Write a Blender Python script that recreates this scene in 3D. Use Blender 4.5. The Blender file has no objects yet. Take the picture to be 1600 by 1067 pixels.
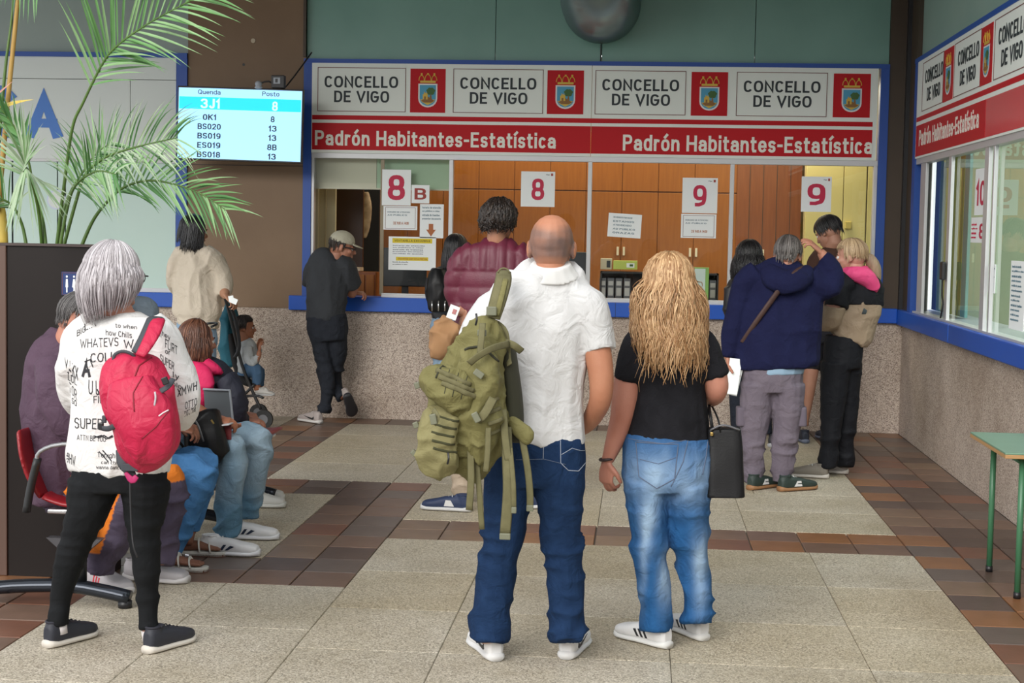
import bpy, math, random
import numpy as np
from mathutils import Vector, Matrix, Euler
from mathutils.bvhtree import BVHTree

# ------------------------------------------------------------------ camera
FOC, PITCH, ROLL, YAW = 2490.43, -0.0692014, 0.0185119, -0.0793189
CAM_H = 1.62
_cy, _sy = math.cos(YAW), math.sin(YAW)
_F = Vector((_sy, _cy, 0)); _R = Vector((_cy, -_sy, 0)); _U = Vector((0, 0, 1))
_F2 = _F*math.cos(PITCH) + _U*math.sin(PITCH); _U2 = _U*math.cos(PITCH) - _F*math.sin(PITCH)
_R3 = _R*math.cos(ROLL) + _U2*math.sin(ROLL); _U3 = _U2*math.cos(ROLL) - _R*math.sin(ROLL)
scene = bpy.context.scene
COL = scene.collection
cd = bpy.data.cameras.new('camera'); cam = bpy.data.objects.new('camera', cd); COL.objects.link(cam)
M = Matrix((_R3, _U3, -_F2)).transposed().to_4x4(); M.translation = (0, 0, CAM_H)
cam.matrix_world = M
cd.sensor_width = 36; cd.sensor_fit = 'HORIZONTAL'; cd.lens = FOC/1600*36; cd.clip_end = 200
scene.camera = cam

# ------------------------------------------------------------------ world, light, exposure
w = bpy.data.worlds.new('sky'); scene.world = w; w.use_nodes = True
wn = w.node_tree.nodes; wl = w.node_tree.links
bg = wn['Background']; bg.inputs['Strength'].default_value = 1.0
tc = wn.new('ShaderNodeTexCoord'); ns = wn.new('ShaderNodeTexNoise'); ns.inputs['Scale'].default_value = 1.6
cr = wn.new('ShaderNodeValToRGB'); cr.color_ramp.elements[0].position = .3; cr.color_ramp.elements[1].position = .75
cr.color_ramp.elements[0].color = (.88, .92, .97, 1); cr.color_ramp.elements[1].color = (1, .985, .955, 1)
wl.new(tc.outputs['Generated'], ns.inputs['Vector']); wl.new(ns.outputs['Fac'], cr.inputs['Fac']); wl.new(cr.outputs['Color'], bg.inputs['Color'])
sd = bpy.data.lights.new('sun', 'SUN'); sd.energy = 1.9; sd.angle = math.radians(38); sd.color = (1, .97, .92)
sun = bpy.data.objects.new('sun', sd); COL.objects.link(sun)
sun.rotation_euler = Vector((0.38, 1.0, -0.55)).to_track_quat('-Z', 'Y').to_euler()   # veiled sun from behind the camera
def area(name, loc, size, energy, color, sy=None):
    l = bpy.data.lights.new(name, 'AREA'); l.energy = energy; l.size = size; l.color = color
    if sy: l.shape = 'RECTANGLE'; l.size_y = sy
    o = bpy.data.objects.new(name, l); COL.objects.link(o); o.location = loc
    return o
area('office_light', (-1.0, 15.2, 2.95), 2.6, 26, (1, .84, .60), 1.0)
area('office_light', (1.2, 14.6, 2.95), 1.2, 24, (1, .93, .74), .8)
area('office_light', (3.4, 10.0, 2.95), 1.0, 75, (.9, 1, .95), 4.0)
scene.view_settings.view_transform = 'Standard'; scene.view_settings.look = 'None'
scene.view_settings.gamma = 1; scene.view_settings.use_curve_mapping = False
scene.view_settings.exposure = 0.64

# ------------------------------------------------------------------ helpers
def ray(px, py): return _F2*FOC + _R3*(px-800) - _U3*(py-533.5)
def at(px, py, Y): d = ray(px, py); return d*(Y/d.y) + Vector((0, 0, CAM_H))
def atX(px, py, X): d = ray(px, py); return d*(X/d.x) + Vector((0, 0, CAM_H))
def atZ(px, py, z=0): d = ray(px, py); return d*((z-CAM_H)/d.z) + Vector((0, 0, CAM_H))
ORG = {}
def tag(o, label=None, cat=None, group=None, kind=None):
    if label: o['label'] = label
    if cat: o['category'] = cat
    if group: o['group'] = group
    if kind: o['kind'] = kind
    return o
def empty(name, loc, label=None, cat=None, group=None):
    o = bpy.data.objects.new(name, None); COL.objects.link(o); o.location = loc; o.empty_display_size = .1
    ORG[o.name] = Vector(loc); return tag(o, label, cat, group)
def link(name, me, m=None, parent=None, smooth=False, bevel=0, attr=None, origin=None):
    """me holds world coordinates; they are moved to the parent's (or own) origin"""
    n = len(me.vertices); co = np.empty(n*3); me.vertices.foreach_get('co', co); co = co.reshape(-1, 3)
    if parent: org = ORG[parent.name]
    elif origin is not None: org = Vector(origin)
    else: org = Vector(((co[:, 0].min()+co[:, 0].max())/2, (co[:, 1].min()+co[:, 1].max())/2, co[:, 2].min()))
    co = co - np.array(org)
    me.vertices.foreach_set('co', co.ravel()); me.update()
    o = bpy.data.objects.new(name, me); COL.objects.link(o)
    if m: me.materials.clear(); me.materials.append(m)
    if parent: o.parent = parent
    else: o.location = org
    ORG[o.name] = Vector(org)
    if smooth: me.polygons.foreach_set('use_smooth', np.ones(len(me.polygons), dtype=bool))
    if attr is not None:
        a = me.attributes.new('tint', 'FLOAT', 'POINT'); a.data.foreach_set('value', np.asarray(attr, dtype=np.float32))
    if bevel:
        b = o.modifiers.new('bevel', 'BEVEL'); b.width = bevel; b.segments = 2; b.limit_method = 'ANGLE'
    return o
class MB:
    def __init__(s): s.v = []; s.f = []; s.t = []
    def add(s, v, f, t=0.0):
        n = len(s.v); s.v += [tuple(p) for p in v]; s.f += [tuple(i+n for i in q) for q in f]; s.t += [t]*len(v); return s
    def box(s, a, b):
        x0, y0, z0 = a; x1, y1, z1 = b
        v = [(x0,y0,z0),(x1,y0,z0),(x1,y1,z0),(x0,y1,z0),(x0,y0,z1),(x1,y0,z1),(x1,y1,z1),(x0,y1,z1)]
        return s.add(v, [(0,3,2,1),(4,5,6,7),(0,1,5,4),(1,2,6,5),(2,3,7,6),(3,0,4,7)])
    def obox(s, c, u, v, n, hu, hv, hn):
        c, u, v, n = Vector(c), Vector(u).normalized(), Vector(v).normalized(), Vector(n).normalized()
        P = [c+u*a*hu+v*b*hv+n*d*hn for d in (-1, 1) for a, b in ((-1,-1),(1,-1),(1,1),(-1,1))]
        return s.add(P, [(0,3,2,1),(4,5,6,7),(0,1,5,4),(1,2,6,5),(2,3,7,6),(3,0,4,7)])
    def tube(s, pts, ra, rb=None, n=10, ref=(0, 1, 0), sub=3, cap=True, t=0.0):
        v, f = loft(pts, ra, rb, n, ref, sub, cap); return s.add(v, f, t)
    def prism(s, poly, nvec):
        n = len(poly); nv = Vector(nvec)
        v = [Vector(p) for p in poly] + [Vector(p)+nv for p in poly]
        return s.add(v, [tuple(range(n))[::-1], tuple(range(n, 2*n))] + [(i, (i+1) % n, (i+1) % n+n, i+n) for i in range(n)])
    def mesh(s, name='m'):
        me = bpy.data.meshes.new(name); me.from_pydata(s.v, [], s.f); me.validate(); me.update(); return me
    def build(s, name, m=None, parent=None, smooth=False, bevel=0, tint=False, origin=None):
        me = s.mesh(name)
        return link(name, me, m, parent, smooth, bevel, s.t if tint and len(s.t) == len(me.vertices) else None, origin)
def crom(P, sub):
    P = np.asarray(P, float)
    if sub <= 1 or len(P) < 3: return P
    out = []
    for i in range(len(P)-1):
        p0 = P[max(i-1, 0)]; p1 = P[i]; p2 = P[i+1]; p3 = P[min(i+2, len(P)-1)]
        for k in range(sub):
            t = k/sub
            out.append(.5*((2*p1)+(-p0+p2)*t+(2*p0-5*p1+4*p2-p3)*t*t+(-p0+3*p1-3*p2+p3)*t**3))
    out.append(P[-1]); return np.array(out)
def loft(pts, ra, rb=None, n=12, ref=(0, 1, 0), sub=3, cap=True, sq=2.0):
    pts = [tuple(p) for p in pts]
    if not hasattr(ra, '__len__'): ra = [ra]*len(pts)
    if rb is None: rb = ra
    if not hasattr(rb, '__len__'): rb = [rb]*len(pts)
    D = crom([list(p)+[a, b] for p, a, b in zip(pts, ra, rb)], sub)
    P = D[:, :3]; A = np.maximum(D[:, 3], 1e-4); B = np.maximum(D[:, 4], 1e-4)
    T = np.gradient(P, axis=0); T /= np.linalg.norm(T, axis=1)[:, None]+1e-12
    d = np.array(ref, float); d = d - d@T[0]*T[0]
    if np.linalg.norm(d) < .35: d = np.array((0, 0, 1.)); d = d-d@T[0]*T[0]
    if np.linalg.norm(d) < .35: d = np.array((1., 0, 0)); d = d-d@T[0]*T[0]
    d /= np.linalg.norm(d)
    th = np.arange(n)*2*math.pi/n; c, s_ = np.cos(th), np.sin(th)
    if sq != 2: c = np.sign(c)*abs(c)**(2/sq); s_ = np.sign(s_)*abs(s_)**(2/sq)
    V = []
    for i in range(len(P)):
        d = d - d@T[i]*T[i]; d /= np.linalg.norm(d)+1e-12; l = np.cross(T[i], d)
        V.append(P[i]+np.outer(c*A[i], l)+np.outer(s_*B[i], d))
    m = len(V); V = np.concatenate(V)
    F = [(i*n+j, i*n+(j+1) % n, (i+1)*n+(j+1) % n, (i+1)*n+j) for i in range(m-1) for j in range(n)]
    if cap: F += [tuple(range(n))[::-1], tuple((m-1)*n+j for j in range(n))]
    return V.tolist(), F
def ell(c, r, rot=(0, 0, 0), nu=16, nv=10):
    R = np.array(Euler(rot).to_matrix()); V = [(0, 0, 1)]
    for i in range(1, nv):
        a = math.pi*i/nv
        V += [(math.sin(a)*math.cos(2*math.pi*j/nu), math.sin(a)*math.sin(2*math.pi*j/nu), math.cos(a)) for j in range(nu)]
    V.append((0, 0, -1)); V = np.array(V)*np.array(r)@R.T+np.array(c)
    F = [(0, 1+j, 1+(j+1) % nu) for j in range(nu)]
    for i in range(nv-2):
        F += [(1+i*nu+j, 1+(i+1)*nu+j, 1+(i+1)*nu+(j+1) % nu, 1+i*nu+(j+1) % nu) for j in range(nu)]
    L = len(V)-1; F += [(L, L-nu+(j+1) % nu, L-nu+j) for j in range(nu)]
    return V.tolist(), F
def remesh(parts, vox, smooth=2, name='m', fac=.5):
    mb = MB()
    for p in parts: mb.add(*p[:2])
    me = mb.mesh(); o = bpy.data.objects.new('tmp', me); COL.objects.link(o)
    r = o.modifiers.new('r', 'REMESH'); r.mode = 'VOXEL'; r.voxel_size = vox
    if smooth:
        s = o.modifiers.new('s', 'SMOOTH'); s.factor = fac; s.iterations = smooth
    dg = bpy.context.evaluated_depsgraph_get()
    out = bpy.data.meshes.new_from_object(o.evaluated_get(dg)); out.name = name
    bpy.data.objects.remove(o); bpy.data.meshes.remove(me); return out
def mco(me): a = np.empty(len(me.vertices)*3); me.vertices.foreach_get('co', a); return a.reshape(-1, 3)
def mno(me): a = np.empty(len(me.vertices)*3); me.vertices.foreach_get('normal', a); return a.reshape(-1, 3)
def setco(me, a): me.vertices.foreach_set('co', np.asarray(a).ravel()); me.update()
def tolists(me): return mco(me).tolist(), [tuple(p.vertices) for p in me.polygons]
def vn(P, f, seed=0):
    """value noise -1..1"""
    Q = np.asarray(P)*np.array(f)+seed*17.3; I = np.floor(Q).astype(np.int64); T = Q-I; T = T*T*(3-2*T)
    def h(a, b, c):
        x = (a*374761393+b*668265263+c*2147483647+seed*974711) & 0xffffffff
        x = ((x ^ (x >> 13))*1274126177) & 0xffffffff
        return ((x ^ (x >> 16)) & 0xffff)/32767.5-1
    a, b, c = I[:, 0], I[:, 1], I[:, 2]; r = 0
    for i in (0, 1):
        for j in (0, 1):
            for k in (0, 1):
                r = r+h(a+i, b+j, c+k)*(T[:, 0] if i else 1-T[:, 0])*(T[:, 1] if j else 1-T[:, 1])*(T[:, 2] if k else 1-T[:, 2])
    return r
def ridge(P, f, seed=0): return (1-abs(vn(P, f, seed)))**2.5*1.7-.75
# ------------------------------------------------------------------ materials
def mat(name, col, rough=.6, metal=0, col2=None, nscale=0, nmix=1, bump=0, bscale=60, spec=.5, emit=0, tint=None, vec=None, coat=0, detail=4, fold=0):
    m = bpy.data.materials.new(name); m.use_nodes = True; N = m.node_tree.nodes; L = m.node_tree.links; b = N['Principled BSDF']
    c4 = lambda c: (c[0], c[1], c[2], 1)
    b.inputs['Base Color'].default_value = c4(col); b.inputs['Roughness'].default_value = rough; b.inputs['Metallic'].default_value = metal
    b.inputs['Specular IOR Level'].default_value = spec; b.inputs['Coat Weight'].default_value = coat
    t = N.new('ShaderNodeTexCoord'); src = t.outputs['Object']
    if vec:
        mp = N.new('ShaderNodeMapping'); mp.inputs['Scale'].default_value = vec; L.new(src, mp.inputs['Vector']); src = mp.outputs['Vector']
    cs = None
    if nscale and col2:
        n = N.new('ShaderNodeTexNoise'); n.inputs['Scale'].default_value = nscale; n.inputs['Detail'].default_value = detail; L.new(src, n.inputs['Vector'])
        r = N.new('ShaderNodeValToRGB'); r.color_ramp.elements[0].position = .5-.28*nmix; r.color_ramp.elements[1].position = .5+.28*nmix
        r.color_ramp.elements[0].color = c4(col); r.color_ramp.elements[1].color = c4(col2)
        L.new(n.outputs['Fac'], r.inputs['Fac']); cs = r.outputs['Color']
    if tint:
        a = N.new('ShaderNodeAttribute'); a.attribute_name = 'tint'
        mx = N.new('ShaderNodeMix'); mx.data_type = 'RGBA'; L.new(a.outputs['Fac'], mx.inputs['Factor'])
        if cs: L.new(cs, mx.inputs['A'])
        else: mx.inputs['A'].default_value = c4(col)
        mx.inputs['B'].default_value = c4(tint); cs = mx.outputs['Result']
    if cs: L.new(cs, b.inputs['Base Color'])
    if bump:
        n2 = N.new('ShaderNodeTexNoise'); n2.inputs['Scale'].default_value = bscale; n2.inputs['Detail'].default_value = 3; L.new(src, n2.inputs['Vector'])
        bp = N.new('ShaderNodeBump'); bp.inputs['Strength'].default_value = bump; bp.inputs['Distance'].default_value = .01
        L.new(n2.outputs['Fac'], bp.inputs['Height']); L.new(bp.outputs['Normal'], b.inputs['Normal'])
    if fold:
        n3 = N.new('ShaderNodeTexNoise'); n3.inputs['Scale'].default_value = 13; n3.inputs['Detail'].default_value = 3; n3.inputs['Distortion'].default_value = .9; L.new(t.outputs['Object'], n3.inputs['Vector'])
        b3 = N.new('ShaderNodeBump'); b3.inputs['Strength'].default_value = fold; b3.inputs['Distance'].default_value = .03
        L.new(n3.outputs['Fac'], b3.inputs['Height'])
        if bump: L.new(b3.outputs['Normal'], bp.inputs['Normal'])
        else: L.new(b3.outputs['Normal'], b.inputs['Normal'])
    if emit:
        b.inputs['Emission Color'].default_value = c4(col); b.inputs['Emission Strength'].default_value = emit
    return m
def glassmat(name, tint=(1, 1, 1), refl=.5, rough=0.0):
    m = bpy.data.materials.new(name); m.use_nodes = True; N = m.node_tree.nodes; L = m.node_tree.links; N.remove(N['Principled BSDF'])
    out = N['Material Output']; t = N.new('ShaderNodeBsdfTransparent'); t.inputs[0].default_value = (*tint, 1)
    g = N.new('ShaderNodeBsdfGlossy'); g.inputs['Roughness'].default_value = rough
    fr = N.new('ShaderNodeFresnel'); fr.inputs['IOR'].default_value = 1.5
    mu = N.new('ShaderNodeMath'); mu.operation = 'MULTIPLY_ADD'; mu.inputs[1].default_value = 1.6*refl; mu.inputs[2].default_value = .02; L.new(fr.outputs[0], mu.inputs[0])
    mx = N.new('ShaderNodeMixShader'); L.new(mu.outputs[0], mx.inputs[0]); L.new(t.outputs[0], mx.inputs[1]); L.new(g.outputs[0], mx.inputs[2]); L.new(mx.outputs[0], out.inputs[0])
    return m
def speckle(name, cols, scale, rough, big=None, bump=.2, stain=None):
    """granite / washed aggregate: voronoi cells picking colours + slow variation"""
    m = bpy.data.materials.new(name); m.use_nodes = True; N = m.node_tree.nodes; L = m.node_tree.links; b = N['Principled BSDF']
    g = N.new('ShaderNodeNewGeometry'); src = g.outputs['Position']
    v = N.new('ShaderNodeTexVoronoi'); v.inputs['Scale'].default_value = scale; L.new(src, v.inputs['Vector'])
    sx = N.new('ShaderNodeSeparateColor'); L.new(v.outputs['Color'], sx.inputs[0])
    r = N.new('ShaderNodeValToRGB'); r.color_ramp.interpolation = 'LINEAR'
    E = r.color_ramp.elements
    while len(E) < len(cols): E.new(.5)
    for i, c in enumerate(cols): E[i].position = i/(len(cols)-1); E[i].color = (*c, 1)
    L.new(sx.outputs[0], r.inputs[0]); cs = r.outputs[0]
    n = N.new('ShaderNodeTexNoise'); n.inputs['Scale'].default_value = 1.1; n.inputs['Detail'].default_value = 6; n.inputs['Roughness'].default_value = .65; L.new(src, n.inputs['Vector'])
    r2 = N.new('ShaderNodeValToRGB'); r2.color_ramp.elements[0].position = .36; r2.color_ramp.elements[1].position = .66
    r2.color_ramp.elements[0].color = (*(stain or (.72, .70, .66)), 1); r2.color_ramp.elements[1].color = (1.0, 1.0, 1.0, 1)
    L.new(n.outputs['Fac'], r2.inputs[0])
    mx = N.new('ShaderNodeMix'); mx.data_type = 'RGBA'; mx.blend_type = 'MULTIPLY'; mx.inputs['Factor'].default_value = 1
    L.new(cs, mx.inputs['A']); L.new(r2.outputs[0], mx.inputs['B']); L.new(mx.outputs['Result'], b.inputs['Base Color'])
    b.inputs['Roughness'].default_value = rough
    bp = N.new('ShaderNodeBump'); bp.inputs['Strength'].default_value = bump; bp.inputs['Distance'].default_value = .004; L.new(sx.outputs[1], bp.inputs['Height']); L.new(bp.outputs['Normal'], b.inputs['Normal'])
    return m
MT = {}
def mm(key, *a, **k):
    if key not in MT: MT[key] = mat(key, *a, **k)
    return MT[key]
BLUE = mm('blue_paint', (.008, .085, .46), .38)
BLUED = mm('blue_frame_paint', (.012, .07, .34), .45)
ALU = mm('aluminium', (.55, .56, .57), .4, .35)
WHITE = mm('white_sign', (.78, .83, .78), .5, spec=.25)
RED = mm('red_sign', (.48, .008, .014), .5, spec=.2)
PAPER = mm('paper', (.84, .88, .88), .8)
INK = mm('dark_ink', (.02, .03, .035), .6)
REDINK = mm('red_ink', (.52, .012, .06), .6)
BLACK = mm('black_plastic', (.012, .012, .014), .4)
CHROME = mm('chrome', (.6, .6, .62), .25, .9)
# ------------------------------------------------------------------ text
def text_mesh(body, bold=0.0, extrude=0.01, res=3):
    if all(ch in GL for ch in body):
        w_ = .21 if bold >= .05 else .175 if bold >= .03 else .165 if bold >= .016 else .145 if bold > .011 else .12 if bold > .005 else .09
        return stroke_mesh(body, w_)
    c = bpy.data.curves.new('t', 'FONT'); c.body = body; c.size = 1; c.offset = bold; c.extrude = extrude; c.resolution_u = res
    o = bpy.data.objects.new('t', c); COL.objects.link(o); dg = bpy.context.evaluated_depsgraph_get()
    me = bpy.data.meshes.new_from_object(o.evaluated_get(dg)); bpy.data.objects.remove(o); bpy.data.curves.remove(c); return me
def se(cx, cy, rx, ry, a0, a1, n=14, p=2.5):
    out = []
    for i in range(n+1):
        a = math.radians(a0+(a1-a0)*i/n); c, s_ = math.cos(a), math.sin(a)
        out.append((cx+rx*abs(c)**(2/p)*(1 if c >= 0 else -1), cy+ry*abs(s_)**(2/p)*(1 if s_ >= 0 else -1)))
    return out
_S8 = [se(.5, .74, .44, .26, 0, 360, 16), se(.5, .25, .5, .25, 0, 360, 16)]
_O = [se(.5, .5, .5, .5, 0, 360, 24)]
GL = {  # char: (width, top, strokes in the unit box)
 'C': (.62, 1, [se(.5, .5, .5, .5, 48, 312, 20)]), 'O': (.68, 1, _O), 'Q': (.68, 1, _O+[[(.6, .25), (1, -.05)]]), 'N': (.66, 1, [[(0, 0), (0, 1), (1, 0), (1, 1)]]), 'E': (.54, 1, [[(1, 1), (0, 1), (0, 0), (1, 0)], [(0, .52), (.85, .52)]]),
 'F': (.52, 1, [[(1, 1), (0, 1), (0, 0)], [(0, .5), (.85, .5)]]), 'L': (.50, 1, [[(0, 1), (0, 0), (1, 0)]]), 'D': (.64, 1, [[(0, 0), (0, 1), (.4, 1)]+se(.4, .5, .6, .5, 90, -90, 12)+[(0, 0)]]), 'V': (.70, 1, [[(0, 1), (.5, 0), (1, 1)]]), 'I': (.17, 1, [[(.5, 0), (.5, 1)]]),
 'G': (.66, 1, [se(.5, .5, .5, .5, 48, 350, 20)+[(1, .48), (.55, .48)]]), 'P': (.60, 1, [[(0, 0), (0, 1), (.5, 1)]+se(.5, .74, .5, .26, 90, -90, 8)+[(0, .48)]]), 'R': (.62, 1, [[(0, 0), (0, 1), (.5, 1)]+se(.5, .74, .5, .26, 90, -90, 8)+[(0, .48)], [(.5, .48), (1, 0)]]),
 'H': (.66, 1, [[(0, 0), (0, 1)], [(1, 0), (1, 1)], [(0, .5), (1, .5)]]), 'S': (.58, 1, [se(.5, .75, .5, .25, 30, 265, 12)+se(.5, .25, .5, .25, 85, -155, 12)]), 'B': (.62, 1, [[(0, 0), (0, 1), (.5, 1)]+se(.5, .76, .44, .24, 90, -90, 8)+[(0, .52)], [(.5, .52)]+se(.5, .26, .5, .26, 90, -90, 8)+[(0, 0)]]),
 'A': (.70, 1, [[(0, 0), (.5, 1), (1, 0)], [(.18, .30), (.82, .30)]]), 'T': (.60, 1, [[(0, 1), (1, 1)], [(.5, 1), (.5, 0)]]), 'U': (.64, 1, [[(0, 1), (0, .4)]+se(.5, .32, .5, .32, 180, 360, 10)+[(1, 1)]]), 'J': (.46, 1, [[(1, 1), (1, .3)]+se(.5, .26, .5, .26, 0, -160, 8)]),
 'K': (.62, 1, [[(0, 0), (0, 1)], [(1, 1), (0, .42)], [(.35, .6), (1, 0)]]), 'M': (.78, 1, [[(0, 0), (0, 1), (.5, .35), (1, 1), (1, 0)]]), 'W': (.92, 1, [[(0, 1), (.25, 0), (.5, .8), (.75, 0), (1, 1)]]), 'X': (.64, 1, [[(0, 0), (1, 1)], [(0, 1), (1, 0)]]), 'Y': (.62, 1, [[(0, 1), (.5, .45), (1, 1)], [(.5, .45), (.5, 0)]]), 'Z': (.58, 1, [[(0, 1), (1, 1), (0, 0), (1, 0)]]),
 '0': (.58, 1, _O), '1': (.34, 1, [[(0, .78), (.75, 1), (.75, 0)]]), '2': (.56, 1, [se(.5, .72, .5, .28, 170, -25, 10)+[(0, 0), (1, 0)]]), '3': (.56, 1, [se(.45, .76, .5, .24, 160, -80, 10), se(.45, .27, .55, .27, 80, -160, 10)]), '8': (.58, 1, _S8), '9': (.58, 1, [se(.5, .67, .5, .33, 0, 360, 16), se(.5, .5, .5, .5, 0, -70, 8)[:-2]+[(.45, .0), (.2, .0)]]),
 'a': (.52, .74, [[(.08, .82), (.2, .96), (.5, 1), (.85, .93), (1, .72), (1, 0)], [(1, .56), (.35, .56), (.05, .44), (0, .28), (.1, .06), (.4, 0), (.75, .04), (1, .2)]]), 'd': (.54, 1, [se(.5, .37, .5, .37, 0, 360, 16), [(1, 0), (1, 1)]]), 'b': (.54, 1, [se(.5, .37, .5, .37, 0, 360, 16), [(0, 0), (0, 1)]]),
 'r': (.36, .74, [[(0, 0), (0, 1)], [(0, .62), (.3, .92), (.65, 1), (1, .97)]]), 'o': (.54, .74, _O), 'ó': (.54, .74, _O+[[(.42, 1.36), (.72, 1.60)]]), 'n': (.52, .74, [[(0, 0), (0, 1)], [(0, .62), (.2, .93), (.55, 1), (.88, .92), (1, .66), (1, 0)]]), 'u': (.52, .74, [[(1, 1), (1, 0)], [(1, .38), (.8, .07), (.45, 0), (.12, .08), (0, .34), (0, 1)]]),
 'i': (.16, .74, [[(.5, 0), (.5, 1)], [(.5, 1.44), (.5, 1.50)]]), 'í': (.16, .74, [[(.5, 0), (.5, 1)], [(.3, 1.40), (2.6, 1.62)]]), 't': (.38, .95, [[(.35, 1), (.35, .16), (.55, .0), (1, 0)], [(0, .74), (1, .74)]]), 'e': (.53, .74, [[(0, .5), (1, .5)]+se(.5, .5, .5, .5, 0, 318, 18)]),
 's': (.46, .74, [se(.5, .75, .5, .25, 30, 265, 10)+se(.5, .25, .5, .25, 85, -155, 10)]), 'c': (.48, .74, [se(.5, .5, .5, .5, 50, 310, 14)]), 'h': (.52, 1, [[(0, 0), (0, 1)], [(0, .46), (.2, .68), (.55, .74), (.88, .68), (1, .48), (1, 0)]]), 'l': (.14, 1, [[(.5, 0), (.5, 1)]]), 'k': (.5, 1, [[(0, 0), (0, 1)], [(1, .74), (0, .3)], [(.3, .45), (1, 0)]]),
 'm': (.80, .74, [[(0, 0), (0, 1)], [(0, .7), (.25, 1), (.5, .75), (.5, 0)], [(.5, .7), (.75, 1), (1, .75), (1, 0)]]), 'y': (.52, .74, [[(0, 1), (.5, 0)], [(1, 1), (.3, -.45)]]), 'g': (.54, .74, [_O[0], [(1, 1), (1, -.1), (.6, -.42), (.05, -.36)]]), 'w': (.72, .74, [[(0, 1), (.25, 0), (.5, .8), (.75, 0), (1, 1)]]), 'f': (.36, 1, [[(1, 1), (.6, 1), (.4, .8), (.4, 0)], [(0, .72), (1, .72)]]),
 'q': (.54, .74, [_O[0], [(1, 1), (1, -.4)]]), 'p': (.54, .74, [_O[0], [(0, 1), (0, -.4)]]), 'v': (.5, .74, [[(0, 1), (.5, 0), (1, 1)]]), '-': (.34, 1, [[(0, .42), (1, .42)]]), ' ': (.22, 1, []), '#': (.6, 1, [[(.2, 0), (.4, 1)], [(.6, 0), (.8, 1)], [(0, .33), (1, .33)], [(0, .66), (1, .66)]]), '.': (.12, .14, [[(.5, 0), (.5, 1)]]), ':': (.12, .7, [[(.5, 0), (.5, .2)], [(.5, .8), (.5, 1)]])}
GL['Ó'] = GL['O']; GL['Ú'] = GL['U']; GL['á'] = GL['a']; GL['Á'] = GL['A']
def stroke_mesh(body, wgt=.16, gap=.11, jit=0):
    h = wgt/2; x = 0; V = []; Fc = []; r = random.Random(len(body)*7+ord(body[0]))
    zi = 0
    for ch in body:
        W, top, S = GL[ch]; w_ = max(W, wgt)
        for st in S:
            zi = (zi+1) % 4
            P = []
            for u, v in st:
                X = x+h+u*(w_-2*h) if W > .2 else x+w_/2+(u-.5)*.10*(1 if abs(u) <= 1 else .45); Y = h+v*(top-2*h)
                if jit: X += r.uniform(-jit, jit); Y += r.uniform(-jit, jit)
                P.append(np.array((X, Y)))
            Q = [P[0]]
            for a in P[1:]:
                if np.linalg.norm(a-Q[-1]) > .004: Q.append(a)
            P = Q; n = len(P); closed = n > 4 and np.linalg.norm(P[0]-P[-1]) < .01
            if n < 2: continue
            D = [P[i+1]-P[i] for i in range(n-1)]; D = [d/np.linalg.norm(d) for d in D]; N_ = [np.array((-d[1], d[0])) for d in D]; b = len(V)
            for i in range(n):
                a0 = N_[i-1] if i > 0 else (N_[-1] if closed else N_[0]); a1 = N_[i] if i < n-1 else (N_[0] if closed else N_[-1]); m = a0+a1; l = m@m
                o = m/max(l, .45)*2*h if l > .01 else a1*h
                e = 0
                pt = P[i]+(-D[0]*h if i == 0 and not closed else D[-1]*h if i == n-1 and not closed else 0)
                for s_, z in ((1, 0), (-1, 0), (1, .01+.003*zi+i*.00008), (-1, .01+.003*zi+i*.00008)): V.append((pt[0]+s_*o[0], pt[1]+s_*o[1], z))
            for i in range(n-1):
                k = b+i*4; q = k+4; Fc += [(k+3, q+3, q+2, k+2), (k+1, q+1, q+3, k+3), (k+2, q+2, q, k)]
            if not closed: k = b; q = b+(n-1)*4; Fc += [(k, k+1, k+3, k+2), (q+2, q+3, q+1, q)]
        x += w_+gap if ch != ' ' else .34
    me = bpy.data.meshes.new('t'); me.from_pydata([(a*.73, b_*.73, c) for a, b_, c in V], [], Fc); me.update(); return me
def text(body, org, u, v, wdt, hgt, m, parent, name='lettering', bold=.012, thick=.002, scap=None):
    """fit the text in the box org + u*wdt + v*hgt on a plane"""
    me = text_mesh(body, bold); P = mco(me); a = P.min(0); b = P.max(0)
    if scap: a[1] = 0; b[1] = scap
    u = np.array(Vector(u).normalized()); v = np.array(Vector(v).normalized()); n = np.cross(u, v)
    X = (P[:, 0]-a[0])/(b[0]-a[0])*wdt; Yv = (P[:, 1]-a[1])/(b[1]-a[1])*hgt; Z = (P[:, 2]-a[2])/(b[2]-a[2])*thick
    setco(me, np.array(org)+np.outer(X, u)+np.outer(Yv, v)+np.outer(Z, n)); return link(name, me, m, parent)
WY = 13.38     # back wall plane
def wtext(body, x0, x1, y0, y1, m, parent, Y=WY-.03, **k):
    """text on a plane facing the camera side, its box measured on the photograph; y0 top, y1 baseline"""
    xm = (x0+x1)/2; ym = (y0+y1)/2
    c = at(xm, ym, Y); wd = (at(x1, ym, Y)-at(x0, ym, Y)).length; hg = (at(xm, y0, Y)-at(xm, y1, Y)).length
    return text(body, (c.x-wd/2, Y, c.z-hg/2), (1, 0, 0), (0, 0, 1), wd, hg, m, parent, **k)
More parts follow.
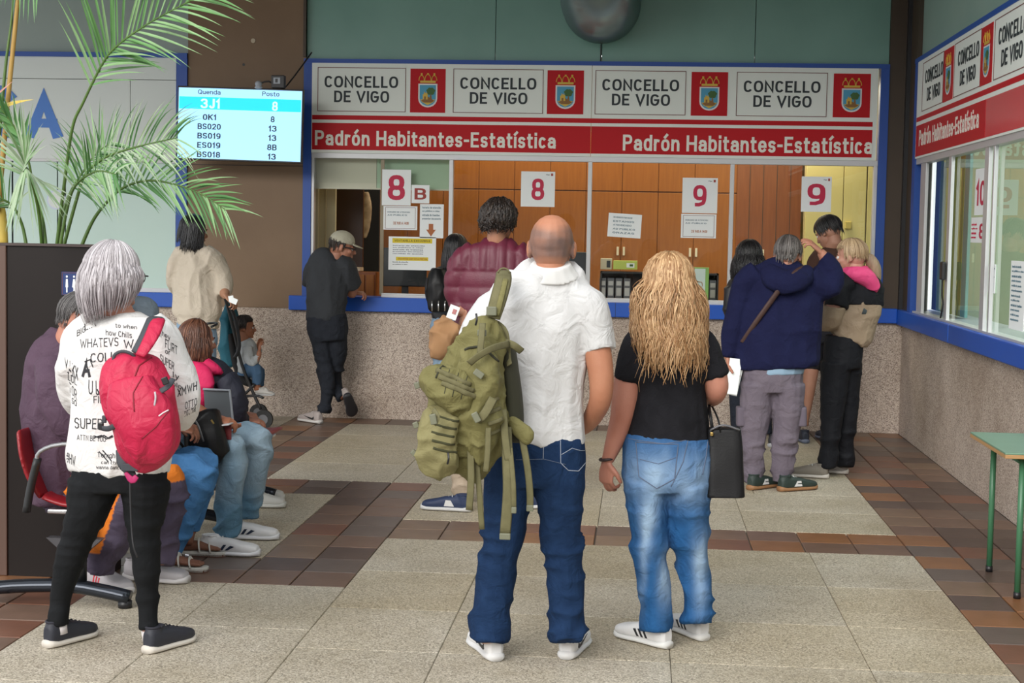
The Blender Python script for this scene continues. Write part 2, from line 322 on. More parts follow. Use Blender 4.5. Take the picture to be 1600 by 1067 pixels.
# ================================================================== SETTING
random.seed(4); rng = np.random.default_rng(4)
GRAN = speckle('granite_floor', [(.17, .15, .125), (.30, .27, .22), (.40, .36, .295), (.47, .43, .36), (.62, .58, .50)], 190, .5, bump=.06, stain=(.74, .71, .64))
AGG = speckle('washed_aggregate', [(.20, .155, .13), (.42, .34, .29), (.54, .45, .38), (.62, .53, .45), (.74, .66, .57)], 170, .85, bump=.4, stain=(.66, .62, .58))
GROUT = mm('grout', (.20, .175, .15), .8)
fl = MB().box((-9, -8, -.2), (7, 13.6, -.012)).build('floor', GROUT, origin=(0, 0, 0)); tag(fl, 'brown quarry tile and grey granite floor of the arcade', 'floor', kind='structure')
tcols = [(.14, .060, .036), (.13, .078, .055), (.085, .056, .044), (.19, .085, .036), (.10, .074, .062), (.15, .095, .062), (.075, .048, .038)]
TM = []
for i, c in enumerate(tcols):
    TM.append(mat('quarry_tile_%d' % i, tuple(k*.95 for k in c), .36, col2=tuple(k*1.45 for k in c), nscale=5, nmix=1, bump=.12, bscale=18))
slabv = [speckle('granite_%d' % i, [tuple(k*q*s for k, s in zip(c, t)) for c in [(.22, .195, .155), (.38, .34, .27), (.49, .44, .355), (.56, .51, .42), (.72, .67, .57)]], 190, .52, bump=.05, stain=(.76, .73, .66)) for i, (q, t) in enumerate([(1, (1, 1, 1)), (.94, (1.02, 1, .95)), (1.05, (1, 1, 1)), (.98, (1.03, 1, .93))])]
_tc = {}
def floorpiece(name, x0, x1, y0, y1, m, gap, z=0.0):
    g = gap/2; wx = x1-x0-gap; wy = y1-y0-gap; key = (name, round(wx, 3), round(wy, 3), m.name)
    if key not in _tc:
        mb = MB(); b = .003; h = .012; X, Yv = wx/2, wy/2
        mb.add([(-X,-Yv,-h),(X,-Yv,-h),(X,Yv,-h),(-X,Yv,-h),(-X,-Yv,-b),(X,-Yv,-b),(X,Yv,-b),(-X,Yv,-b),(-X+b,-Yv+b,0),(X-b,-Yv+b,0),(X-b,Yv-b,0),(-X+b,Yv-b,0)],
               [(0,1,5,4),(1,2,6,5),(2,3,7,6),(3,0,4,7),(4,5,9,8),(5,6,10,9),(6,7,11,10),(7,4,8,11),(8,9,10,11)])
        me = mb.mesh(name); me.materials.append(m); _tc[key] = me
    o = bpy.data.objects.new(name, _tc[key]); COL.objects.link(o); o.parent = fl; o.location = ((x0+x1)/2, (y0+y1)/2, z)
def tiles(x0, x1, y0, y1, nx, ny, warm=.4):
    for i in range(nx):
        for j in range(ny):
            a = x0+(x1-x0)*i/nx; b = x0+(x1-x0)*(i+1)/nx; c = y0+(y1-y0)*j/ny; d = y0+(y1-y0)*(j+1)/ny
            k = random.choice([0, 1, 3, 5]) if random.random() < warm else random.choice([1, 2, 4, 6])
            floorpiece('quarry_tile', a, b, c, d, TM[k], .007, -random.random()*.0012)
def slabs(xs, ys):
    for a, b in zip(xs[:-1], xs[1:]):
        for c, d in zip(ys[:-1], ys[1:]): floorpiece('granite_slab', a, b, c, d, slabv[random.choice([0, 0, 1, 2, 0, 3, 1])], .0025)
tiles(1.43, 2.17, 4.7, 8.2, 3, 12, .45); tiles(1.43, 2.17, 8.2, 13.38, 3, 18, .5)
tiles(-2.37, 1.43, 13.0, 13.38, 13, 1, .5)
tiles(-1.295, 1.43, 8.2, 8.76, 10, 2, .75)
tiles(-1.813, -1.295, 7.03, 10.04, 2, 10, .45)
tiles(-2.9, -1.813, 9.5, 10.04, 4, 2, .6)
tiles(-2.9, -2.372, 10.04, 13.38, 2, 11, .7)
tiles(-3.15, -1.813, 7.03, 7.6, 5, 2, .3)
tiles(-3.2, -2.38, 4.9, 7.03, 3, 8, .9)
slabs([-2.372, -1.55, -.75, .05, .75, 1.43], [10.04, 10.8, 11.55, 12.3, 13.0])
slabs([-1.295, -.2, .62, 1.43], [8.76, 9.4, 10.04])
slabs([-4.2, -3.6, -3.0, -2.4, -1.813], [7.6, 8.55, 9.5])
slabs([-1.295, -.737, .15, .90, 1.43], [4.6, 5.3, 5.98, 6.65, 7.4, 8.2])
slabs([-2.38, -1.84, -1.295], [4.6, 5.4, 6.25, 7.03])
slabs([-3.7, -2.9], [10.6, 11.8, 13.38]); slabs([-5.2, -4.4, -3.7], [9.8, 11.5, 13.38]); tiles(-3.7, -2.9, 9.5, 10.6, 3, 4)

# walls
wb = MB().box((-9, WY, 0), (2.19, WY+.22, .93)).build('wall_back', AGG, origin=(0, WY, 0)); tag(wb, 'pinkish washed aggregate parapet wall under the service windows', 'wall', kind='structure')
wr = MB().box((2.17, -1, 0), (2.40, WY+.22, .915)).build('wall_right', AGG, origin=(2.17, WY, 0)); tag(wr, 'right hand washed aggregate parapet behind the green desk', 'wall', kind='structure')
BROWN = mat('brown_panel', (.17, .105, .058), .5, col2=(.21, .135, .078), nscale=2.2, bump=.08, bscale=90, spec=.35)
DBROWN = mat('dark_brown_metal', (.05, .033, .019), .5, col2=(.065, .042, .024), nscale=3)
TEAL = mat('teal_sheet', (.14, .29, .24), .32, col2=(.19, .36, .30), nscale=1.6, bump=.1, bscale=5)
TEAL2 = mat('grey_green_sheet', (.26, .33, .30), .5, col2=(.31, .37, .34), nscale=1.6)
def structure(name, mb, m, label, cat='wall', **k): return tag(mb.build(name, m, **k), label, cat, kind='structure')
p = structure('wall_brown', MB().box((-3.86, WY-.01, .93), (-2.845, WY+.2, 4.4)), BROWN, 'brown wall panel between the two service windows', 'wall panel')
MB().box((-3.86, WY-.0125, 2.13), (-2.85, WY-.009, 2.138)).build('panel_joint', DBROWN, p)
MB().tube([(-3.3, WY-.016, 3.18), (-3.3, WY-.01, 3.18)], .02, n=8, sub=1).build('wall_plug', mm('cream', (.5, .42, .3)), p)
MB().tube([(-3.38, WY-.014, 2.98), (-3.38, WY-.01, 2.98)], .012, n=8, sub=1).build('screw_hole', BLACK, p)
structure('trim_1', MB().box((-2.868, WY-.03, 3.05), (-2.845, WY+.1, 4.4)), DBROWN, 'dark strip at the edge of the teal sheets', 'trim')
p = structure('wall_pillar', MB().box((1.995, WY-.012, .93), (2.17, WY+.2, 4.4)).box((2.155, 12.985, .93), (2.30, WY, 4.4)), DBROWN, 'dark brown corner pillar between the two counters', 'pillar')
MB().box((2.125, 13.3, .93), (2.16, WY-.01, 4.4)).build('corner_strip', BLACK, p)
up = structure('wall_upper', MB().box((-2.85, WY+.03, 3.02), (1.995, WY+.12, 3.04)), DBROWN, 'teal translucent sheets above the red and white sign', 'wall panel')
for a, b in [(-2.85, -1.25), (-1.25, -.362), (-.362, .9), (.9, 1.995)]: MB().box((a+.003, WY+.02, 3.035), (b-.003, WY+.1, 4.4)).build('teal_panel', TEAL, up)
ul = structure('wall_upper_left', MB().box((-9, WY+.03, 3.02), (-3.86, WY+.12, 3.05)), DBROWN, 'grey green sheets above the left window', 'wall panel')
for a, b in [(-9, -7.2), (-7.2, -5.4), (-5.4, -3.86)]: MB().box((a+.003, WY+.02, 3.06), (b-.003, WY+.1, 4.4)).build('sheet_panel', TEAL2, ul)
ur = structure('wall_upper_right', MB().box((2.2, 2, 3.03), (2.3, 12.99, 3.05)), DBROWN, 'pale green sheets above the right hand sign', 'wall panel')
for a in (12.99, 9.4, 6.0): MB().box((2.19, a-3.39, 3.05), (2.28, a, 4.4)).build('sheet_panel', mm('pale_green_sheet', (.24, .36, .31), .4, col2=(.3, .42, .36), nscale=1.5), ur)
structure('ceiling', MB().box((-9, 7.0, 4.4), (7, 20, 4.6)), mm('ceiling_concrete', (.16, .15, .14), .9), 'concrete soffit over the arcade', 'ceiling')
structure('wall_gap_backing', MB().box((-9, WY+.15, .93), (-2.95, WY+.2, 4.4)).box((-2.9, WY+.13, 3.11), (2.2, WY+.2, 4.4)), mm('backing_grey', (.12, .14, .13), .8), 'grey sheet added behind the upper sheets and the left window to block sky glow', 'wall')  # added sheet, keeps the sky from glowing through the panel gaps
# sills
sill = structure('trim_sill', MB().box((-2.968, WY-.06, .917), (2.12, WY+.25, 1.04)), BLUE, 'blue counter sill under the back windows', 'sill', bevel=.008)
MB().box((1.30, WY-.0625, .918), (1.304, WY-.059, 1.04)).build('sill_joint', INK, sill)
MB().box((-.2, WY-.0625, .918), (-.197, WY-.059, 1.04)).build('sill_joint', INK, sill)
structure('trim_sill_left', MB().box((-6.6, WY-.06, .917), (-3.9, WY+.25, 1.04)), BLUE, 'blue sill under the left office window', 'sill', bevel=.008)
sr = structure('trim_sill_right', MB().box((2.12, 11.16, .905), (2.48, WY+.02, 1.035)), BLUE, 'blue counter sill under the right hand windows', 'sill', bevel=.008)
MB().box((2.12, 4, .905), (2.48, 11.145, 1.035)).build('sill_board', BLUE, sr, bevel=.008)
MB().box((2.125, 11.14, .91), (2.45, 11.165, 1.034)).build('sill_joint', ALU, sr)

# ---------------- back window 1 (main)
GLASS = glassmat('window_glass', (.97, .99, .98), .55)
w1 = structure('window_1', MB().box((-2.86, WY-.03, 1.04), (-2.79, WY+.08, 3.03)).box((1.925, WY-.03, 1.04), (1.995, WY+.08, 3.03)).box((-2.86, WY-.035, 3.0), (1.995, WY+.08, 3.035)), BLUED, 'blue framed row of four service window panes under the long sign', 'window', origin=(-2.8, WY, 1.04))
fr = MB().box((-2.79, WY-.02, 1.04), (-2.765, WY+.05, 2.25)).box((1.895, WY-.02, 1.04), (1.925, WY+.05, 2.25)).box((-2.79, WY-.025, 2.205), (1.925, WY+.05, 2.25))
fr.build('window_frame', ALU, w1, bevel=.003)
for x, ww in ((-1.60, .035), (-.435, .035), (.742, .035)): MB().box((x-ww/2, WY-.02, 1.05), (x+ww/2, WY+.04, 2.21)).build('mullion', ALU, w1, bevel=.003)
MB().box((-2.18, WY-.03, 1.04), (1.9, WY+.05, 1.062)).box((-2.18, WY-.02, 1.062), (1.9, WY-.01, 1.075)).build('window_track', mm('white_track', (.62, .63, .64), .4), w1, bevel=.003)
MB().box((-2.20, WY+.0, 1.06), (-2.17, WY+.02, 2.2)).build('sash_edge', mm('sash_edge', (.25, .2, .12), .4), w1)
for a, b in ((-2.2, -1.61), (-1.59, -.45), (-.42, .73), (.76, 1.9)):
    MB().add([(a, WY+.008, 1.06), (b, WY+.008, 1.06), (b, WY+.008, 2.21), (a, WY+.008, 2.21)], [(0, 1, 2, 3)]).build('pane', GLASS, w1)
MB().add([(-2.79, WY+.03, 2.0), (-2.2, WY+.03, 2.0), (-2.2, WY+.03, 2.21), (-2.79, WY+.03, 2.21)], [(0, 1, 2, 3)]).build('pane', GLASS, w1)
# the sign above it
sg = empty('service_sign', (-.4, WY-.02, 2.25), 'long red and white counter sign above the back service windows', 'sign')
MB().box((-2.79, WY-.03, 2.25), (-.437, WY, 3.0)).build('sign_board', WHITE, sg)
MB().box((-.433, WY-.03, 2.25), (1.905, WY, 3.0)).build('sign_board', WHITE, sg)
def pxband(x0, x1, ya, yb, m, name, parent, th=.002, Y=WY-.03):
    xm = (x0+x1)/2; c0 = at(x0, ya, Y); c1 = at(x1, yb, Y); t = at(xm, ya, Y).z if x1-x0 > 300 else None
    za = at(xm, ya, Y).z; zb = at(xm, yb, Y).z
    MB().box((at(x0, ya, Y).x, Y-th, zb), (at(x1, ya, Y).x, Y, za)).build(name, m, parent)
MB().box((-2.785, WY-.032, 2.275), (-.437, WY-.03, 2.50)).build('red_band', RED, sg)
MB().box((-.433, WY-.032, 2.275), (1.87, WY-.03, 2.50)).build('red_band', RED, sg)
MB().box((-2.785, WY-.032, 2.527), (1.87, WY-.03, 2.565)).build('red_stripe', RED, sg)
LTXT = mm('sign_white_lettering', (.80, .80, .72), .5)
LBL = mm('crest_blue', (.06, .32, .50), .5); GOLD = mm('crest_gold', (.62, .42, .05), .5); LEAF = mm('crest_green', (.05, .13, .03), .6); DGOLD = mm('crest_brown', (.25, .12, .03), .6); CW = mm('crest_white', (.7, .72, .7), .5)
def crest(parent, org, u, v, wd, hg):
    """red square with crowned shield; org = lower left corner; drawn in unit space 0..1"""
    u = Vector(u); v = Vector(v); n = u.cross(v).normalized(); org = Vector(org)
    def P(pts, z0, th, name, m):
        q = [org+u*(x*wd)+v*(y*hg)+n*z0 for x, y in pts]; MB().prism(q, n*th).build(name, m, fr_)
    fr_ = MB().prism([org, org+u*wd, org+u*wd+v*hg, org+v*hg], n*.002).build('crest_board', RED, parent)
    ORG[fr_.name] = ORG[parent.name]
    def shield(x0, x1, yt, yb, k=10):
        c = (x0+x1)/2; r = (x1-x0)/2; return [(x0, yt), ] + [(c-r*math.cos(math.pi*i/k), yb+r*.75*(1-math.sin(math.pi*i/k))) for i in range(k+1)] + [(x1, yt)]
    P(shield(.23, .77, .66, .12)[::-1], .002, .0008, 'shield_border', CW)
    P(shield(.27, .73, .63, .155)[::-1], .0028, .0008, 'shield', LBL)
    P([(.29, .30), (.71, .30), (.66, .24), (.5, .17), (.34, .24)][::-1], .0036, .0006, 'shield_ground', GOLD)
    P([(.31, .27), (.5, .37), (.69, .27), (.6, .23), (.4, .23)][::-1], .0042, .0006, 'shield_hill', DGOLD)
    P([(.36, .30), (.50, .30), (.50, .44), (.47, .44), (.47, .48), (.44, .44), (.40, .48), (.39, .42), (.36, .42)], .0048, .0006, 'castle', GOLD)
    P([(.40, .30), (.45, .30), (.45, .37), (.40, .37)], .0054, .0005, 'castle_door', DGOLD)
    P([(.55, .28), (.62, .28), (.60, .42), (.57, .42)], .0048, .0006, 'tree_trunk', DGOLD)
    P([(.585+.12*math.cos(a)*(1+.12*math.sin(5*a)), .49+.085*math.sin(a)*(1+.12*math.cos(6*a))) for a in [i*math.tau/20 for i in range(20)]], .0054, .0006, 'tree_crown', LEAF)
    P([(.28, .68), (.72, .68), (.72, .73), (.28, .73)], .002, .0012, 'crown_band', GOLD)
    for k, (cx, r1) in enumerate([(.32, .075), (.5, .09), (.68, .075)]):
        for t in (0, 1):
            pts = []
            for i in range(9):
                a = math.pi*i/8; pts.append((cx+r1*math.cos(a), .73+r1*1.6*math.sin(a)))
            q = [org+u*(x*wd)+v*(y*hg)+n*(.003) for x, y in pts]
        MB().tube(q, .0035, n=5, sub=1).build('crown_arch', GOLD, fr_)
        P([(cx-.025, .86 if k == 1 else .84), (cx+.025, .86 if k == 1 else .84), (cx+.025, .90), (cx-.025, .90)], .002, .001, 'crown_pearl', GOLD)
def outline(parent, a, b, c, d, n, m, w=.005):
    """thin rectangular line through four corners"""
    for p, q in ((a, b), (b, c), (c, d), (d, a)):
        t = (Vector(q)-Vector(p)); MB().obox((Vector(p)+Vector(q))/2, t, Vector(n).cross(t), n, t.length/2+w/2, w/2, .001).build('outline', mm('line_brown', (.18, .06, .05), .6), parent)
Ys = WY-.032
sign_px = [(497, 634, 507, 622, 641, 696), (709, 849, 719, 838, 855, 912), (931, 1072, 941, 1061, 1080, 1137), (1152, 1293, 1162, 1282, 1302, 1360)]
for i, (bx0, bx1, tx0, tx1, cx0, cx1) in enumerate(sign_px):
    dy = (bx0-497)*.0115
    wtext('CONCELLO', tx0, tx1, 119+dy, 137+dy, INK, sg, Y=Ys+.001, bold=.018, scap=.73)
    wtext('DE VIGO', tx0+15, tx1-14, 142+dy, 160+dy, INK, sg, Y=Ys+.001, bold=.018, scap=.73)
    A = at(bx0, 106+dy, Ys); B = at(bx1, 106+dy, Ys); zt = (A.z+B.z)/2; zb = at((bx0+bx1)/2, 174+dy, Ys).z
    outline(sg, (A.x, Ys, zb), (B.x, Ys, zb), (B.x, Ys, zt), (A.x, Ys, zt), (0, -1, 0), INK)
    c0 = at(cx0, 140+dy, Ys); c1 = at(cx1, 140+dy, Ys); zt = at((cx0+cx1)/2, 107.5+dy, Ys).z; zb = at((cx0+cx1)/2, 176+dy, Ys).z
    crest(sg, (c0.x, Ys+.002, zb), (1, 0, 0), (0, 0, 1), c1.x-c0.x, zt-zb)
wtext('Padrón Habitantes-Estatística', 491, 868, 205.5, 229.5, LTXT, sg, Y=Ys, bold=.022, scap=.74)
wtext('Padrón Habitantes-Estatística', 972, 1363, 212.5, 238, LTXT, sg, Y=Ys, bold=.022, scap=.74)

# ---------------- papers on the panes
def paper(px0, px1, py0, py1, label, lines=(), Y=WY-.002, border=None, kind='notice', skew=0, group=None):
    c = at((px0+px1)/2, (py0+py1)/2, Y); W = (at(px1, py0, Y)-at(px0, py0, Y)).length; H = (at(px0, py0, Y)-at(px0, py1, Y)).length
    e = empty('notice', (c.x, Y, c.z-H/2), label, 'notice', group)
    me = MB().box((c.x-W/2, Y-.0015, c.z-H/2), (c.x+W/2, Y, c.z+H/2)).build('sheet', PAPER, e)
    f = lambda x, y: (c.x-W/2+x*W, Y-.002, c.z-H/2+y*H)
    for body, x0, x1, y0, y1, m in lines:
        a = f(x0, y0); text(body, a, (1, 0, 0), (0, 0, 1), (x1-x0)*W, (y1-y0)*H, m, e, bold=.02, thick=.001)
    if border: outline(e, f(.06, .06), f(.94, .06), f(.94, .94), f(.06, .94), (0, -1, 0), border, .003)
    return e, f, W, H
BN = mm('faint_blue_ink', (.10, .19, .24), .7); YEL = mm('highlight_yellow', (.70, .55, .03), .7); BRK = mm('brick_red_ink', (.33, .04, .03), .6); ORA = mm('orange_ink', (.42, .14, .05), .7)
def scrib(x0, x1, y0, y1, n, m, words=None):
    out = []; ws = words or ['horario de atención', 'ao público e citas', 'entrada de trámites', 'presentar documento', 'recollida de quenda', 'empadroamento']
    for i in range(n):
        h = (y1-y0)/n; y = y1-(i+1)*h+h*.3; k = random.uniform(.7, 1) if n > 1 else 1
        out.append((ws[i % len(ws)], x0, x0+(x1-x0)*k, y, y+h*.55, m))
    return out
paper(597, 642, 265, 321, 'white sheet with a large red 8 at the top of the first pane', [('8', .2, .8, .15, .85, REDINK)])
paper(643, 671, 289, 317.5, 'small white sheet with a brick red B beside the large 8', [('B', .17, .83, .2, .82, BRK)])
paper(599, 652, 322, 359, 'opening hours notice under the large 8', scrib(.12, .88, .55, .8, 2, BN, ['HORARIO DE ATENCIÓN', 'AO PÚBLICO'])+[('DE 9:00 A 14:00', .3, .75, .22, .34, ORA)], border=BN)
e, f, W, H = paper(656, 693, 319, 372, 'tall notice with a brown down arrow on the first pane', scrib(.1, .9, .5, .95, 4, BN))
MB().prism([f(.38, .42), f(.38, .25), f(.27, .25), f(.48, .05), f(.68, .25), f(.57, .25), f(.57, .42)][::-1], (0, -.001, 0)).build('down_arrow', ORA, e)
e, f, W, H = paper(607, 681, 370, 422, 'wide notice with yellow highlighted heading and print on the first pane', [('VENTANILLA EXCLUSIVA', .12, .88, .84, .92, mm('olive_ink', (.12, .10, .01)))]+scrib(.09, .9, .45, .76, 5, mm('navy_ink', (.04, .05, .12)))+[('TRÁMITES CON CITA PREVIA', .2, .82, .30, .37, ORA)]+scrib(.09, .5, .12, .27, 2, INK))
MB().box((f(.08, .8)[0], WY-.0042, f(0, .81)[2]), (f(.92, .8)[0], WY-.0036, f(0, .95)[2])).build('highlight', YEL, e)
MB().box((f(.16, .8)[0], WY-.0042, f(0, .28)[2]), (f(.84, .8)[0], WY-.0036, f(0, .39)[2])).build('highlight', YEL, e)
def numsheet(n, px0, px1, py0, py1, label, x=(.31, .69)):
    e, f, W, H = paper(px0, px1, py0, py1, label, [(n, x[0], x[1], .19, .80, REDINK), ('Vigo', .73, .84, .89, .93, INK)])
    MB().prism([f(.88, .88), f(.94, .88), f(.94, .95), f(.88, .95)][::-1], (0, -.001, 0)).build('small_emblem', BRK, e)
numsheet('8', 814, 867, 268, 323, 'white sheet with a red 8 above the bald man')
numsheet('9', 1066, 1121, 278, 333, 'white sheet with a red 9 above its opening hours notice')
numsheet('9', 1252, 1299, 276, 331, 'white sheet with a red 9 on the pane nearest the corner', (.2, .8))
paper(1064, 1119, 334.5, 372, 'opening hours notice under the middle red 9', scrib(.12, .88, .55, .8, 2, BN, ['HORARIO DE ATENCIÓN', 'AO PÚBLICO'])+[('DE 9:00 A 14:00', .3, .75, .22, .34, ORA)], border=BN)
paper(949, 1001, 334, 371, 'crooked handwritten notice alone on the third pane', scrib(.15, .85, .1, .9, 5, BN, ['UN MOMENTO POR FAVOR', 'ESTAMOS', 'ATENDENDO', 'AO PÚBLICO', 'GRAZAS']))[0].rotation_euler = (0, .05, 0)

# ---------------- office behind the back panes
structure('wall_office', MB().box((-3.3, 16.7, 0), (2.6, 16.8, 3.1)).box((-3.3, WY+.22, 0), (-3.25, 16.8, 3.1)).box((2.41, 14.9, 0), (2.5, 16.7, 3.0)), mm('office_cream', (.55, .46, .22), .7), 'cream back wall of the office', 'wall')
structure('floor_office', MB().box((-3.25, WY+.22, -.05), (6.0, 16.7, .02)), mm('office_floor', (.2, .17, .13), .6), 'office floor behind the counter', 'floor')
structure('ceiling_office', MB().box((-3.3, WY+.23, 3.03), (6.0, 16.8, 3.1)), mm('office_ceiling', (.6, .58, .5), .8), 'office ceiling behind the counter', 'ceiling')
WOOD = mat('orange_wood', (.27, .085, .010), .38, col2=(.36, .125, .018), nscale=3, vec=(14, 1, 1), bump=.03, bscale=8)
WOOD2 = mat('red_brown_wood', (.20, .058, .016), .4, col2=(.27, .085, .022), nscale=3, vec=(14, 1, 1))
CY = 15.7
cab = empty('wall_cupboard', (0, CY, 0), 'long orange wood cupboard wall at the back of the office', 'cupboard')
cx0 = at(606, 350, CY).x; cx1 = at(1150, 350, CY).x
MB().box((cx0, CY+.03, 0), (cx1+.62, CY+.5, 2.6)).build('body', WOOD2, cab)
nd = 9; dw = (cx1-cx0)/nd
hx = [at(x, 390, CY).x for x in (970, 1083)]; dw = (hx[1]-hx[0])/2
k0 = hx[0]-dw*round((hx[0]-cx0)/dw)
x = k0
i = 0
while x < cx1-.01:
    d = MB().box((x+.002, CY, .1), (x+dw-.002, CY+.03, 2.02)).build('door', WOOD, cab, bevel=.003)
    side = round((x-hx[0])/dw) % 2
    hxp = x+.03 if side == 0 else x+dw-.03
    if x > at(940, 390, CY).x-.4: MB().box((hxp-.011, CY-.025, 1.40), (hxp+.011, CY, 1.485)).build('handle', mm('pale_handle', (.75, .68, .5), .4), d, bevel=.003)
    MB().box((x+.002, CY, 2.03), (x+dw-.002, CY+.03, 2.6)).build('upper_door', WOOD, cab, bevel=.003)
    x += dw
MB().box((cx1, CY-.02, 0), (cx1+.62, CY+.03, 2.6)).build('side_panel', WOOD2, cab)
for k in range(4): MB().box((cx1+.12+k*.13, CY-.026, 0), (cx1+.125+k*.13, CY-.019, 2.6)).build('groove', DBROWN, cab)
CREAM = mm('cream_door', (.68, .57, .22), .5)
cd_ = empty('office_door', (at(1310, 380, 14.8).x, 14.8, 0), 'cream yellow office door with knob behind the last pane', 'door')
for a, b in ((1258, 1316), (1317, 1352), (1354, 1400)):
    MB().box((at(a, 350, 14.8).x, 14.8, .02), (at(b, 350, 14.8).x, 14.84, 2.6)).build('door_leaf', CREAM, cd_, bevel=.004)
k = at(1325, 351, 14.78); MB().box((k.x-.03, 14.755, k.z-.04), (k.x+.03, 14.8, k.z+.03)).build('knob', mm('brass_box', (.55, .42, .1), .4), cd_, bevel=.008)
structure('wall_office_side', MB().box((at(1256, 350, 14.84).x, 14.85, 0), (2.4, 14.9, 3.0)), mm('office_cream'), 'cream partition behind the office door', 'wall')
# left side of the office, seen through the open pane
lf = empty('cream_shutter', (at(507, 380, 13.9).x, 13.9, 0), 'cream folded shutter panels at the left edge of the open pane', 'shutter')
for a, b, yy in ((470, 497, 13.84), (497, 509, 13.9), (509, 524, 13.86)):
    MB().box((at(a, 380, yy).x, yy, .1), (at(b, 380, yy).x, yy+.04, 2.5)).build('shutter_panel', mm('cream_shutter', (.62, .55, .33), .6), lf, bevel=.006)
dd = empty('dark_door', (at(545, 380, 14.3).x, 14.3, 0), 'dark brown office door standing open behind the man in the cap', 'door')
MB().box((at(523, 380, 14.3).x, 14.3, .05), (at(567, 380, 14.3).x, 14.34, 2.5)).build('door_leaf', mm('dark_door', (.045, .018, .01), .4), dd, bevel=.004)
MB().box((at(556, 380, 14.3).x, 14.28, 2.16), (at(566, 380, 14.3).x, 14.3, 2.19)).build('door_closer', mm('cream'), dd)
structure('wall_recess_shade', MB().box((at(560, 380, 15.6).x, 15.6, 0), (at(592, 380, 15.6).x, 15.64, 3)), mm('recess_shade', (.012, .014, .02), .8), 'near-black sheet painted as the shade of the recess behind the open door', 'wall')  # flat sheet, shade of the recess put into its near-black colour
hc = empty('hanging_coat', (at(571, 340, 15.5).x, 15.5, 1.6), 'pale patterned garment hanging in the dark recess', 'coat')
c = at(571, 340, 15.5); link('cloth', remesh([loft([(c.x, 15.5, c.z+.25), (c.x+.01, 15.5, c.z+.1), (c.x, 15.5, c.z-.1), (c.x-.01, 15.5, c.z-.2)], [.03, .055, .045, .02], [.03]*4, 10)], .01, 1), mat('coat_pale', (.5, .4, .28), .8, col2=(.15, .1, .06), nscale=14), hc, True)
cs = empty('wooden_crate', (at(567, 440, 13.9).x, 13.9, 1.0), 'reddish wooden drawer unit behind the open pane', 'cabinet')
a = at(553, 425, 13.9); b = at(586, 472, 13.9)
MB().box((a.x-.05, 13.9, .9), (b.x, 14.2, a.z)).build('body', WOOD2, cs); MB().box(((a.x+b.x)/2-.07, 13.885, 1.0), ((a.x+b.x)/2+.0, 13.9, a.z-.02)).build('drawer_front', WOOD, cs, bevel=.004)
MB().box(((a.x+b.x)/2+.015, 13.885, 1.0), (b.x-.01, 13.9, a.z-.02)).build('drawer_front', WOOD, cs, bevel=.004)
a = at(552, 418, 13.92); tag(MB().box((a.x-.02, 13.92, a.z-.03), (a.x+.06, 14.1, a.z)).build('paper_stack', mm('cream'), None), 'small stack of cream paper on the wooden drawer unit', 'paper')
bl = empty('roller_blind', (at(590, 270, WY+.1).x, WY+.1, 2.0), 'half lowered cream and green roller blind at the top of the first pane', 'blind')
a = at(490, 262, WY+.1); b = at(588, 294, WY+.1); MB().box((a.x, WY+.1, b.z), (b.x, WY+.105, 2.3)).build('blind_cloth', mm('blind_cream', (.60, .60, .48), .8), bl)
MB().box((b.x+.003, WY+.1, b.z), (-1.62, WY+.105, 2.3)).build('blind_cloth', mm('blind_green', (.42, .58, .42), .8), bl)
MB().box((a.x, WY+.095, b.z-.012), (-1.62, WY+.11, b.z)).build('bottom_rail', mm('blind_cream'), bl)
# desk in the office and what stands on it
dk = empty('office_desk', (0, 14.0, 0), 'pale grey office desk behind the panes', 'desk')
MB().box((-1.9, 13.66, 1.0), (1.9, 14.25, 1.03)).build('desk_top', mm('pale_grey', (.5, .52, .52), .4), dk, bevel=.004)
MB().box((-1.9, 14.2, .05), (1.9, 14.23, 1.0)).build('modesty_panel', mm('pale_grey'), dk)
sh = empty('desk_shelf', (at(975, 440, 14.3).x, 14.3, 1.03), 'black desktop shelf holding grey box files behind the third pane', 'shelf')
a = at(938, 424, 14.3); b = at(1122, 466, 14.3)
MB().box((a.x, 14.28, a.z-.015), (b.x, 14.55, a.z)).box((a.x, 14.54, 1.03), (b.x, 14.56, a.z)).build('shelf_board', BLACK, sh)
for s in (a.x, b.x-.015): MB().box((s, 14.28, 1.03), (s+.015, 14.55, a.z)).build('shelf_side', BLACK, sh)
FILE = mm('file_grey', (.09, .095, .11), .6); FLAB = mm('file_label', (.42, .42, .42), .7)
for k, px in enumerate([942, 954.5, 967, 980, 1086, 1101, 1114]):
    c = at(px, 440, 14.29); lab = 'dark grey box file on the desktop shelf, %s' % ['leftmost', 'second from the left', 'third from the left', 'fourth from the left, beside the blonde hair', 'behind the green panel', 'beside the green panel', 'rightmost'][k]
    e = empty('box_file', (c.x, 14.3, 1.03), lab, 'box file', 'box files on the desktop shelf')
    MB().box((c.x-.03, 14.3, 1.03), (c.x+.03, 14.52, 1.03+.185)).build('file_body', FILE, e, bevel=.003)
    MB().box((c.x-.022, 14.297, 1.15), (c.x+.022, 14.3, 1.19)).build('label', FLAB, e); MB().box((c.x-.022, 14.297, 1.06), (c.x+.022, 14.3, 1.13)).build('label', FLAB, e)
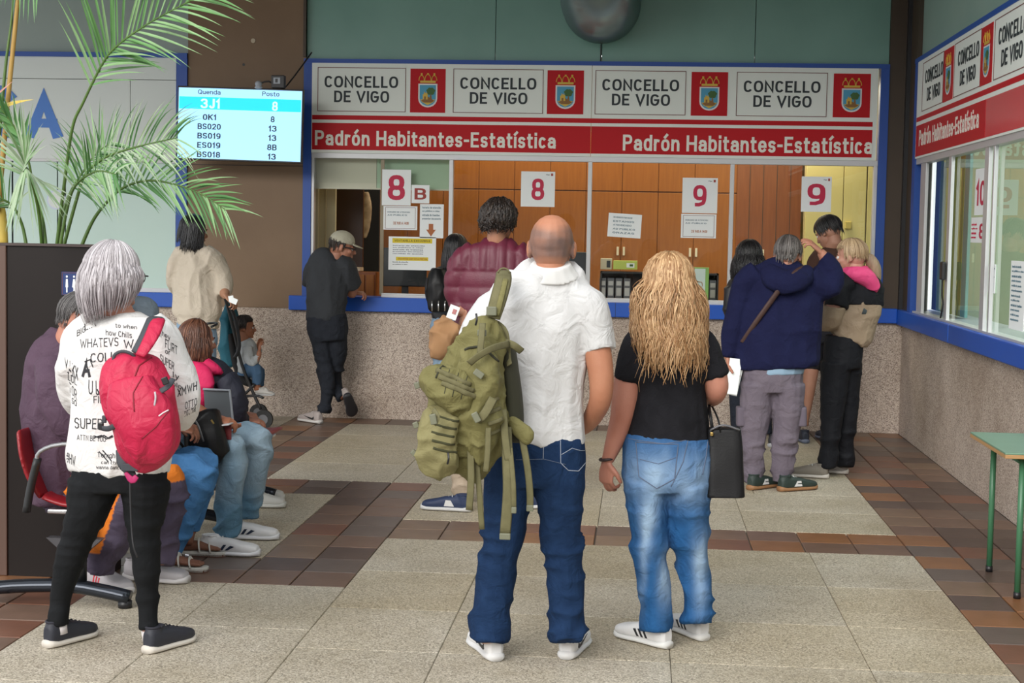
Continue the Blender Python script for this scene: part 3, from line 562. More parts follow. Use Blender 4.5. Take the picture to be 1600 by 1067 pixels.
for x0, x1, y0, y1, m, lab in ((938, 956, 404, 421, mm('cream_box', (.60, .54, .38), .7), 'small cream carton on top of the black desktop shelf'), (958, 996, 408, 421, mm('lime_box', (.50, .60, .12), .6), 'flat lime green paper box on top of the black desktop shelf')):
    a = at(x0, y1, 14.3); b = at(x1, y0, 14.3); e = empty('carton', (a.x, 14.3, a.z), lab, 'box'); MB().box((a.x, 14.3, a.z+.002), (b.x, 14.5, b.z)).build('carton_body', m, e, bevel=.003)
    MB().box((a.x+(b.x-a.x)*.55, 14.297, a.z+.02), (b.x-(b.x-a.x)*.12, 14.3, b.z-.02)).build('label', PAPER if 'lime' in lab else INK, e)
    if 'lime' in lab: MB().box((a.x+(b.x-a.x)*.68, 14.295, a.z+.03), (b.x-(b.x-a.x)*.18, 14.297, b.z-.03)).build('label', LEAF, e)
a = at(1076, 464, 13.8); b = at(1108, 418, 13.8); e = empty('screen_panel', (a.x, 13.8, 1.03), 'white panel with a lime green frame standing on the office desk', 'panel')
MB().box((a.x-.05, 13.8, 1.03), (b.x, 13.83, b.z)).build('panel_frame', mm('lime_frame', (.22, .42, .10), .5), e, bevel=.003); MB().box((a.x-.04, 13.795, 1.04), (b.x-.03, 13.8, b.z-.012)).build('panel_sheet', mm('white_panel', (.55, .66, .60), .5), e)
def monitor(x0, x1, y0, y1, lab, Y=14.0):
    a = at(x0, y1, Y); b = at(x1, y0, Y); cx = (a.x+b.x)/2; e = empty('monitor', (cx, Y, 1.03), lab, 'monitor')
    MB().box((a.x, Y, a.z), (b.x, Y+.03, b.z)).build('monitor_back', mm('monitor_black', (.018, .024, .03), .45), e, bevel=.01); MB().box((cx-.03, Y+.03, 1.04), (cx+.03, Y+.05, b.z-.1)).build('stand', BLACK, e)
    MB().box((cx-.12, Y-.06, 1.03), (cx+.12, Y+.12, 1.045)).build('monitor_foot', BLACK, e, bevel=.004)
monitor(598, 667, 388, 447, 'black computer monitor behind the notices of the first pane')
monitor(878, 917, 394, 446, 'black computer monitor beside the bald man behind the second pane')
a = at(597, 455, 13.7); tag(MB().box((a.x, 13.7, 1.03), (a.x+.12, 13.82, 1.06)).build('stapler', BLACK, None, bevel=.01), 'small black desk gadget behind the first pane', 'stapler')
# ---------------- left window with frosted board
w2 = structure('window_2', MB().box((-3.955, WY-.03, 1.04), (-3.862, WY+.08, 3.06)).box((-7.5, WY-.035, 3.03), (-3.862, WY+.08, 3.07)), BLUED, 'blue framed window of the office at the left', 'window', origin=(-4, WY, 1.04))
MB().box((-7.5, WY-.02, 1.04), (-3.955, WY+.03, 1.075)).box((-7.5, WY-.02, 2.14), (-3.955, WY+.03, 2.165)).build('window_frame', mm('white_track'), w2, bevel=.003)
FROST = mat('frosted_pane', (.52, .68, .62), .18, col2=(.58, .73, .68), nscale=1.2, spec=.4)
for a, b in ((-7.4, -5.4), (-5.39, -5.0), (-4.995, -4.93), (-4.925, -3.96)): MB().box((a, WY-.004, 1.075), (b-.005, WY+.004, 2.14)).build('pane', FROST, w2)
sb = empty('office_sign', (-4.6, WY-.02, 2.165), 'white office sign board with large blue letters behind the palm', 'sign')
BW = mm('board_white', (.66, .71, .68), .5)
for a, b, c, d in ((-7.4, -4.36, 2.165, 2.84), (-4.355, -3.96, 2.165, 2.84), (-7.4, -3.96, 2.845, 3.03)): MB().box((a, WY-.02, c), (b, WY-.004, d)).build('board_panel', BW, sb)
LB = mm('letter_blue', (.035, .17, .55), .45)
wtext('A', 38, 99, 137, 217, LB, sb, Y=WY-.022, bold=.055); wtext('C', -36, 27, 133, 219, LB, sb, Y=WY-.022, bold=.055)
tb = at(88, 312, WY-.01); MB().tube([(tb.x, WY-.008, tb.z), (tb.x, WY-.004, tb.z)], .085, n=24, sub=1).build('round_sticker', mm('sticker', (.55, .6, .75), .5), w2)
MB().tube([(tb.x, WY-.010, tb.z), (tb.x, WY-.007, tb.z)], .072, n=24, sub=1).build('sticker_centre', mm('board_white'), w2)
structure('wall_left_far', MB().box((-9, WY, .9), (-7.4, WY+.2, 4.4)), BROWN, 'far left end of the back wall', 'wall')

# ---------------- right hand windows
RX = 2.17
w3 = structure('window_3', MB().box((RX-.03, 12.86, 1.035), (RX+.06, 12.985, 3.03)).box((RX-.035, 3, 3.0), (RX+.06, 12.985, 3.035)), BLUED, 'blue framed row of service windows on the right hand wall', 'window', origin=(RX, 12.9, 1.035))
MB().box((RX-.02, 3, 2.2), (RX+.05, 12.86, 2.245)).build('window_frame', ALU, w3, bevel=.003)
for px, ww in ((1433.5, .22), (1479, .10), (1536, .12), (1547, .04)):
    yc = atX(px+(4 if px < 1440 else 0), 480, RX).y; MB().box((RX-.012, yc-ww/2, 1.035), (RX+.012, yc+ww/2, 2.21)).build('mullion', ALU, w3, bevel=.003)
for a, b in ((11.55, 12.5), (10.4, 11.4), (6.5, 10.1), (3, 6.4)): MB().add([(RX+.02, a, 1.04), (RX+.02, b, 1.04), (RX+.02, b, 2.2), (RX+.02, a, 2.2)], [(0, 1, 2, 3)]).build('pane', glassmat('side_glass', (.92, .99, .96), .22), w3)
MB().box((RX-.02, 3, 1.035), (RX+.3, 12.8, 1.05)).build('window_track', ALU, w3)
s3 = empty('side_sign', (RX-.02, 10, 2.25), 'red and white counter sign above the right hand windows', 'sign')
ysp = atX(1545, 250, RX).y
MB().box((RX-.03, 3, 2.245), (RX, 12.86, 3.0)).build('sign_board', WHITE, s3)
MB().box((RX-.032, ysp, 2.26), (RX-.03, 12.84, 2.50)).build('red_band', RED, s3); MB().box((RX-.032, 3, 2.26), (RX-.03, ysp-.01, 2.50)).build('red_band', mm('red_sign_glossy', (.58, .02, .03), .2), s3)
MB().box((RX-.032, 3, 2.53), (RX-.03, 12.84, 2.565)).build('red_stripe', RED, s3)
XS = RX-.032
def rY(px): return atX(px, 150, XS).y
for i, (b0, b1, t0, t1, c0, c1) in enumerate([(1441, 1472.5, 1445, 1472-0, 1473, 1488), (1489.5, 1530, 1495, 1527, 1530, 1548), (1551, 1606, 1557, 1601, 1610, 1640)]):
    ya, yb = rY(t0), rY(t1); text('CONCELLO', (XS, ya, 2.80), (0, -1, 0), (0, 0, 1), ya-yb, .10, INK, s3, bold=.018, scap=.73)
    text('DE VIGO', (XS, ya-(ya-yb)*.13, 2.66), (0, -1, 0), (0, 0, 1), (ya-yb)*.74, .10, INK, s3, bold=.018, scap=.73)
    oa, ob = rY(b0), rY(b1); outline(s3, (XS, oa, 2.60), (XS, ob, 2.60), (XS, ob, 2.965), (XS, oa, 2.965), (-1, 0, 0), INK)
    ca, cb = rY(c0), rY(c1); crest(s3, (XS+.002, ca, 2.595), (0, -1, 0), (0, 0, 1), ca-cb, .37)
ya, yb = rY(1438.5), rY(1531); text('Padrón Habitantes-Estatística', (XS, ya, 2.335), (0, -1, 0), (0, 0, 1), ya-yb, .125, LTXT, s3, bold=.022, scap=.74)
def rpaper(px0, px1, z0, z1, label, lines, X=RX+.015, m=PAPER):
    ya, yb = atX(px0, 350, X).y, atX(px1, 350, X).y; e = empty('notice', (X, (ya+yb)/2, z0), label, 'notice')
    MB().box((X-.002, yb, z0), (X, ya, z1)).build('sheet', m, e)
    for body, x0, x1, y0, y1, mt in lines: text(body, (X-.003, ya-(ya-yb)*x0, z0+(z1-z0)*y0), (0, -1, 0), (0, 0, 1), (ya-yb)*(x1-x0), (z1-z0)*(y1-y0), mt, e, bold=.02, thick=.001)
rpaper(1522, 1541, 1.78, 2.08, 'white sheet with a red 10 on the right hand window', [('10', .1, .85, .2, .8, REDINK)])
rpaper(1518, 1540, 1.60, 1.765, 'small red and white price style notice under the red 10', [('8', .6, .95, .15, .75, REDINK)]+scrib(.05, .5, .1, .8, 4, REDINK))
rpaper(1548, 1559, 1.29, 1.47, 'narrow printed notice at the edge of the nearest right hand pane', scrib(.1, .9, .1, .9, 8, BN))
rpaper(1583, 1606, 1.10, 1.50, 'tall printed notice low in the nearest right hand pane', scrib(.1, .9, .1, .95, 12, BN))
# office behind the right hand panes
structure('wall_side_office', MB().box((4.6, 3, 0), (4.7, 14.84, 3.05)).box((2.45, 13.3, 0), (4.7, 13.36, 3.05)), mat('side_office_wall', (.48, .58, .42), .7, col2=(.58, .62, .44), nscale=1.5), 'pale green wall of the side office', 'wall')
structure('floor_side_office', MB().box((2.4, 3, -.05), (4.7, 14.8, .02)), mm('office_floor'), 'floor of the side office', 'floor')
structure('ceiling_side_office', MB().box((2.3, 3, 3.05), (4.7, 13.4, 3.1)), mm('office_ceiling'), 'ceiling of the side office', 'ceiling')
cu = empty('office_curtain', (2.75, 12.9, 0), 'blue and olive vertical blind strips behind the first right hand pane', 'blind')
for k, (m, c) in enumerate([('strip_blue', (.03, .1, .35)), ('strip_teal', (.15, .32, .30)), ('strip_olive', (.24, .26, .06)), ('strip_dark', (.02, .04, .02)), ('strip_olive', (.24, .26, .06)), ('strip_olive', (.24, .26, .06)), ('strip_teal', (.15, .32, .30))]):
    MB().box((2.32, 12.75-k*.19, 1.06), (2.34, 12.75-k*.19+.17, 2.4)).build('blind_strip', mm(m, c, .6), cu)
ms = empty('wall_map', (4.58, 11.6, 1.2), 'faded wall chart with orange marks in the side office', 'chart')
MB().box((4.57, 10.2, 1.3), (4.59, 13.2, 2.3)).build('chart_sheet', mat('chart', (.50, .48, .30), .7, col2=(.45, .25, .12), nscale=7, nmix=.4), ms)
po = empty('blue_poster', (4.58, 8.9, 1.3), 'blue and violet poster in the side office', 'poster'); MB().box((4.57, 7.6, 1.25), (4.59, 9.9, 1.95)).build('poster_sheet', mat('poster', (.02, .07, .28), .5, col2=(.2, .35, .5), nscale=3), po)
e = empty('entry_phone', (RX-.03, atX(1481, 420, RX).y, 1.33), 'small black intercom handset on the right hand window mullion', 'intercom')
yc = atX(1481, 420, RX).y; MB().box((RX-.05, yc-.05, 1.33), (RX-.021, yc+.05, 1.46)).build('handset', BLACK, e, bevel=.01)
MB().tube([(RX-.035, yc, 1.33), (RX-.03, yc+.02, 1.22), (RX-.03, yc-.03, 1.16), (RX-.035, yc+.02, 1.06)], .006, n=6).build('cord', BLACK, e)

# ---------------- duct
DUCT = mat('duct_metal', (.30, .40, .40), .3, .8)
du = empty('ventilation_duct', (at(937, 0, 13).x, 13.4, 3.4), 'ribbed metal ventilation duct above the sign', 'duct')
R0 = (at(1000, 0, 13.1).x-at(877, 0, 13.1).x)/2; cxd = at(938.5, 0, 13.1).x; zb = at(937, 61, 13.1).z
path = []; zc = zb+R0
for k in range(70):
    yy = 13.40-k*.022
    path.append((cxd, yy, zc+max(0, (k-14))**2*.0005))
mb = MB(); v, f = loft(path, [R0*(1+(.02 if k % 2 else -.02)) for k in range(70)], n=40, ref=(0, 0, 1), sub=1, cap=True); mb.add(v, f); mb.build('duct_pipe', DUCT, du, True)
MB().tube([(cxd, 13.39, zb-.01), (cxd+.002, 13.39, zb-.12), (cxd, 13.385, 3.04)], .004, n=5).build('drip_wire', BLACK, du)
# ---------------- display screen
SY = 12.95
tl, tr, bl_, br = [at(x, y, SY) for x, y in ((275.5, 133), (473, 140.5), (277, 249.5), (473, 255))]
c = (tl+tr+bl_+br)/4; U = ((tr-tl)+(br-bl_)).normalized(); V_ = ((tl-bl_)+(tr-br)); V_ = (V_-U*V_.dot(U)).normalized(); hw = ((tr-tl).length+(br-bl_).length)/4; hh = ((tl-bl_).length+(tr-br).length)/4; NN = U.cross(V_)
tv = empty('queue_screen', c, 'wall mounted queue display listing ticket numbers', 'screen')
MB().obox(c-NN*.02, U, V_, NN, hw, hh, .02).build('casing', BLACK, tv, bevel=.004)
scm = lambda n, col, e: mat(n, col, .4, emit=e)
SCR = scm('screen_pale_blue', (.30, .60, .88), .75); MB().obox(c+NN*.001, U, V_, NN, hw-.012, hh-.014, .001).build('display', SCR, tv)
MB().obox(c+NN*.003+V_*(hh*.55), U, V_, NN, hw-.018, hh*.165, .0005).build('highlight_row', scm('screen_cyan', (.0, .50, .80), .8), tv)
def stx(b, x0, x1, y0, y1, m, bold=.03):
    a = c-U*hw+V_*hh+U*(2*hw*x0)-V_*(2*hh*y1)+NN*.004; text(b, a, U, V_, 2*hw*(x1-x0), 2*hh*(y1-y0), m, tv, bold=bold, thick=.0006, scap=.73)
DK = mm('screen_dark_text', (.02, .03, .06), .5); LT = scm('screen_light_text', (.45, .85, .95), .8)
stx('Quenda', .165, .345, .045, .105, DK, .01); stx('Posto', .675, .81, .045, .105, DK, .01)
stx('3J1', .185, .34, .165, .295, LT); stx('8', .755, .80, .175, .30, LT)
for i, (a, b) in enumerate([('0K1', '8'), ('BS020', '13'), ('BS019', '13'), ('ES019', '8B'), ('BS018', '13')]):
    y = .375+i*.1265; wq = .105 if i == 0 else .185; stx(a, .26-wq/2, .26+wq/2, y, y+.078, DK, .017)
    wq = .03 if b == '8' else (.075 if b == '8B' else .065); stx(b, .762-wq/2, .762+wq/2, y, y+.080, DK, .017)
MB().box((c.x-.1, SY, c.z-.1), (c.x+.1, WY-.02, c.z+.1)).build('wall_bracket', BLACK, tv)
e = empty('media_box', at(434, 127, SY), 'small black player box with a patterned face on top of the queue screen', 'box'); b = at(434, 127, SY)
MB().box((b.x-.055, SY, b.z-.055), (b.x+.055, SY+.06, b.z+.05)).build('box_body', BLACK, e, bevel=.006)
MB().box((b.x-.035, SY-.003, b.z-.02), (b.x+.02, SY, b.z+.03)).build('label', mm('cool_grey', (.35, .38, .42), .5), e); MB().box((b.x-.02, SY-.005, b.z-.01), (b.x+.0, SY-.002, b.z+.02)).build('emblem', BLACK, e)
b = at(404, 131, SY); tag(link('webcam', remesh([ell(b, (.03, .03, .025)), ell(b-Vector((0, 0, .03)), (.035, .02, .012))], .005, 1), mm('cool_grey'), None, True), 'small grey camera on the queue screen', 'camera')
cb = MB().tube([at(404, 131, SY+.04), at(420, 127, SY+.05), at(436, 136, SY+.09), at(448, 134, 13.1), at(487, 82, 13.3)], .007, n=6).build('power_cable', BLACK); tag(cb, 'black cable rising from the queue screen to the wall', 'cable')
# ---------------- unseen facade added behind the camera to tone down glass reflections
structure('wall_reflection_dimmer', MB().box((-14, -12, 0), (14, -11.5, 5)), mm('reflection_dimmer', (.22, .2, .18), .8), 'unseen facade added behind the camera to dim reflections', 'wall')
# ================================================================== PEOPLE TOOLS
def rot_head(px, py, Y, yaw, pitch=0, roll=0, sc=1.0):
    """head frame: x right, y towards the face, z up. yaw 0 looks away from the camera, + turns to the right"""
    R = Euler((0, 0, math.radians(-yaw))).to_matrix() @ Euler((math.radians(pitch), math.radians(roll), 0)).to_matrix()
    Mx = R.to_4x4() @ Matrix.Scale(sc, 4); Mx.translation = at(px, py, Y); return Mx
def xf(Mx, V): V = np.asarray(V); return V@np.array(Mx.to_3x3()).T+np.array(Mx.translation)
_head = None
def head_local():
    global _head
    if _head is None:
        P = [ell((0, -.012, .032), (.076, .096, .088)), ell((0, -.035, -.005), (.066, .062, .066)), ell((0, .028, -.02), (.062, .062, .075)), ell((0, .05, -.068), (.040, .036, .036)),
             ell((0, .035, -.045), (.054, .045, .05)), ell((0, .078, .022), (.045, .012, .012)), loft([(0, .082, .012), (0, .096, -.008), (0, .104, -.022), (0, .088, -.032)], [.008, .010, .013, .012], [.010, .012, .013, .008], 10),
             ell((0, .087, -.052), (.022, .010, .006)), ell((0, .086, -.060), (.019, .010, .006)), ell((0, .078, -.088), (.018, .014, .013)),
             ell((.040, .060, -.018), (.022, .022, .020)), ell((-.040, .060, -.018), (.022, .022, .020)),
             ell((.014, .092, -.026), (.007, .009, .006)), ell((-.014, .092, -.026), (.007, .009, .006))]
        for s in (-1, 1):
            P += [ell((s*.079, -.012, -.002), (.007, .017, .031), (math.radians(-12), 0, math.radians(-s*22))), ell((s*.074, -.004, -.022), (.008, .010, .012))]
        me = remesh(P, .0052, 2); _head = tolists(me)
    return _head
def hand_parts(wr, d, nrm, size=1.0, curl=(.5, .6, .7, .8), side=1, thumb=.5, spread=.10):
    """palm + four fingers + thumb. wr wrist, d finger direction, nrm palm normal (fingers curl towards it), side: thumb side sign"""
    d = Vector(d).normalized(); n = Vector(nrm); n = (n-d*n.dot(d)).normalized(); x = d.cross(n)*side; wr = Vector(wr); s = size
    P = [loft([wr-d*.02*s, wr+d*.015*s, wr+d*.05*s, wr+d*.092*s], [.024*s, .030*s, .041*s, .039*s], [.018*s, .015*s, .015*s, .011*s], 12, ref=n, sub=2)]
    for i, (off, L) in enumerate(zip((.030, .0105, -.0095, -.028), (.070, .080, .073, .057))):
        p = wr+d*(.086 if i < 3 else .078)*s+x*off*s; a = 0; pts = [p-d*.012*s, p]; fd = (d+x*(off*spread*30*.1)).normalized()
        for k, f in enumerate((.45, .31, .24)):
            a += curl[i]*(1, 1.1, .8)[k]; q = fd*math.cos(a)+n*math.sin(a); p = p+q*L*f*s; pts.append(p)
        P.append(loft(pts, [.0095*s, .0092*s, .0086*s, .008*s, .0062*s], None, 8, ref=x, sub=2))
    p = wr+d*.022*s+x*.026*s; t1 = (d*.75+x*.75+n*.25).normalized(); t2 = (d*.95+x*.25+n*thumb).normalized()
    P.append(loft([p-t1*.015*s, p, p+t1*.035*s, p+t1*.035*s+t2*.028*s, p+t1*.035*s+t2*.048*s], [.013*s, .0135*s, .011*s, .0098*s, .007*s], None, 8, sub=2))
    return P
def V3(t): return Vector(t)
def F_neck_z(s): return s.neck.z-.0 if hasattr(s, 'neck') else 9
class Fig:
    def __init__(s, Y, base, label, group=None, skin=(.50, .26, .17), cat='person'):
        s.Y = Y; s.s = Y/FOC; b = at(base[0], base[1], Y); s.root = empty('person', (b.x, Y, max(0, b.z) if base[1] < 5000 else 0), label, cat, group)
        s.skin = skin; s.extra = []
    def p(s, px, py, d=0): return at(px, py, s.Y+d)
    def limb(s, L, k=1.0, add=0, n=14, ref=(0, 1, 0), sub=3, sq=2.0):
        """L: (px, py, depth offset m, half width px[, half depth px])"""
        P = [s.p(q[0], q[1], q[2]) for q in L]; ra = [(q[3]*s.s*k+add) for q in L]; rb = [((q[4] if len(q) > 4 else q[3])*s.s*k+add) for q in L]
        return loft(P, ra, rb, n, ref, sub, True, sq)
    def head(s, px, py, yaw=0, pitch=0, roll=0, sc=1.0, d=0):
        s.H = rot_head(px, py, s.Y+d, yaw, pitch, roll, sc); v, f = head_local(); s.headv = (xf(s.H, v).tolist(), f)
        return s.H
    def body(s, limbs, hands=(), vox=.011, tint=None, tintfn=None, rough=.55):
        parts = list(limbs)
        if hasattr(s, 'H'): parts.append(loft([V3(xf(s.H, [(0, -.028, -.03)])[0]), V3(xf(s.H, [(0, -.026, -.085)])[0]), s.neck], [.054, .056, .062], [.052, .056, .06], 16, sub=2))
        me = remesh(parts, vox, 2); mb = MB(); v, f = tolists(me); mb.add(v, f)
        if hasattr(s, 'H'): mb.add(*s.headv)
        for h in hands: mb.add(*tolists(remesh(h, .0042, 1)))
        out = mb.mesh('body'); at_ = None
        if tintfn: at_ = tintfn(mco(out))
        c = s.skin; sk = mat('skin', c, rough, col2=(c[0]*.82, c[1]*.68, c[2]*.62), nscale=7, nmix=.9, bump=.12, bscale=220, tint=tint)
        sk.node_tree.nodes['Principled BSDF'].inputs['Subsurface Weight'].default_value = .06
        sk.node_tree.nodes['Principled BSDF'].inputs['Subsurface Radius'].default_value = (.01, .004, .002)
        o = link('body', out, sk, s.root, True, attr=at_); s.bodyo = o
        if hasattr(s, 'H'):
            for sx in (-1, 1):
                e = MB().add(*ell((0, 0, 0), (.0125,)*3, nu=12, nv=8)); c0 = xf(s.H, [(sx*.030, .0745, .004)])[0]
                e.v = [tuple(np.array(q)*s.H.to_scale()[0]+c0) for q in e.v]; eo = e.build('eye', mm('eye_white', (.6, .58, .55), .2), s.root, True)
                e = MB().add(*ell((0, 0, 0), (.0065,)*3, nu=10, nv=6)); c1 = xf(s.H, [(sx*.030, .0815, .004)])[0]; e.v = [tuple(np.array(q)*s.H.to_scale()[0]+c1) for q in e.v]; e.build('iris', mm('iris', (.03, .015, .008), .2), eo, True)
                br = loft([V3(xf(s.H, [(sx*a, b, c_)])[0]) for a, b, c_ in ((.014, .089, .024), (.030, .087, .030), (.048, .074, .024))], [.003, .0045, .002], [.003]*3, 6, sub=2)
                MB().add(*br).build('eyebrow', mm('brow', (.05, .03, .02), .8), s.root, True)
        return o
    def make(s, name, parts, m, vox=.009, smooth=3, wr=(), label=None, parent=None, tintfn=None, post=None):
        me = remesh(parts, vox, smooth, name); P = mco(me).copy(); N = mno(me).copy()
        D = np.zeros(len(P)); zn = F_neck_z(s)
        for w_ in wr:
            amp, f, kind = w_[:3]; seed = w_[3] if len(w_) > 3 else 0; q = P.copy()
            q += np.stack([vn(P, (5, 5, 5), seed+9), vn(P, (5, 5, 5), seed+11), vn(P, (5, 5, 5), seed+13)], 1)*.05
            n = ridge(q, f, seed)*1.5 if kind == 'r' else vn(q, f, seed)*1.3
            k = amp if not callable(amp) else amp(P)
            D += n*k*np.clip((zn-P[:, 2])/.10, .15, 1)
        if post: D += post(P, N)
        setco(me, P+N*D[:, None]); o = link(name, me, m, parent or s.root, True, attr=tintfn(P) if tintfn else None)
        if label: o['label'] = label
        return o
def zz(F, py, px=800): return F.p(px, py).z
def decal(target_objs, polys, m, parent, name, off=.003, dirv=None, th=.0015):
    """flat pieces pressed on a surface: polys are lists of world points on the camera side, moved along dirv onto the mesh"""
    pass
_bvh = {}
def bvh_of(o):
    if o.name not in _bvh:
        me = o.data; org = ORG[o.name]; _bvh[o.name] = BVHTree.FromPolygons([v.co+org for v in me.vertices], [tuple(p.vertices) for p in me.polygons])
    return _bvh[o.name]
def onto(o, pt, off=.003, back=.6, dirv=None):
    """drop a point on mesh o along the viewing depth (default +Y)"""
    d = Vector(dirv or (0, 1, 0)).normalized(); p = Vector(pt)-d*back; h = bvh_of(o).ray_cast(p, d)
    return h[0]-d*off if h[0] is not None else None
def stitched(o, pts, r, m, parent, name='stitching', off=.001, dense=8, flat=False, dirv=None):
    """thin line following a surface through the given world points"""
    Q = []
    for a, b in zip(pts[:-1], pts[1:]):
        for k in range(dense): q = onto(o, Vector(a).lerp(Vector(b), k/dense), off, dirv=dirv); Q.append(q)
    Q.append(onto(o, pts[-1], off, dirv=dirv)); Q = [q for q in Q if q is not None]
    if len(Q) < 3: return None
    return MB().tube([tuple(q) for q in Q], r, r*(.4 if flat else 1), n=6 if not flat else 8, sub=1).build(name, m, parent, True)
def printed(o, F, body, x0, x1, y0, y1, m, parent, name='lettering', slant=0, bold=.01, off=.0015, mirror=False):
    """lettering printed on cloth: text fitted in a photograph box, pressed on the garment"""
    me = stroke_mesh(body, .11+bold*2, .14, .03) if all(ch in GL for ch in body) else text_mesh(body, bold, 0, 2); P = mco(me); a = P.min(0); b = P.max(0)
    X = (P[:, 0]-a[0])/(b[0]-a[0]); Yv = (P[:, 1]-a[1])/(b[1]-a[1]); co = []
    for i in range(len(P)):
        pt = F.p(x0+(x1-x0)*X[i], y1+(y0-y1)*Yv[i]+slant*X[i]); q = onto(o, pt, off, dirv=(pt-Vector((0, 0, CAM_H))).normalized()); co.append(q)
    if any(c is None for c in co): 
        good = [c for c in co if c is not None]
        if len(good) < len(co)*.7: bpy.data.meshes.remove(me); return None
        co = [c if c is not None else good[0] for c in co]
    setco(me, np.array([tuple(c) for c in co])); return link(name, me, m, parent)
# ---------------- hair
C0 = np.array((0, -.012, .032)); RR = np.array((.076, .096, .088))
def hair(F, m, length, n=240, tipdark=.0, width=.010, k=1.10, wave=.0, wfreq=30, theta_end=-8, flare=.0, face=118, part=0, jit=.012, seed=1, name='hair', curl=0, back=0.0, taper=.3, steps=14, thick=.35, tips=0, top=82, droop_in=0, clump=1, light=.35):
    """locks flowing from the crown over the skull, then falling; length(phi) metres below the skull part"""
    r = np.random.default_rng(seed); mb = MB()
    def path(phi, kk, L, ph, te):
        pts = []; th = np.linspace(top, te, 9)
        for t in th:
            a = math.radians(t); f = math.radians(phi)
            base = kk+.03*math.cos(a)
            x = math.cos(a)*math.sin(f)*RR[0]*base+part*.02*math.sin(a); y = -math.cos(a)*math.cos(f)*RR[1]*base; z = math.sin(a)*RR[2]*kk
            pts.append(C0+np.array((x, y, z)))
        if L > 0:
            p = pts[-1].copy(); dirx = np.array((math.sin(math.radians(phi)), -math.cos(math.radians(phi)), 0)); M_ = steps-6
            for i in range(1, M_+1):
                u = i/M_; z = -L*u
                w_ = wave*math.sin(u*wfreq*L+ph)*min(1, u*3); w2 = wave*math.cos(u*wfreq*L*.8+ph*1.7)*min(1, u*3)
                q = p+np.array((0, 0, z))+dirx*(flare*math.sin(min(1, u*1.6)*math.pi/2)-droop_in*u**2.2)+np.array((w_, w2*.5-back*u, 0)); pts.append(q)
        return pts
    # underlayer
    NP = 40; grid = []
    phis = np.linspace(-face, face, NP)
    for ph in phis:
        te = theta_end(ph) if callable(theta_end) else theta_end; grid.append(path(ph, k-.03, max(0, length(ph)-.02), ph*.1, te))
    m0 = min(len(g) for g in grid); V = [tuple(q) for g in grid for q in g[:m0]]; Fc = [(i*m0+j, (i+1)*m0+j, (i+1)*m0+j+1, i*m0+j+1) for i in range(NP-1) for j in range(m0-1)]
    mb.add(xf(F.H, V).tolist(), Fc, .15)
    for i in range(n):
        phi = (r.random()*2-1)*face; te = (theta_end(phi) if callable(theta_end) else theta_end)+r.normal()*3; L = max(0, length(phi)+r.normal()*jit*1.5)
        kk = k+r.normal()*.018; P = path(phi+r.normal()*2, kk, L, r.random()*6.28, te); P = P[1 if r.random() < .6 else 0:]
        if curl:
            P = [q+r.normal(size=3)*curl for q in P]
        m_ = len(P); rr = [width*(.7+.6*r.random())*min(1, .5+j/3)*(1-(1-taper)*max(0, (j/(m_-1)-.55)/.45)) for j in range(m_)]
        P = xf(F.H, P); v, f = loft([tuple(q) for q in P], rr, [q*thick for q in rr], 6, ref=tuple(P[0]-np.array(F.H.translation)), sub=1, cap=True)
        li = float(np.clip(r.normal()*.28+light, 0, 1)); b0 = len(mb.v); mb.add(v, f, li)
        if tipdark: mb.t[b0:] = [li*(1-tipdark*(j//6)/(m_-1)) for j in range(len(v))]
    return mb.build(name, m, F.root, True, tint=True)
def hairmat(name, a, b, rough=.42):
    m = mat(name, a, rough, tint=b, bump=.35, bscale=40, vec=(9, 9, .8)); return m
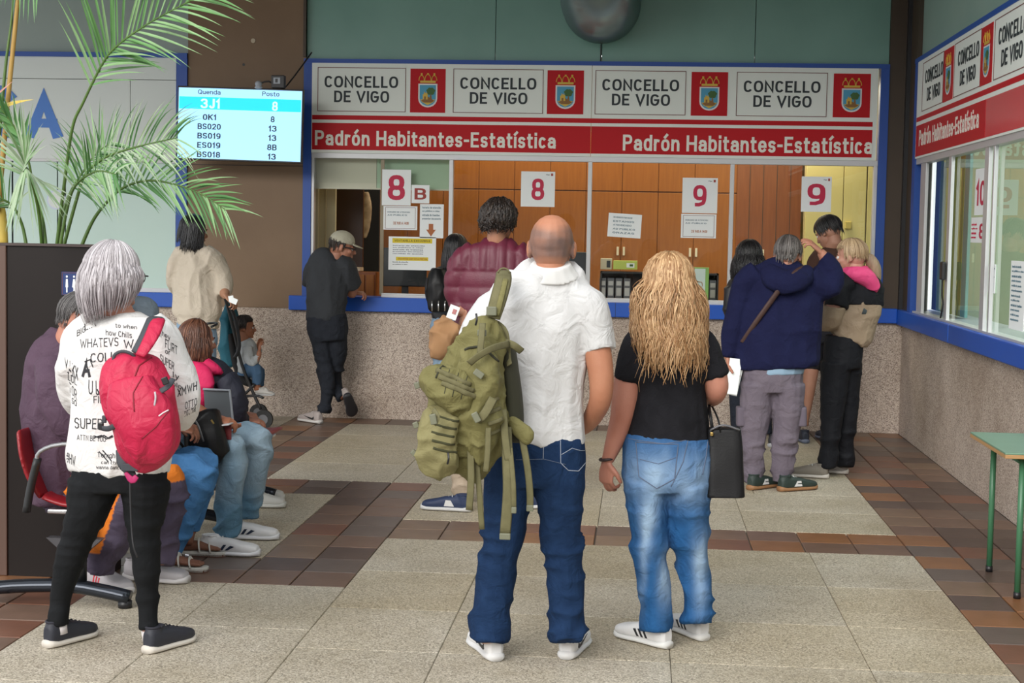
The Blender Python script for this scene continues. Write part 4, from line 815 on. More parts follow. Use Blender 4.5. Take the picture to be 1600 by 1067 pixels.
# ---------------- shoes
def shoe(F, heel, yaw, L=.28, W=.098, up=(.5, .5, .5), sole=(.6, .6, .6), solem=None, marks=None, h=.085, pitch=0, roll=0, laces=True, collar=None, st=.026, z0=0.0, ank=None):
    """heel: world point of the heel on the ground; yaw 0 = pointing away from camera, + to the right"""
    R = (Euler((0, 0, math.radians(-yaw))).to_matrix()@Euler((math.radians(pitch), math.radians(roll), 0)).to_matrix())
    hv = Vector(heel); T = lambda q: tuple(R@Vector(q)+hv)
    y = [0, .012, .04, .09, .15, .20, .245, L-.008, L]; wd = [.020, .030, .034, .036, .040, .048, .047, .036, .022]; ht = [h*.95, h*1.05, h*1.08, h*1.05, h*.97, h*.80, h*.70, h*.60, h*.42]
    k = W/.098
    y = [q_*L/.28 for q_ in (0, .012, .04, .09, .15, .20, .245, .272, .28)]
    def sec(i, n=14, grow=0, top=None, bot=0):
        out = []
        for j in range(n):
            a = math.pi*2*j/n; c, s_ = math.cos(a), math.sin(a); hh = top if top is not None else ht[i]
            zc = bot+(hh-bot)/2; out.append(((wd[i]*k+grow)*abs(c)**.75*(1 if c > 0 else -1)+.004*math.sin(y[i]/L*3.1), y[i]-(grow if i == 0 else -grow if i == len(y)-1 else 0), zc+(hh-bot)/2*abs(s_)**.7*(1 if s_ > 0 else -1)))
        return out
    V = [p for i in range(len(y)) for p in sec(i, bot=.012)]; n = 14
    Fc = [(i*n+j, i*n+(j+1) % n, (i+1)*n+(j+1) % n, (i+1)*n+j) for i in range(len(y)-1) for j in range(n)]+[tuple(range(n))[::-1], tuple((len(y)-1)*n+j for j in range(n))]
    col = loft([(0, .045, h*.5), (0, .042, h+.012)], [.034*k, .033*k], [.043, .038], 14, sub=1); tongue = loft([(0, .10, h*.85), (0, .078, h+.014)], [.022, .02], [.010, .007], 10, sub=1)
    me = remesh([(V, Fc), col, tongue], .0048, 2); P = mco(me); setco(me, np.array([T(q) for q in P]))
    um = mm('shoe_%.2f_%.2f_%.2f' % tuple(up), up, .6); o = link('shoe', me, um, F.root, True)
    V = [p for i in range(len(y)) for p in sec(i, grow=.005, top=st+(.008 if i < 2 or i > 6 else 0), bot=0)]
    so = MB().add([T(q) for q in V], Fc).build('sole', mm('sole_%.2f_%.2f_%.2f' % tuple(sole), sole, .6), o, True)
    cc = MB().tube([T((0.031*k*math.cos(a), .043+.036*math.sin(a), h+.012)) for a in [i*math.tau/16 for i in range(17)]], .005, n=6, sub=1).build('collar', mm('col_%.2f_%.2f_%.2f' % tuple(collar or up), collar or up, .8), o, True)
    if laces:
        for i in range(4):
            yy = .105+i*.022; zt = h*(1.02-.09*i)
            MB().tube([T((-.018, yy, zt-.004)), T((0, yy+.004, zt+.006)), T((.018, yy, zt-.004))], .0028, n=5, sub=2).build('lace', mm('lace_white', (.6, .6, .6), .8) if laces is True else laces, o, True)
    def side(sx, pts, m, name):
        """pts (y, z) polygon pressed on the side sx"""
        b = bvh_of(o); q = []
        cx = sum(p[0] for p in pts)/len(pts); cz = sum(p[1] for p in pts)/len(pts)
        for (a, c_) in pts:
            w0 = Vector(T((sx*.12, a, c_))); dr = (R@Vector((-sx, 0, 0))); hit = b.ray_cast(w0, dr)
            q.append(hit[0]-dr*.0015 if hit[0] is not None else Vector(T((sx*np.interp(a, y, wd)*k, a, c_))))
        dr = (R@Vector((sx, 0, 0))); cen = sum(q, Vector())/len(q); mb = MB(); V = [tuple(p+dr*.001) for p in q]+[tuple(p-dr*.001) for p in q]; nq = len(q)
        mb.add(V, [tuple(range(nq)), tuple(range(nq, 2*nq))[::-1]]+[(i, (i+1) % nq, (i+1) % nq+nq, i+nq) for i in range(nq)]); return mb.build(name, m, o)
    if marks:
        for sx in (-1, 1):
            if marks[0] == 'bars':
                for i in range(3): side(sx, [(.085+i*.022, .028), (.096+i*.022, .028), (.112+i*.022, .062-i*.003), (.101+i*.022, .064-i*.003)], marks[1], 'side_stripe')
            if marks[0] == 'swoosh':
                side(sx, [(.05, .058), (.075, .044), (.105, .046), (.19, .058), (.11, .034), (.075, .028), (.053, .036)], marks[1], 'side_mark')
            if marks[0] == 'chevron':
                side(sx, [(.10, .03), (.115, .03), (.135, .058), (.12, .058)], marks[1], 'side_mark'); side(sx, [(.125, .03), (.14, .03), (.175, .05), (.155, .055)], marks[1], 'side_mark')
            if marks[0] == 'patch':
                side(sx, [(.09, .03), (.15, .03), (.14, .065), (.11, .065)], marks[1], 'side_mark')
    return o, T
def sandal(F, heel, yaw, skin, L=.25):
    R = Euler((0, 0, math.radians(-yaw))).to_matrix(); hv = Vector(heel); T = lambda q: tuple(R@Vector(q)+hv)
    root = F.root; m_s = mm('sandal_white', (.55, .54, .50), .5)
    ft = [loft([T((0, .02, .055)), T((0, .03, .05)), T((0, .10, .05)), T((0, .165, .042)), T((0, .205, .038))], [.022, .028, .030, .037, .034], [.022, .028, .024, .016, .012], 12, ref=(0, 0, 1)), loft([T((0, .035, .14)), T((0, .035, .06))], [.03, .03], [.03, .034], 10)]
    for i in range(5): x = -.030+i*.0145; ft.append(loft([T((x*.9, .19, .036)), T((x, .213, .036)), T((x*1.05, .228-abs(i-1)*.004, .031))], [.0085, .0082, .0065], None, 8, sub=2))
    foot = link('foot', remesh(ft, .0042, 1), mat('skin_foot', skin, .5), root, True)
    y = [0, .03, .09, .15, .20, .235, L]; wd = [.024, .034, .033, .038, .043, .034, .014]
    V = []; 
    for z in (0, .012, .024):
        V += [T((w_*(1 if s_ > 0 else -1), yy, z)) for s_, seq in ((1, range(7)), (-1, range(6, -1, -1))) for yy, w_ in [(y[i], wd[i]) for i in seq]]
    n = 14; Fc = [tuple(range(n))[::-1], tuple(range(2*n, 3*n))]+[(l*n+i, l*n+(i+1) % n, (l+1)*n+(i+1) % n, (l+1)*n+i) for l in (0, 1) for i in range(n)]
    so = MB().add(V, Fc).build('sandal', m_s, root, bevel=.003)
    bs = mm('sandal_brown', (.12, .05, .03), .7); MB().add([(a, b, c-.0005) for a, b, c in V[:2*n]], [tuple(range(n))[::-1]]+[(i, (i+1) % n, (i+1) % n+n, i+n) for i in range(n)]).build('outsole', bs, so)
    for y0, y1, zt in ((.165, .185, .062), (.115, .130, .080)):
        P = [T((.042*math.cos(a), (y0+y1)/2-.012*math.sin(a), .02+(zt-.02)*math.sin(a))) for a in np.linspace(0, math.pi, 9)]; MB().tube(P, .011, .0035, n=8, sub=1, ref=(1, 0, 0)).build('strap', m_s, so, True)
    P = [T((.034*math.cos(a), .03-.034*math.sin(a)*-1*-1, .095)) for a in np.linspace(0, math.tau, 15)]; MB().tube(P, .009, .003, n=8, sub=1).build('strap', m_s, so, True)
    P = [T((-.034, .02, .02)), T((-.030, .0, .06)), T((-.028, .0, .095))]; MB().tube(P, .010, .003, n=8, sub=2).build('strap', m_s, so, True); P = [T((.034, .02, .02)), T((.030, .0, .06)), T((.028, .0, .095))]; MB().tube(P, .010, .003, n=8, sub=2).build('strap', m_s, so, True)
    MB().tube([T((.0, .140, .072)), T((.0, .158, .070))], .008, .004, n=6, sub=1).build('buckle', CHROME, so)
def denim(name, a, b, fade=None, c=None):
    return mat(name, a, .85, spec=.15, col2=b, nscale=26, nmix=1.2, bump=.35, bscale=420, tint=fade, fold=.6)
_mat0 = mat
def cloth(name, a, b=None, sc=9, rough=.85, bump=.25, bs=350): return mat(name, a, rough, spec=.2, col2=b or tuple(min(1, x*1.12) for x in a), nscale=sc, bump=bump, bscale=bs, fold=.5)
# ================================================================== PEOPLE
def ribbon(F, L, hw, m, name, parent, th=.0022, sub=4, hwm=None):
    P = [F.p(*q[:3]) for q in L]; r = [(q[3] if len(q) > 3 else hw)*F.s for q in L]
    return MB().tube([tuple(p) for p in P], r, th, n=8, sub=sub).build(name, m, parent, True)
def buckle(F, px, py, d, w, h, m, parent, ang=0, name='buckle'):
    c = F.p(px, py, d); u = Vector((math.cos(ang), 0, math.sin(ang))); v = Vector((-math.sin(ang), 0, math.cos(ang)))
    return MB().obox(c, u, v, (0, -1, 0), w*F.s, h*F.s, .006).build(name, m, parent, bevel=.003)
def gnd(px, py, up=0): 
    q = atZ(px, py, 0); q.z = up; return q
def sh_at(F, hx, hy, yaw, **k): return shoe(F, gnd(hx, hy, .001), yaw, **k)
leg_w = lambda zk, za, amp=.007: (lambda P: amp*(.35+1.0*np.exp(-((P[:, 2]-zk)/.10)**2)+1.0*np.exp(-((P[:, 2]-za)/.10)**2)))
SKIN_A = (.50, .25, .16)

# ---------- bald man with the olive backpack
F = Fig(5.9, (825, 1030), 'bald man seen from behind in a white polo shirt and dark blue jeans', skin=(.47, .215, .125))
H = F.head(862, 390, yaw=2, pitch=-3, sc=1.07); F.neck = F.p(860, 428, 0)
def stub(P):
    Q = (P-np.array(H.translation))@np.linalg.inv(np.array(H.to_3x3()).T)
    a = np.clip((.085-Q[:, 2]+.25*np.clip(abs(Q[:, 0])-.03, 0, 1))/.03, 0, 1)*np.clip((Q[:, 2]+.052)/.03, 0, 1)*np.clip((.045-Q[:, 1])/.03, 0, 1)
    ear = (abs(Q[:, 0]) > .0795).astype(float); n = .5+.5*vn(Q, (42, 42, 42), 3)
    crown = np.exp(-((Q[:, 0])/.035)**2-((Q[:, 2]-.075)/.03)**2)
    return np.clip(a*(.55+.45*n)*(1-ear)*(1-.7*crown), 0, 1)*(np.abs(Q[:, 2]) < .2)
tor = [(861, 424, .02, 34, 27), (860, 434, .02, 62, 34), (857, 448, .01, 84, 38), (855, 472, 0, 92, 43), (850, 515, 0, 77, 46), (845, 560, 0, 73, 45), (840, 620, 0, 75, 48), (836, 690, 0, 80, 52)]
armR = [(905, 470, 0, 24), (926, 520, 0, 23), (938, 575, -.01, 21), (939, 618, 0, 18.5), (932, 640, .05, 17), (918, 662, .13, 14), (900, 676, .22, 10)]
armL = [(800, 470, 0, 24), (768, 520, 0, 22), (745, 580, .0, 20), (740, 625, .0, 17), (760, 650, .1, 15), (785, 662, .2, 10)]
hips = [(836, 676, 0, 80, 50), (834, 705, 0, 83, 55), (833, 738, 0, 82, 56), (833, 756, 0, 74, 48)]
lL = [(797, 735, 0, 43, 48), (790, 800, 0, 36, 42), (782, 855, 0, 31, 36), (774, 910, .01, 31, 34), (766, 960, .02, 32, 35), (766, 985, .01, 30, 36), (768, 1004, .0, 26, 34)]
lR = [(872, 735, 0, 43, 48), (876, 800, 0, 35, 42), (880, 855, 0, 31, 36), (884, 910, .01, 30, 34), (886, 950, .01, 29, 34), (886, 978, .01, 31, 35), (887, 1000, 0, 27, 34)]
F.body([F.limb(tor, .78), F.limb(armR), F.limb(armL), F.limb(hips, .72), F.limb(lL, .68), F.limb(lR, .68)],
       [hand_parts(F.p(899, 677, .225), (-.5, .55, -.35), (-.2, .2, -1), side=1), hand_parts(F.p(786, 662, .2), (.5, .6, .1), (0, .3, -1), side=-1)], tint=(.13, .085, .075), tintfn=stub)
slR = [(885, 462, 0, 30, 32), (912, 480, 0, 33, 34), (930, 515, 0, 29, 32), (938, 548, -.005, 25.5, 30)]; slL = [(822, 462, 0, 30, 32), (785, 482, 0, 34, 34), (755, 508, 0, 32, 32), (741, 535, 0, 29, 30)]
sh1 = F.make('shirt', [F.limb([(861, 418, -.02, 33, 32), (860, 427, -.012, 48, 37)]+tor[1:-1]+[(836, 690, 0, 83, 56)], sq=2.2), F.limb(slR), F.limb(slL)], cloth('white_cotton', (.56, .56, .56), (.62, .62, .62), bump=.12), .009, 3, [(.007, (5, 5, 3), 'r', 1), (.004, (12, 10, 7), 'n', 2)])
F.make('shirt_collar', [F.limb([(861, 411, -.028, 31, 31), (861, 419, -.022, 35, 34), (861, 431, -.01, 46, 38)], sub=2)], MT.get('white_polo') or mm('white_polo', (.70, .70, .69), .8), .006, 1)
DEN = denim('dark_denim', (.008, .024, .068), (.014, .038, .10))
j1 = F.make('jeans', [F.limb(hips), F.limb(lL), F.limb(lR)], DEN, .009, 2, [(leg_w(zz(F, 850), zz(F, 975)), (6, 6, 17), 'r', 4), (.003, (14, 14, 9), 'n', 5)])
ST = mm('stitch_pale', (.30, .34, .42), .8); STB = mm('stitch_navy', (.10, .13, .2), .8)
q = lambda pts: [F.p(x, y, -.3) for x, y in pts]
pk = [(871, 689), (872, 735), (884, 748), (900, 751), (912, 740), (912, 692)]
stitched(j1, q(pk+[pk[0]]), .0016, ST, j1); stitched(j1, q([(873, 722), (890, 713), (912, 722)]), .0014, ST, j1); stitched(j1, q([(845, 690), (844, 728)]), .0014, ST, j1); stitched(j1, q([(800, 729), (845, 728), (880, 738)]), .0012, STB, j1)
NK = mm('mark_black', (.015, .015, .018), .5)
sh_at(F, 775, 1034, -20, L=.30, W=.105, up=(.68, .68, .68), sole=(.66, .66, .66), marks=('swoosh', NK)); sh_at(F, 884, 1031, 8, L=.30, W=.105, up=(.68, .68, .68), sole=(.66, .66, .66), marks=('swoosh', NK))
BALD = F
# olive backpack, carried on his left shoulder
OL = mat('olive_canvas', (.13, .118, .036), .8, col2=(.19, .172, .062), nscale=16, bump=.3, bscale=380, fold=.6); OLD = mat('olive_webbing', (.125, .115, .05), .8, col2=(.165, .15, .07), nscale=40, bump=.4, bscale=500)
OLK = mm('olive_dark_mesh', (.035, .035, .02), .9); OBK = mm('olive_buckle', (.16, .165, .11), .5)  # dark mesh colour of the padded back, also zips and stitching
class Thing(Fig):
    def __init__(s, Y, px, py, name, label, cat, group=None, own=None):
        s.Y = Y; s.s = Y/FOC; s.root = empty(name, at(px, py, Y), label, cat, group)
B = Thing(5.62, 720, 740, 'backpack', 'large olive green tactical backpack hanging from the bald man\'s left shoulder', 'backpack')
pb = [(764, 500, 0, 12, 14), (760, 515, 0, 28, 26), (750, 548, 0, 42, 38), (738, 590, 0, 54, 44), (730, 635, 0, 62, 48), (727, 680, 0, 64, 48), (722, 715, 0, 54, 42), (712, 738, 0, 34, 28)]
puck = [(.009, (8, 8, 8), 'r', 3), (.005, (20, 20, 20), 'r', 4)]
bp = B.make('pack_body', [B.limb(pb, sq=2.6)], OL, .009, 2, puck)
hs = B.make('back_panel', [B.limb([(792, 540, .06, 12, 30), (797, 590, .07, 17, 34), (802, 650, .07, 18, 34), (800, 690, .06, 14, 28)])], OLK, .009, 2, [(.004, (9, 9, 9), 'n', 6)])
up_ = B.make('upper_pocket', [B.limb([(672, 588, -.08, 14, 22), (680, 594, -.10, 28, 30), (702, 604, -.12, 36, 34), (724, 616, -.11, 36, 30), (738, 624, -.09, 26, 22)], sq=3), ], OL, .007, 2, puck)
lo = B.make('lower_pocket', [B.limb([(690, 640, -.09, 24, 18), (687, 662, -.12, 31, 30), (685, 690, -.13, 32, 34), (688, 715, -.12, 31, 32), (696, 733, -.09, 25, 20)], sq=3)], mat('olive_light', (.20, .18, .075), .8, col2=(.25, .225, .10), nscale=16, bump=.3, bscale=380, fold=.4), .007, 2, puck)
md = B.make('middle_pocket', [B.limb([(742, 545, -.07, 26, 24), (744, 585, -.10, 36, 26), (742, 640, -.10, 40, 26), (740, 690, -.09, 38, 26), (738, 715, -.08, 28, 16)], sq=2.6)], OL, .008, 2, puck)
qb = lambda pts, d=-.4: [B.p(x, y, d) for x, y in pts]
for k in range(5):
    y = 664+k*13; stitched(lo, qb([(659-k*-1.5, y-4), (688, y+3), (715, y+9)]), .0045, mm('olive_dark', (.05, .05, .02), .9), lo, 'webbing_gap', flat=True)
for k in range(3):
    x, y = 676+k*5, 590+k*10; stitched(up_, qb([(x-8, y-3), (x+20, y+8), (x+48, y+22)]), .009, OLD, up_, 'webbing', flat=True, off=.003)
for k in range(3): stitched(up_, qb([(690+k*14, 586+k*6), (686+k*14, 604+k*6), (683+k*13, 624+k*5)]), .0014, OLK, up_, 'stitching')
stitched(up_, qb([(668, 600), (676, 580), (690, 574), (716, 590), (738, 604), (742, 620)]), .004, OLK, up_, 'zip'); stitched(md, qb([(712, 556), (728, 548), (752, 560), (772, 580), (778, 610)]), .0045, OLK, md, 'zip'); stitched(md, qb([(706, 545), (730, 532), (760, 545)]), .003, OLK, md, 'zip')
for k in range(4): stitched(md, qb([(752, 640+k*18), (772, 634+k*18), (786, 626+k*18)]), .007, OLD, md, 'webbing', flat=True, off=.003)
stitched(bp, qb([(718, 650), (720, 690), (716, 735)]), .005, OLD, bp, 'seam_binding', flat=True)
ribbon(B, [(787, 425, .13, 12), (786, 440, .05, 13.5), (778, 470, .0, 13.5), (770, 497, -.02, 12)], 13, OLD, 'shoulder_strap', B.root, .009)
ribbon(B, [(790, 436, .04), (783, 466, -.012), (776, 494, -.03)], 4.5, OL, 'strap_webbing', B.root, .003)
buckle(B, 768, 486, -.04, 8, 7, OBK, B.root); buckle(B, 753, 520, -.12, 7, 5, OBK, B.root); buckle(B, 748, 584, -.18, 8, 5, OBK, B.root, -.6)
ring = [B.p(787+9*math.cos(a), 428+9*math.sin(a), .06) for a in np.linspace(math.pi*1.05, math.pi*2-.1, 9)]; MB().tube([tuple(x) for x in ring], .0035, n=6, sub=1).build('loop', OLD, B.root, True)
ribbon(B, [(754, 505, -.13), (752, 530, -.17), (750, 552, -.18)], 5, OLD, 'front_strap', B.root)
ribbon(B, [(796, 537, -.05), (770, 544, -.16), (748, 556, -.19), (733, 568, -.18)], 5.5, OLD, 'compression_strap', B.root)
ribbon(B, [(790, 535, -.03), (803, 540, -.05), (815, 549, -.03)], 6, OLD, 'loose_strap', B.root, .004)
ribbon(B, [(776, 505, .02), (790, 520, .0), (794, 560, .0), (796, 570, -.02)], 5, OLD, 'side_strap', B.root)
ribbon(B, [(771, 622, -.16), (756, 648, -.19), (745, 655, -.18)], 7, OLD, 'compression_strap', B.root); buckle(B, 744, 652, -.2, 5, 8, OBK, B.root, .5)
for (pts, hw, bk) in (([(735, 700, -.12), (736, 750, -.14), (733, 797, -.13)], 5.5, None), ([(744, 712, -.1), (749, 770, -.12), (753, 827, -.11)], 4.5, None), ([(791, 668, -.05), (793, 720, -.13), (794, 770, -.14), (789, 836, -.13)], 8.5, (789, 838)),
                      ([(763, 668, -.16), (762, 705, -.17), (759, 737, -.17)], 4.5, None), ([(797, 700, -.12), (802, 755, -.15), (803, 795, -.14)], 4, (803, 797)), ([(815, 680, -.02), (824, 730, -.06), (828, 770, -.07), (828, 792, -.07)], 5.5, (828, 794)), ([(786, 640, -.08), (790, 690, -.12), (795, 720, -.13)], 6, None)):
    ribbon(B, pts, hw, OLD, 'hanging_strap', B.root)
    if bk: buckle(B, bk[0], bk[1], pts[-1][2]-.005, hw*1.0, 5, OBK, B.root)
hb = B.make('hip_belt', [B.limb([(795, 655, .0, 8, 8), (808, 668, -.02, 13, 9), (822, 680, -.03, 13, 9), (818, 692, -.03, 8, 7)])], OL, .007, 2, [(.004, (20, 20, 20), 'n')])
for x, y, a in ((652, 600, .3), (650, 662, .4), (647, 706, .8), (682, 742, .9)):
    ribbon(B, [(x+14, y-4, -.08), (x+4, y, -.10), (x, y+2, -.10)], 3, OLD, 'side_strap', B.root); buckle(B, x, y+2, -.1, 4.5, 5, OBK, B.root, a)
ribbon(B, [(677, 640, -.22), (684, 652, -.25), (679, 664, -.25)], 4, OLD, 'front_strap', B.root); buckle(B, 677, 655, -.26, 5, 8, OBK, B.root, .2)
for x, y in ((700, 717), (744, 500)): ribbon(B, [(x, y-10, -.24), (x+1, y, -.25), (x-1, y+8, -.24)], 1.6, BLACK, 'zip_pull', B.root)

# ---------- blonde woman in the black top
F = Fig(6.2, (1040, 1005), 'woman with long wavy blonde hair in a black top and faded blue jeans', skin=(.52, .24, .17))
H = F.head(1043, 449, yaw=-22, pitch=-2, sc=1.0); F.neck = F.p(1045, 502, .02)
tor = [(1045, 497, .02, 28, 22), (1044, 510, .01, 52, 30), (1045, 527, 0, 68, 36), (1046, 560, 0, 66, 42), (1049, 600, 0, 53, 40), (1048, 640, 0, 58, 42), (1044, 688, 0, 68, 47)]
aL = [(1000, 530, 0, 21), (984, 575, 0, 21), (978, 615, 0, 22), (973, 650, 0, 20), (962, 685, 0, 16), (952, 712, 0, 11.5), (948, 722, 0, 9.5)]
aR = [(1090, 530, 0, 20), (1110, 570, 0, 21), (1119, 600, 0, 20), (1118, 614, .03, 17), (1112, 622, .12, 14), (1104, 622, .22, 9)]
hips = [(1044, 680, 0, 67, 46), (1042, 715, 0, 71, 53), (1042, 745, 0, 71, 55), (1042, 765, 0, 66, 48)]
lL = [(1010, 750, 0, 38, 50), (1012, 800, 0, 33, 42), (1014, 850, 0, 29, 35), (1020, 900, 0, 26, 33), (1024, 945, .01, 24, 31), (1024, 985, .0, 24, 32)]
lR = [(1075, 750, 0, 37, 50), (1077, 800, .02, 33, 42), (1079, 850, .04, 31, 35), (1087, 900, .05, 27, 33), (1090, 940, .06, 25, 31), (1089, 972, .05, 25, 32)]
F.body([F.limb(tor, .78), F.limb(aL), F.limb(aR), F.limb(hips, .72), F.limb(lL, .68), F.limb(lR, .68)],
       [hand_parts(F.p(948, 721), (-.02, .05, -1), (.6, .7, 0), size=.92, curl=(.75, .55, .45, .7), side=1, spread=.12), hand_parts(F.p(1104, 622, .22), (-.3, .7, .2), (0, .3, -1), size=.9, side=-1)])
tp = F.make('top', [F.limb(tor, sq=2.2), F.limb([(1012, 524, 0, 22, 26), (997, 540, 0, 27, 28), (985, 570, 0, 24, 26), (981, 593, 0, 22, 24)]), F.limb([(1078, 524, 0, 22, 26), (1098, 540, 0, 26, 28), (1110, 566, 0, 24, 26), (1116, 588, 0, 22, 24)])],
       mat('black_knit', (.005, .005, .007), .9, col2=(.014, .014, .018), nscale=12, bump=.3, bscale=300, spec=.25, fold=.35), .009, 3, [(.006, (6, 6, 4), 'r', 7), (.0015, (60, 60, 3), 'n', 2)])
def fade(P):
    px = lambda x, y, sx, sy: np.exp(-((P[:, 0]-F.p(x, y).x)/(sx*F.s))**2-((P[:, 2]-F.p(x, y).z)/(sy*F.s))**2)
    f = .75*px(1015, 735, 36, 40)+.7*px(1080, 740, 30, 40)+.95*px(1012, 805, 12, 42)+.95*px(1040, 905, 11, 40)+.95*px(1095, 870, 14, 40)+.45*px(1005, 880, 6, 60)+.35*px(1095, 930, 10, 40)
    return np.clip(f*(.75+.35*vn(P, (30, 30, 12), 5)), 0, .85)
DJ = denim('faded_denim', (.012, .070, .20), (.022, .105, .27), fade=(.36, .50, .66))
j2 = F.make('jeans', [F.limb(hips), F.limb(lL), F.limb(lR)], DJ, .009, 2, [(leg_w(zz(F, 860), zz(F, 960), .007), (6, 6, 17), 'r', 14), (.003, (14, 14, 9), 'n', 5)], tintfn=fade)
q = lambda pts: [F.p(x, y, -.35) for x, y in pts]
for pk in ([(993, 705), (1062, 707), (1056, 762), (1027, 778), (998, 760)], [(1098, 702), (1112, 700), (1108, 730), (1102, 758)]): stitched(j2, q(pk+([pk[0]] if len(pk) > 4 else [])), .002, STB, j2)
stitched(j2, q([(971, 700), (1040, 706), (1110, 697)]), .0015, STB, j2); stitched(j2, q([(1078, 702), (1070, 735), (1050, 775)]), .0018, STB, j2); stitched(j2, q([(1000, 732), (1030, 738), (1058, 728)]), .0013, STB, j2)
st_ = ('bars', NK)
sh_at(F, 1044, 1014, -46, L=.27, W=.10, up=(.66, .66, .66), sole=(.66, .66, .64), marks=st_, st=.022); sh_at(F, 1100, 1002, -30, L=.27, W=.10, up=(.66, .66, .66), sole=(.66, .66, .64), marks=st_, st=.022)
wv = [F.p(948, 717, 0)+Vector((.026*math.cos(a), .026*math.sin(a), .004*math.cos(a))) for a in np.linspace(0, math.tau, 17)]; MB().tube([tuple(x) for x in wv], .006, n=8, sub=1).build('wrist_band', mm('dark_leather', (.03, .015, .015), .5), F.root, True)
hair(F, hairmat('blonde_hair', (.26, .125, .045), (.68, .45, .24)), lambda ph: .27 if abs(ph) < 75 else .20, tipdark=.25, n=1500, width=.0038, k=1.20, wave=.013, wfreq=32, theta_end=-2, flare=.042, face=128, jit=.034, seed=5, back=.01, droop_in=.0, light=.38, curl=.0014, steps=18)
# her handbag
B = Thing(6.2, 1133, 775, 'handbag', 'black leather tote bag hanging from the blonde woman\'s right forearm', 'handbag')
a = [B.p(1104, 668), B.p(1158, 668), B.p(1163, 774), B.p(1102, 776)]
BL = mat('black_leather', (.006, .006, .007), .45, bump=.05, bscale=150, spec=.3)
B.make('bag_body', [loft([tuple((a[0]+a[1])/2), tuple((a[0]*.5+a[1]*.5+a[2]+a[3])/3), tuple((a[2]+a[3])/2)], [27*B.s, 30*B.s, 31.5*B.s], [.04, .06, .07], 24, sub=2, sq=5)], BL, .007, 1, [(.002, (10, 10, 10), 'n')])
MB().tube([tuple(B.p(1110, 672, -.05)), tuple(B.p(1130, 664, -.055)), tuple(B.p(1156, 672, -.05))], .004, n=6).build('rim', mm('bag_grey', (.12, .12, .13), .4), B.root, True)
for dd_ in (-.035, .035): ribbon(B, [(1114, 676, dd_), (1110, 650, dd_), (1108, 633, dd_*.5+.10), (1113, 636, dd_*.3+.13), (1122, 655, dd_), (1126, 676, dd_)], 2.6, BL, 'handle', B.root, .004)
buckle(B, 1112, 678, -.055, 2.5, 3, mm('brass', (.5, .35, .12), .3, .9), B.root, name='ring')

# ---------- grey haired woman with the red backpack
F = Fig(5.85, (165, 1010), 'woman with shoulder length grey hair, scribble printed white sweater and black leggings', skin=(.50, .26, .19))
H = F.head(180, 434, yaw=32, pitch=-3, sc=1.02); F.neck = F.p(187, 490, .02)
tor = [(190, 487, .01, 30, 24), (190, 500, .01, 54, 32), (190, 518, 0, 76, 40), (186, 560, 0, 80, 48), (184, 610, 0, 78, 50), (184, 660, 0, 81, 52), (186, 706, 0, 86, 54), (186, 737, 0, 81, 52)]
aL = [(135, 520, 0, 20), (117, 565, .0, 19), (112, 610, .06, 18), (128, 628, .18, 14), (145, 630, .28, 10)]
aR = [(245, 520, 0, 20), (270, 565, 0, 19), (290, 610, .0, 19), (292, 640, .06, 16), (285, 650, .2, 12), (280, 652, .27, 10)]
hips = [(187, 722, 0, 78, 50), (187, 745, 0, 79, 53), (187, 765, 0, 72, 50)]
lL = [(147, 752, 0, 41, 48), (140, 790, 0, 36, 42), (127, 825, .0, 28, 34), (108, 880, .02, 24, 27), (96, 930, .03, 18.5, 21), (92, 962, .02, 16, 18), (92, 976, .02, 16.5, 18)]
lR = [(228, 752, 0, 41, 48), (227, 790, 0, 34, 42), (226, 830, .0, 26, 34), (229, 880, .0, 22.5, 28), (231, 930, .02, 18, 21), (232, 968, .01, 16, 18), (232, 984, .0, 16.5, 18)]
F.body([F.limb(tor, .78), F.limb(aL), F.limb(aR), F.limb(hips, .72), F.limb(lL, .68), F.limb(lR, .68), F.limb([(92, 960, .02, 12), (90, 990, .03, 12)]), F.limb([(232, 970, .01, 12), (234, 1002, .02, 12)])],
       [hand_parts(F.p(146, 630, .28), (.8, .3, -.2), (0, .3, -1), size=.9), hand_parts(F.p(280, 652, .27), (-.5, .8, -.1), (0, .3, -1), size=.9, side=-1)])
SW = cloth('white_sweater', (.68, .67, .66), (.74, .73, .72), bump=.12)
sw = F.make('sweater', [F.limb(tor, sq=2.2), F.limb([(150, 508, 0, 28, 30), (127, 530, 0, 28, 30), (116, 570, .0, 25, 30), (113, 605, .05, 23, 28), (124, 632, .12, 20, 22), (135, 636, .2, 14)]), F.limb([(232, 508, 0, 28, 30), (252, 530, 0, 30, 30), (272, 575, -.0, 27, 30), (288, 615, .0, 25, 28), (292, 642, .04, 22, 24), (284, 655, .14, 16)])],
       SW, .009, 3, [(.008, (5, 5, 4), 'r', 21), (.003, (13, 13, 9), 'n', 3)])
INKS = mm('print_black', (.03, .03, .035), .85)
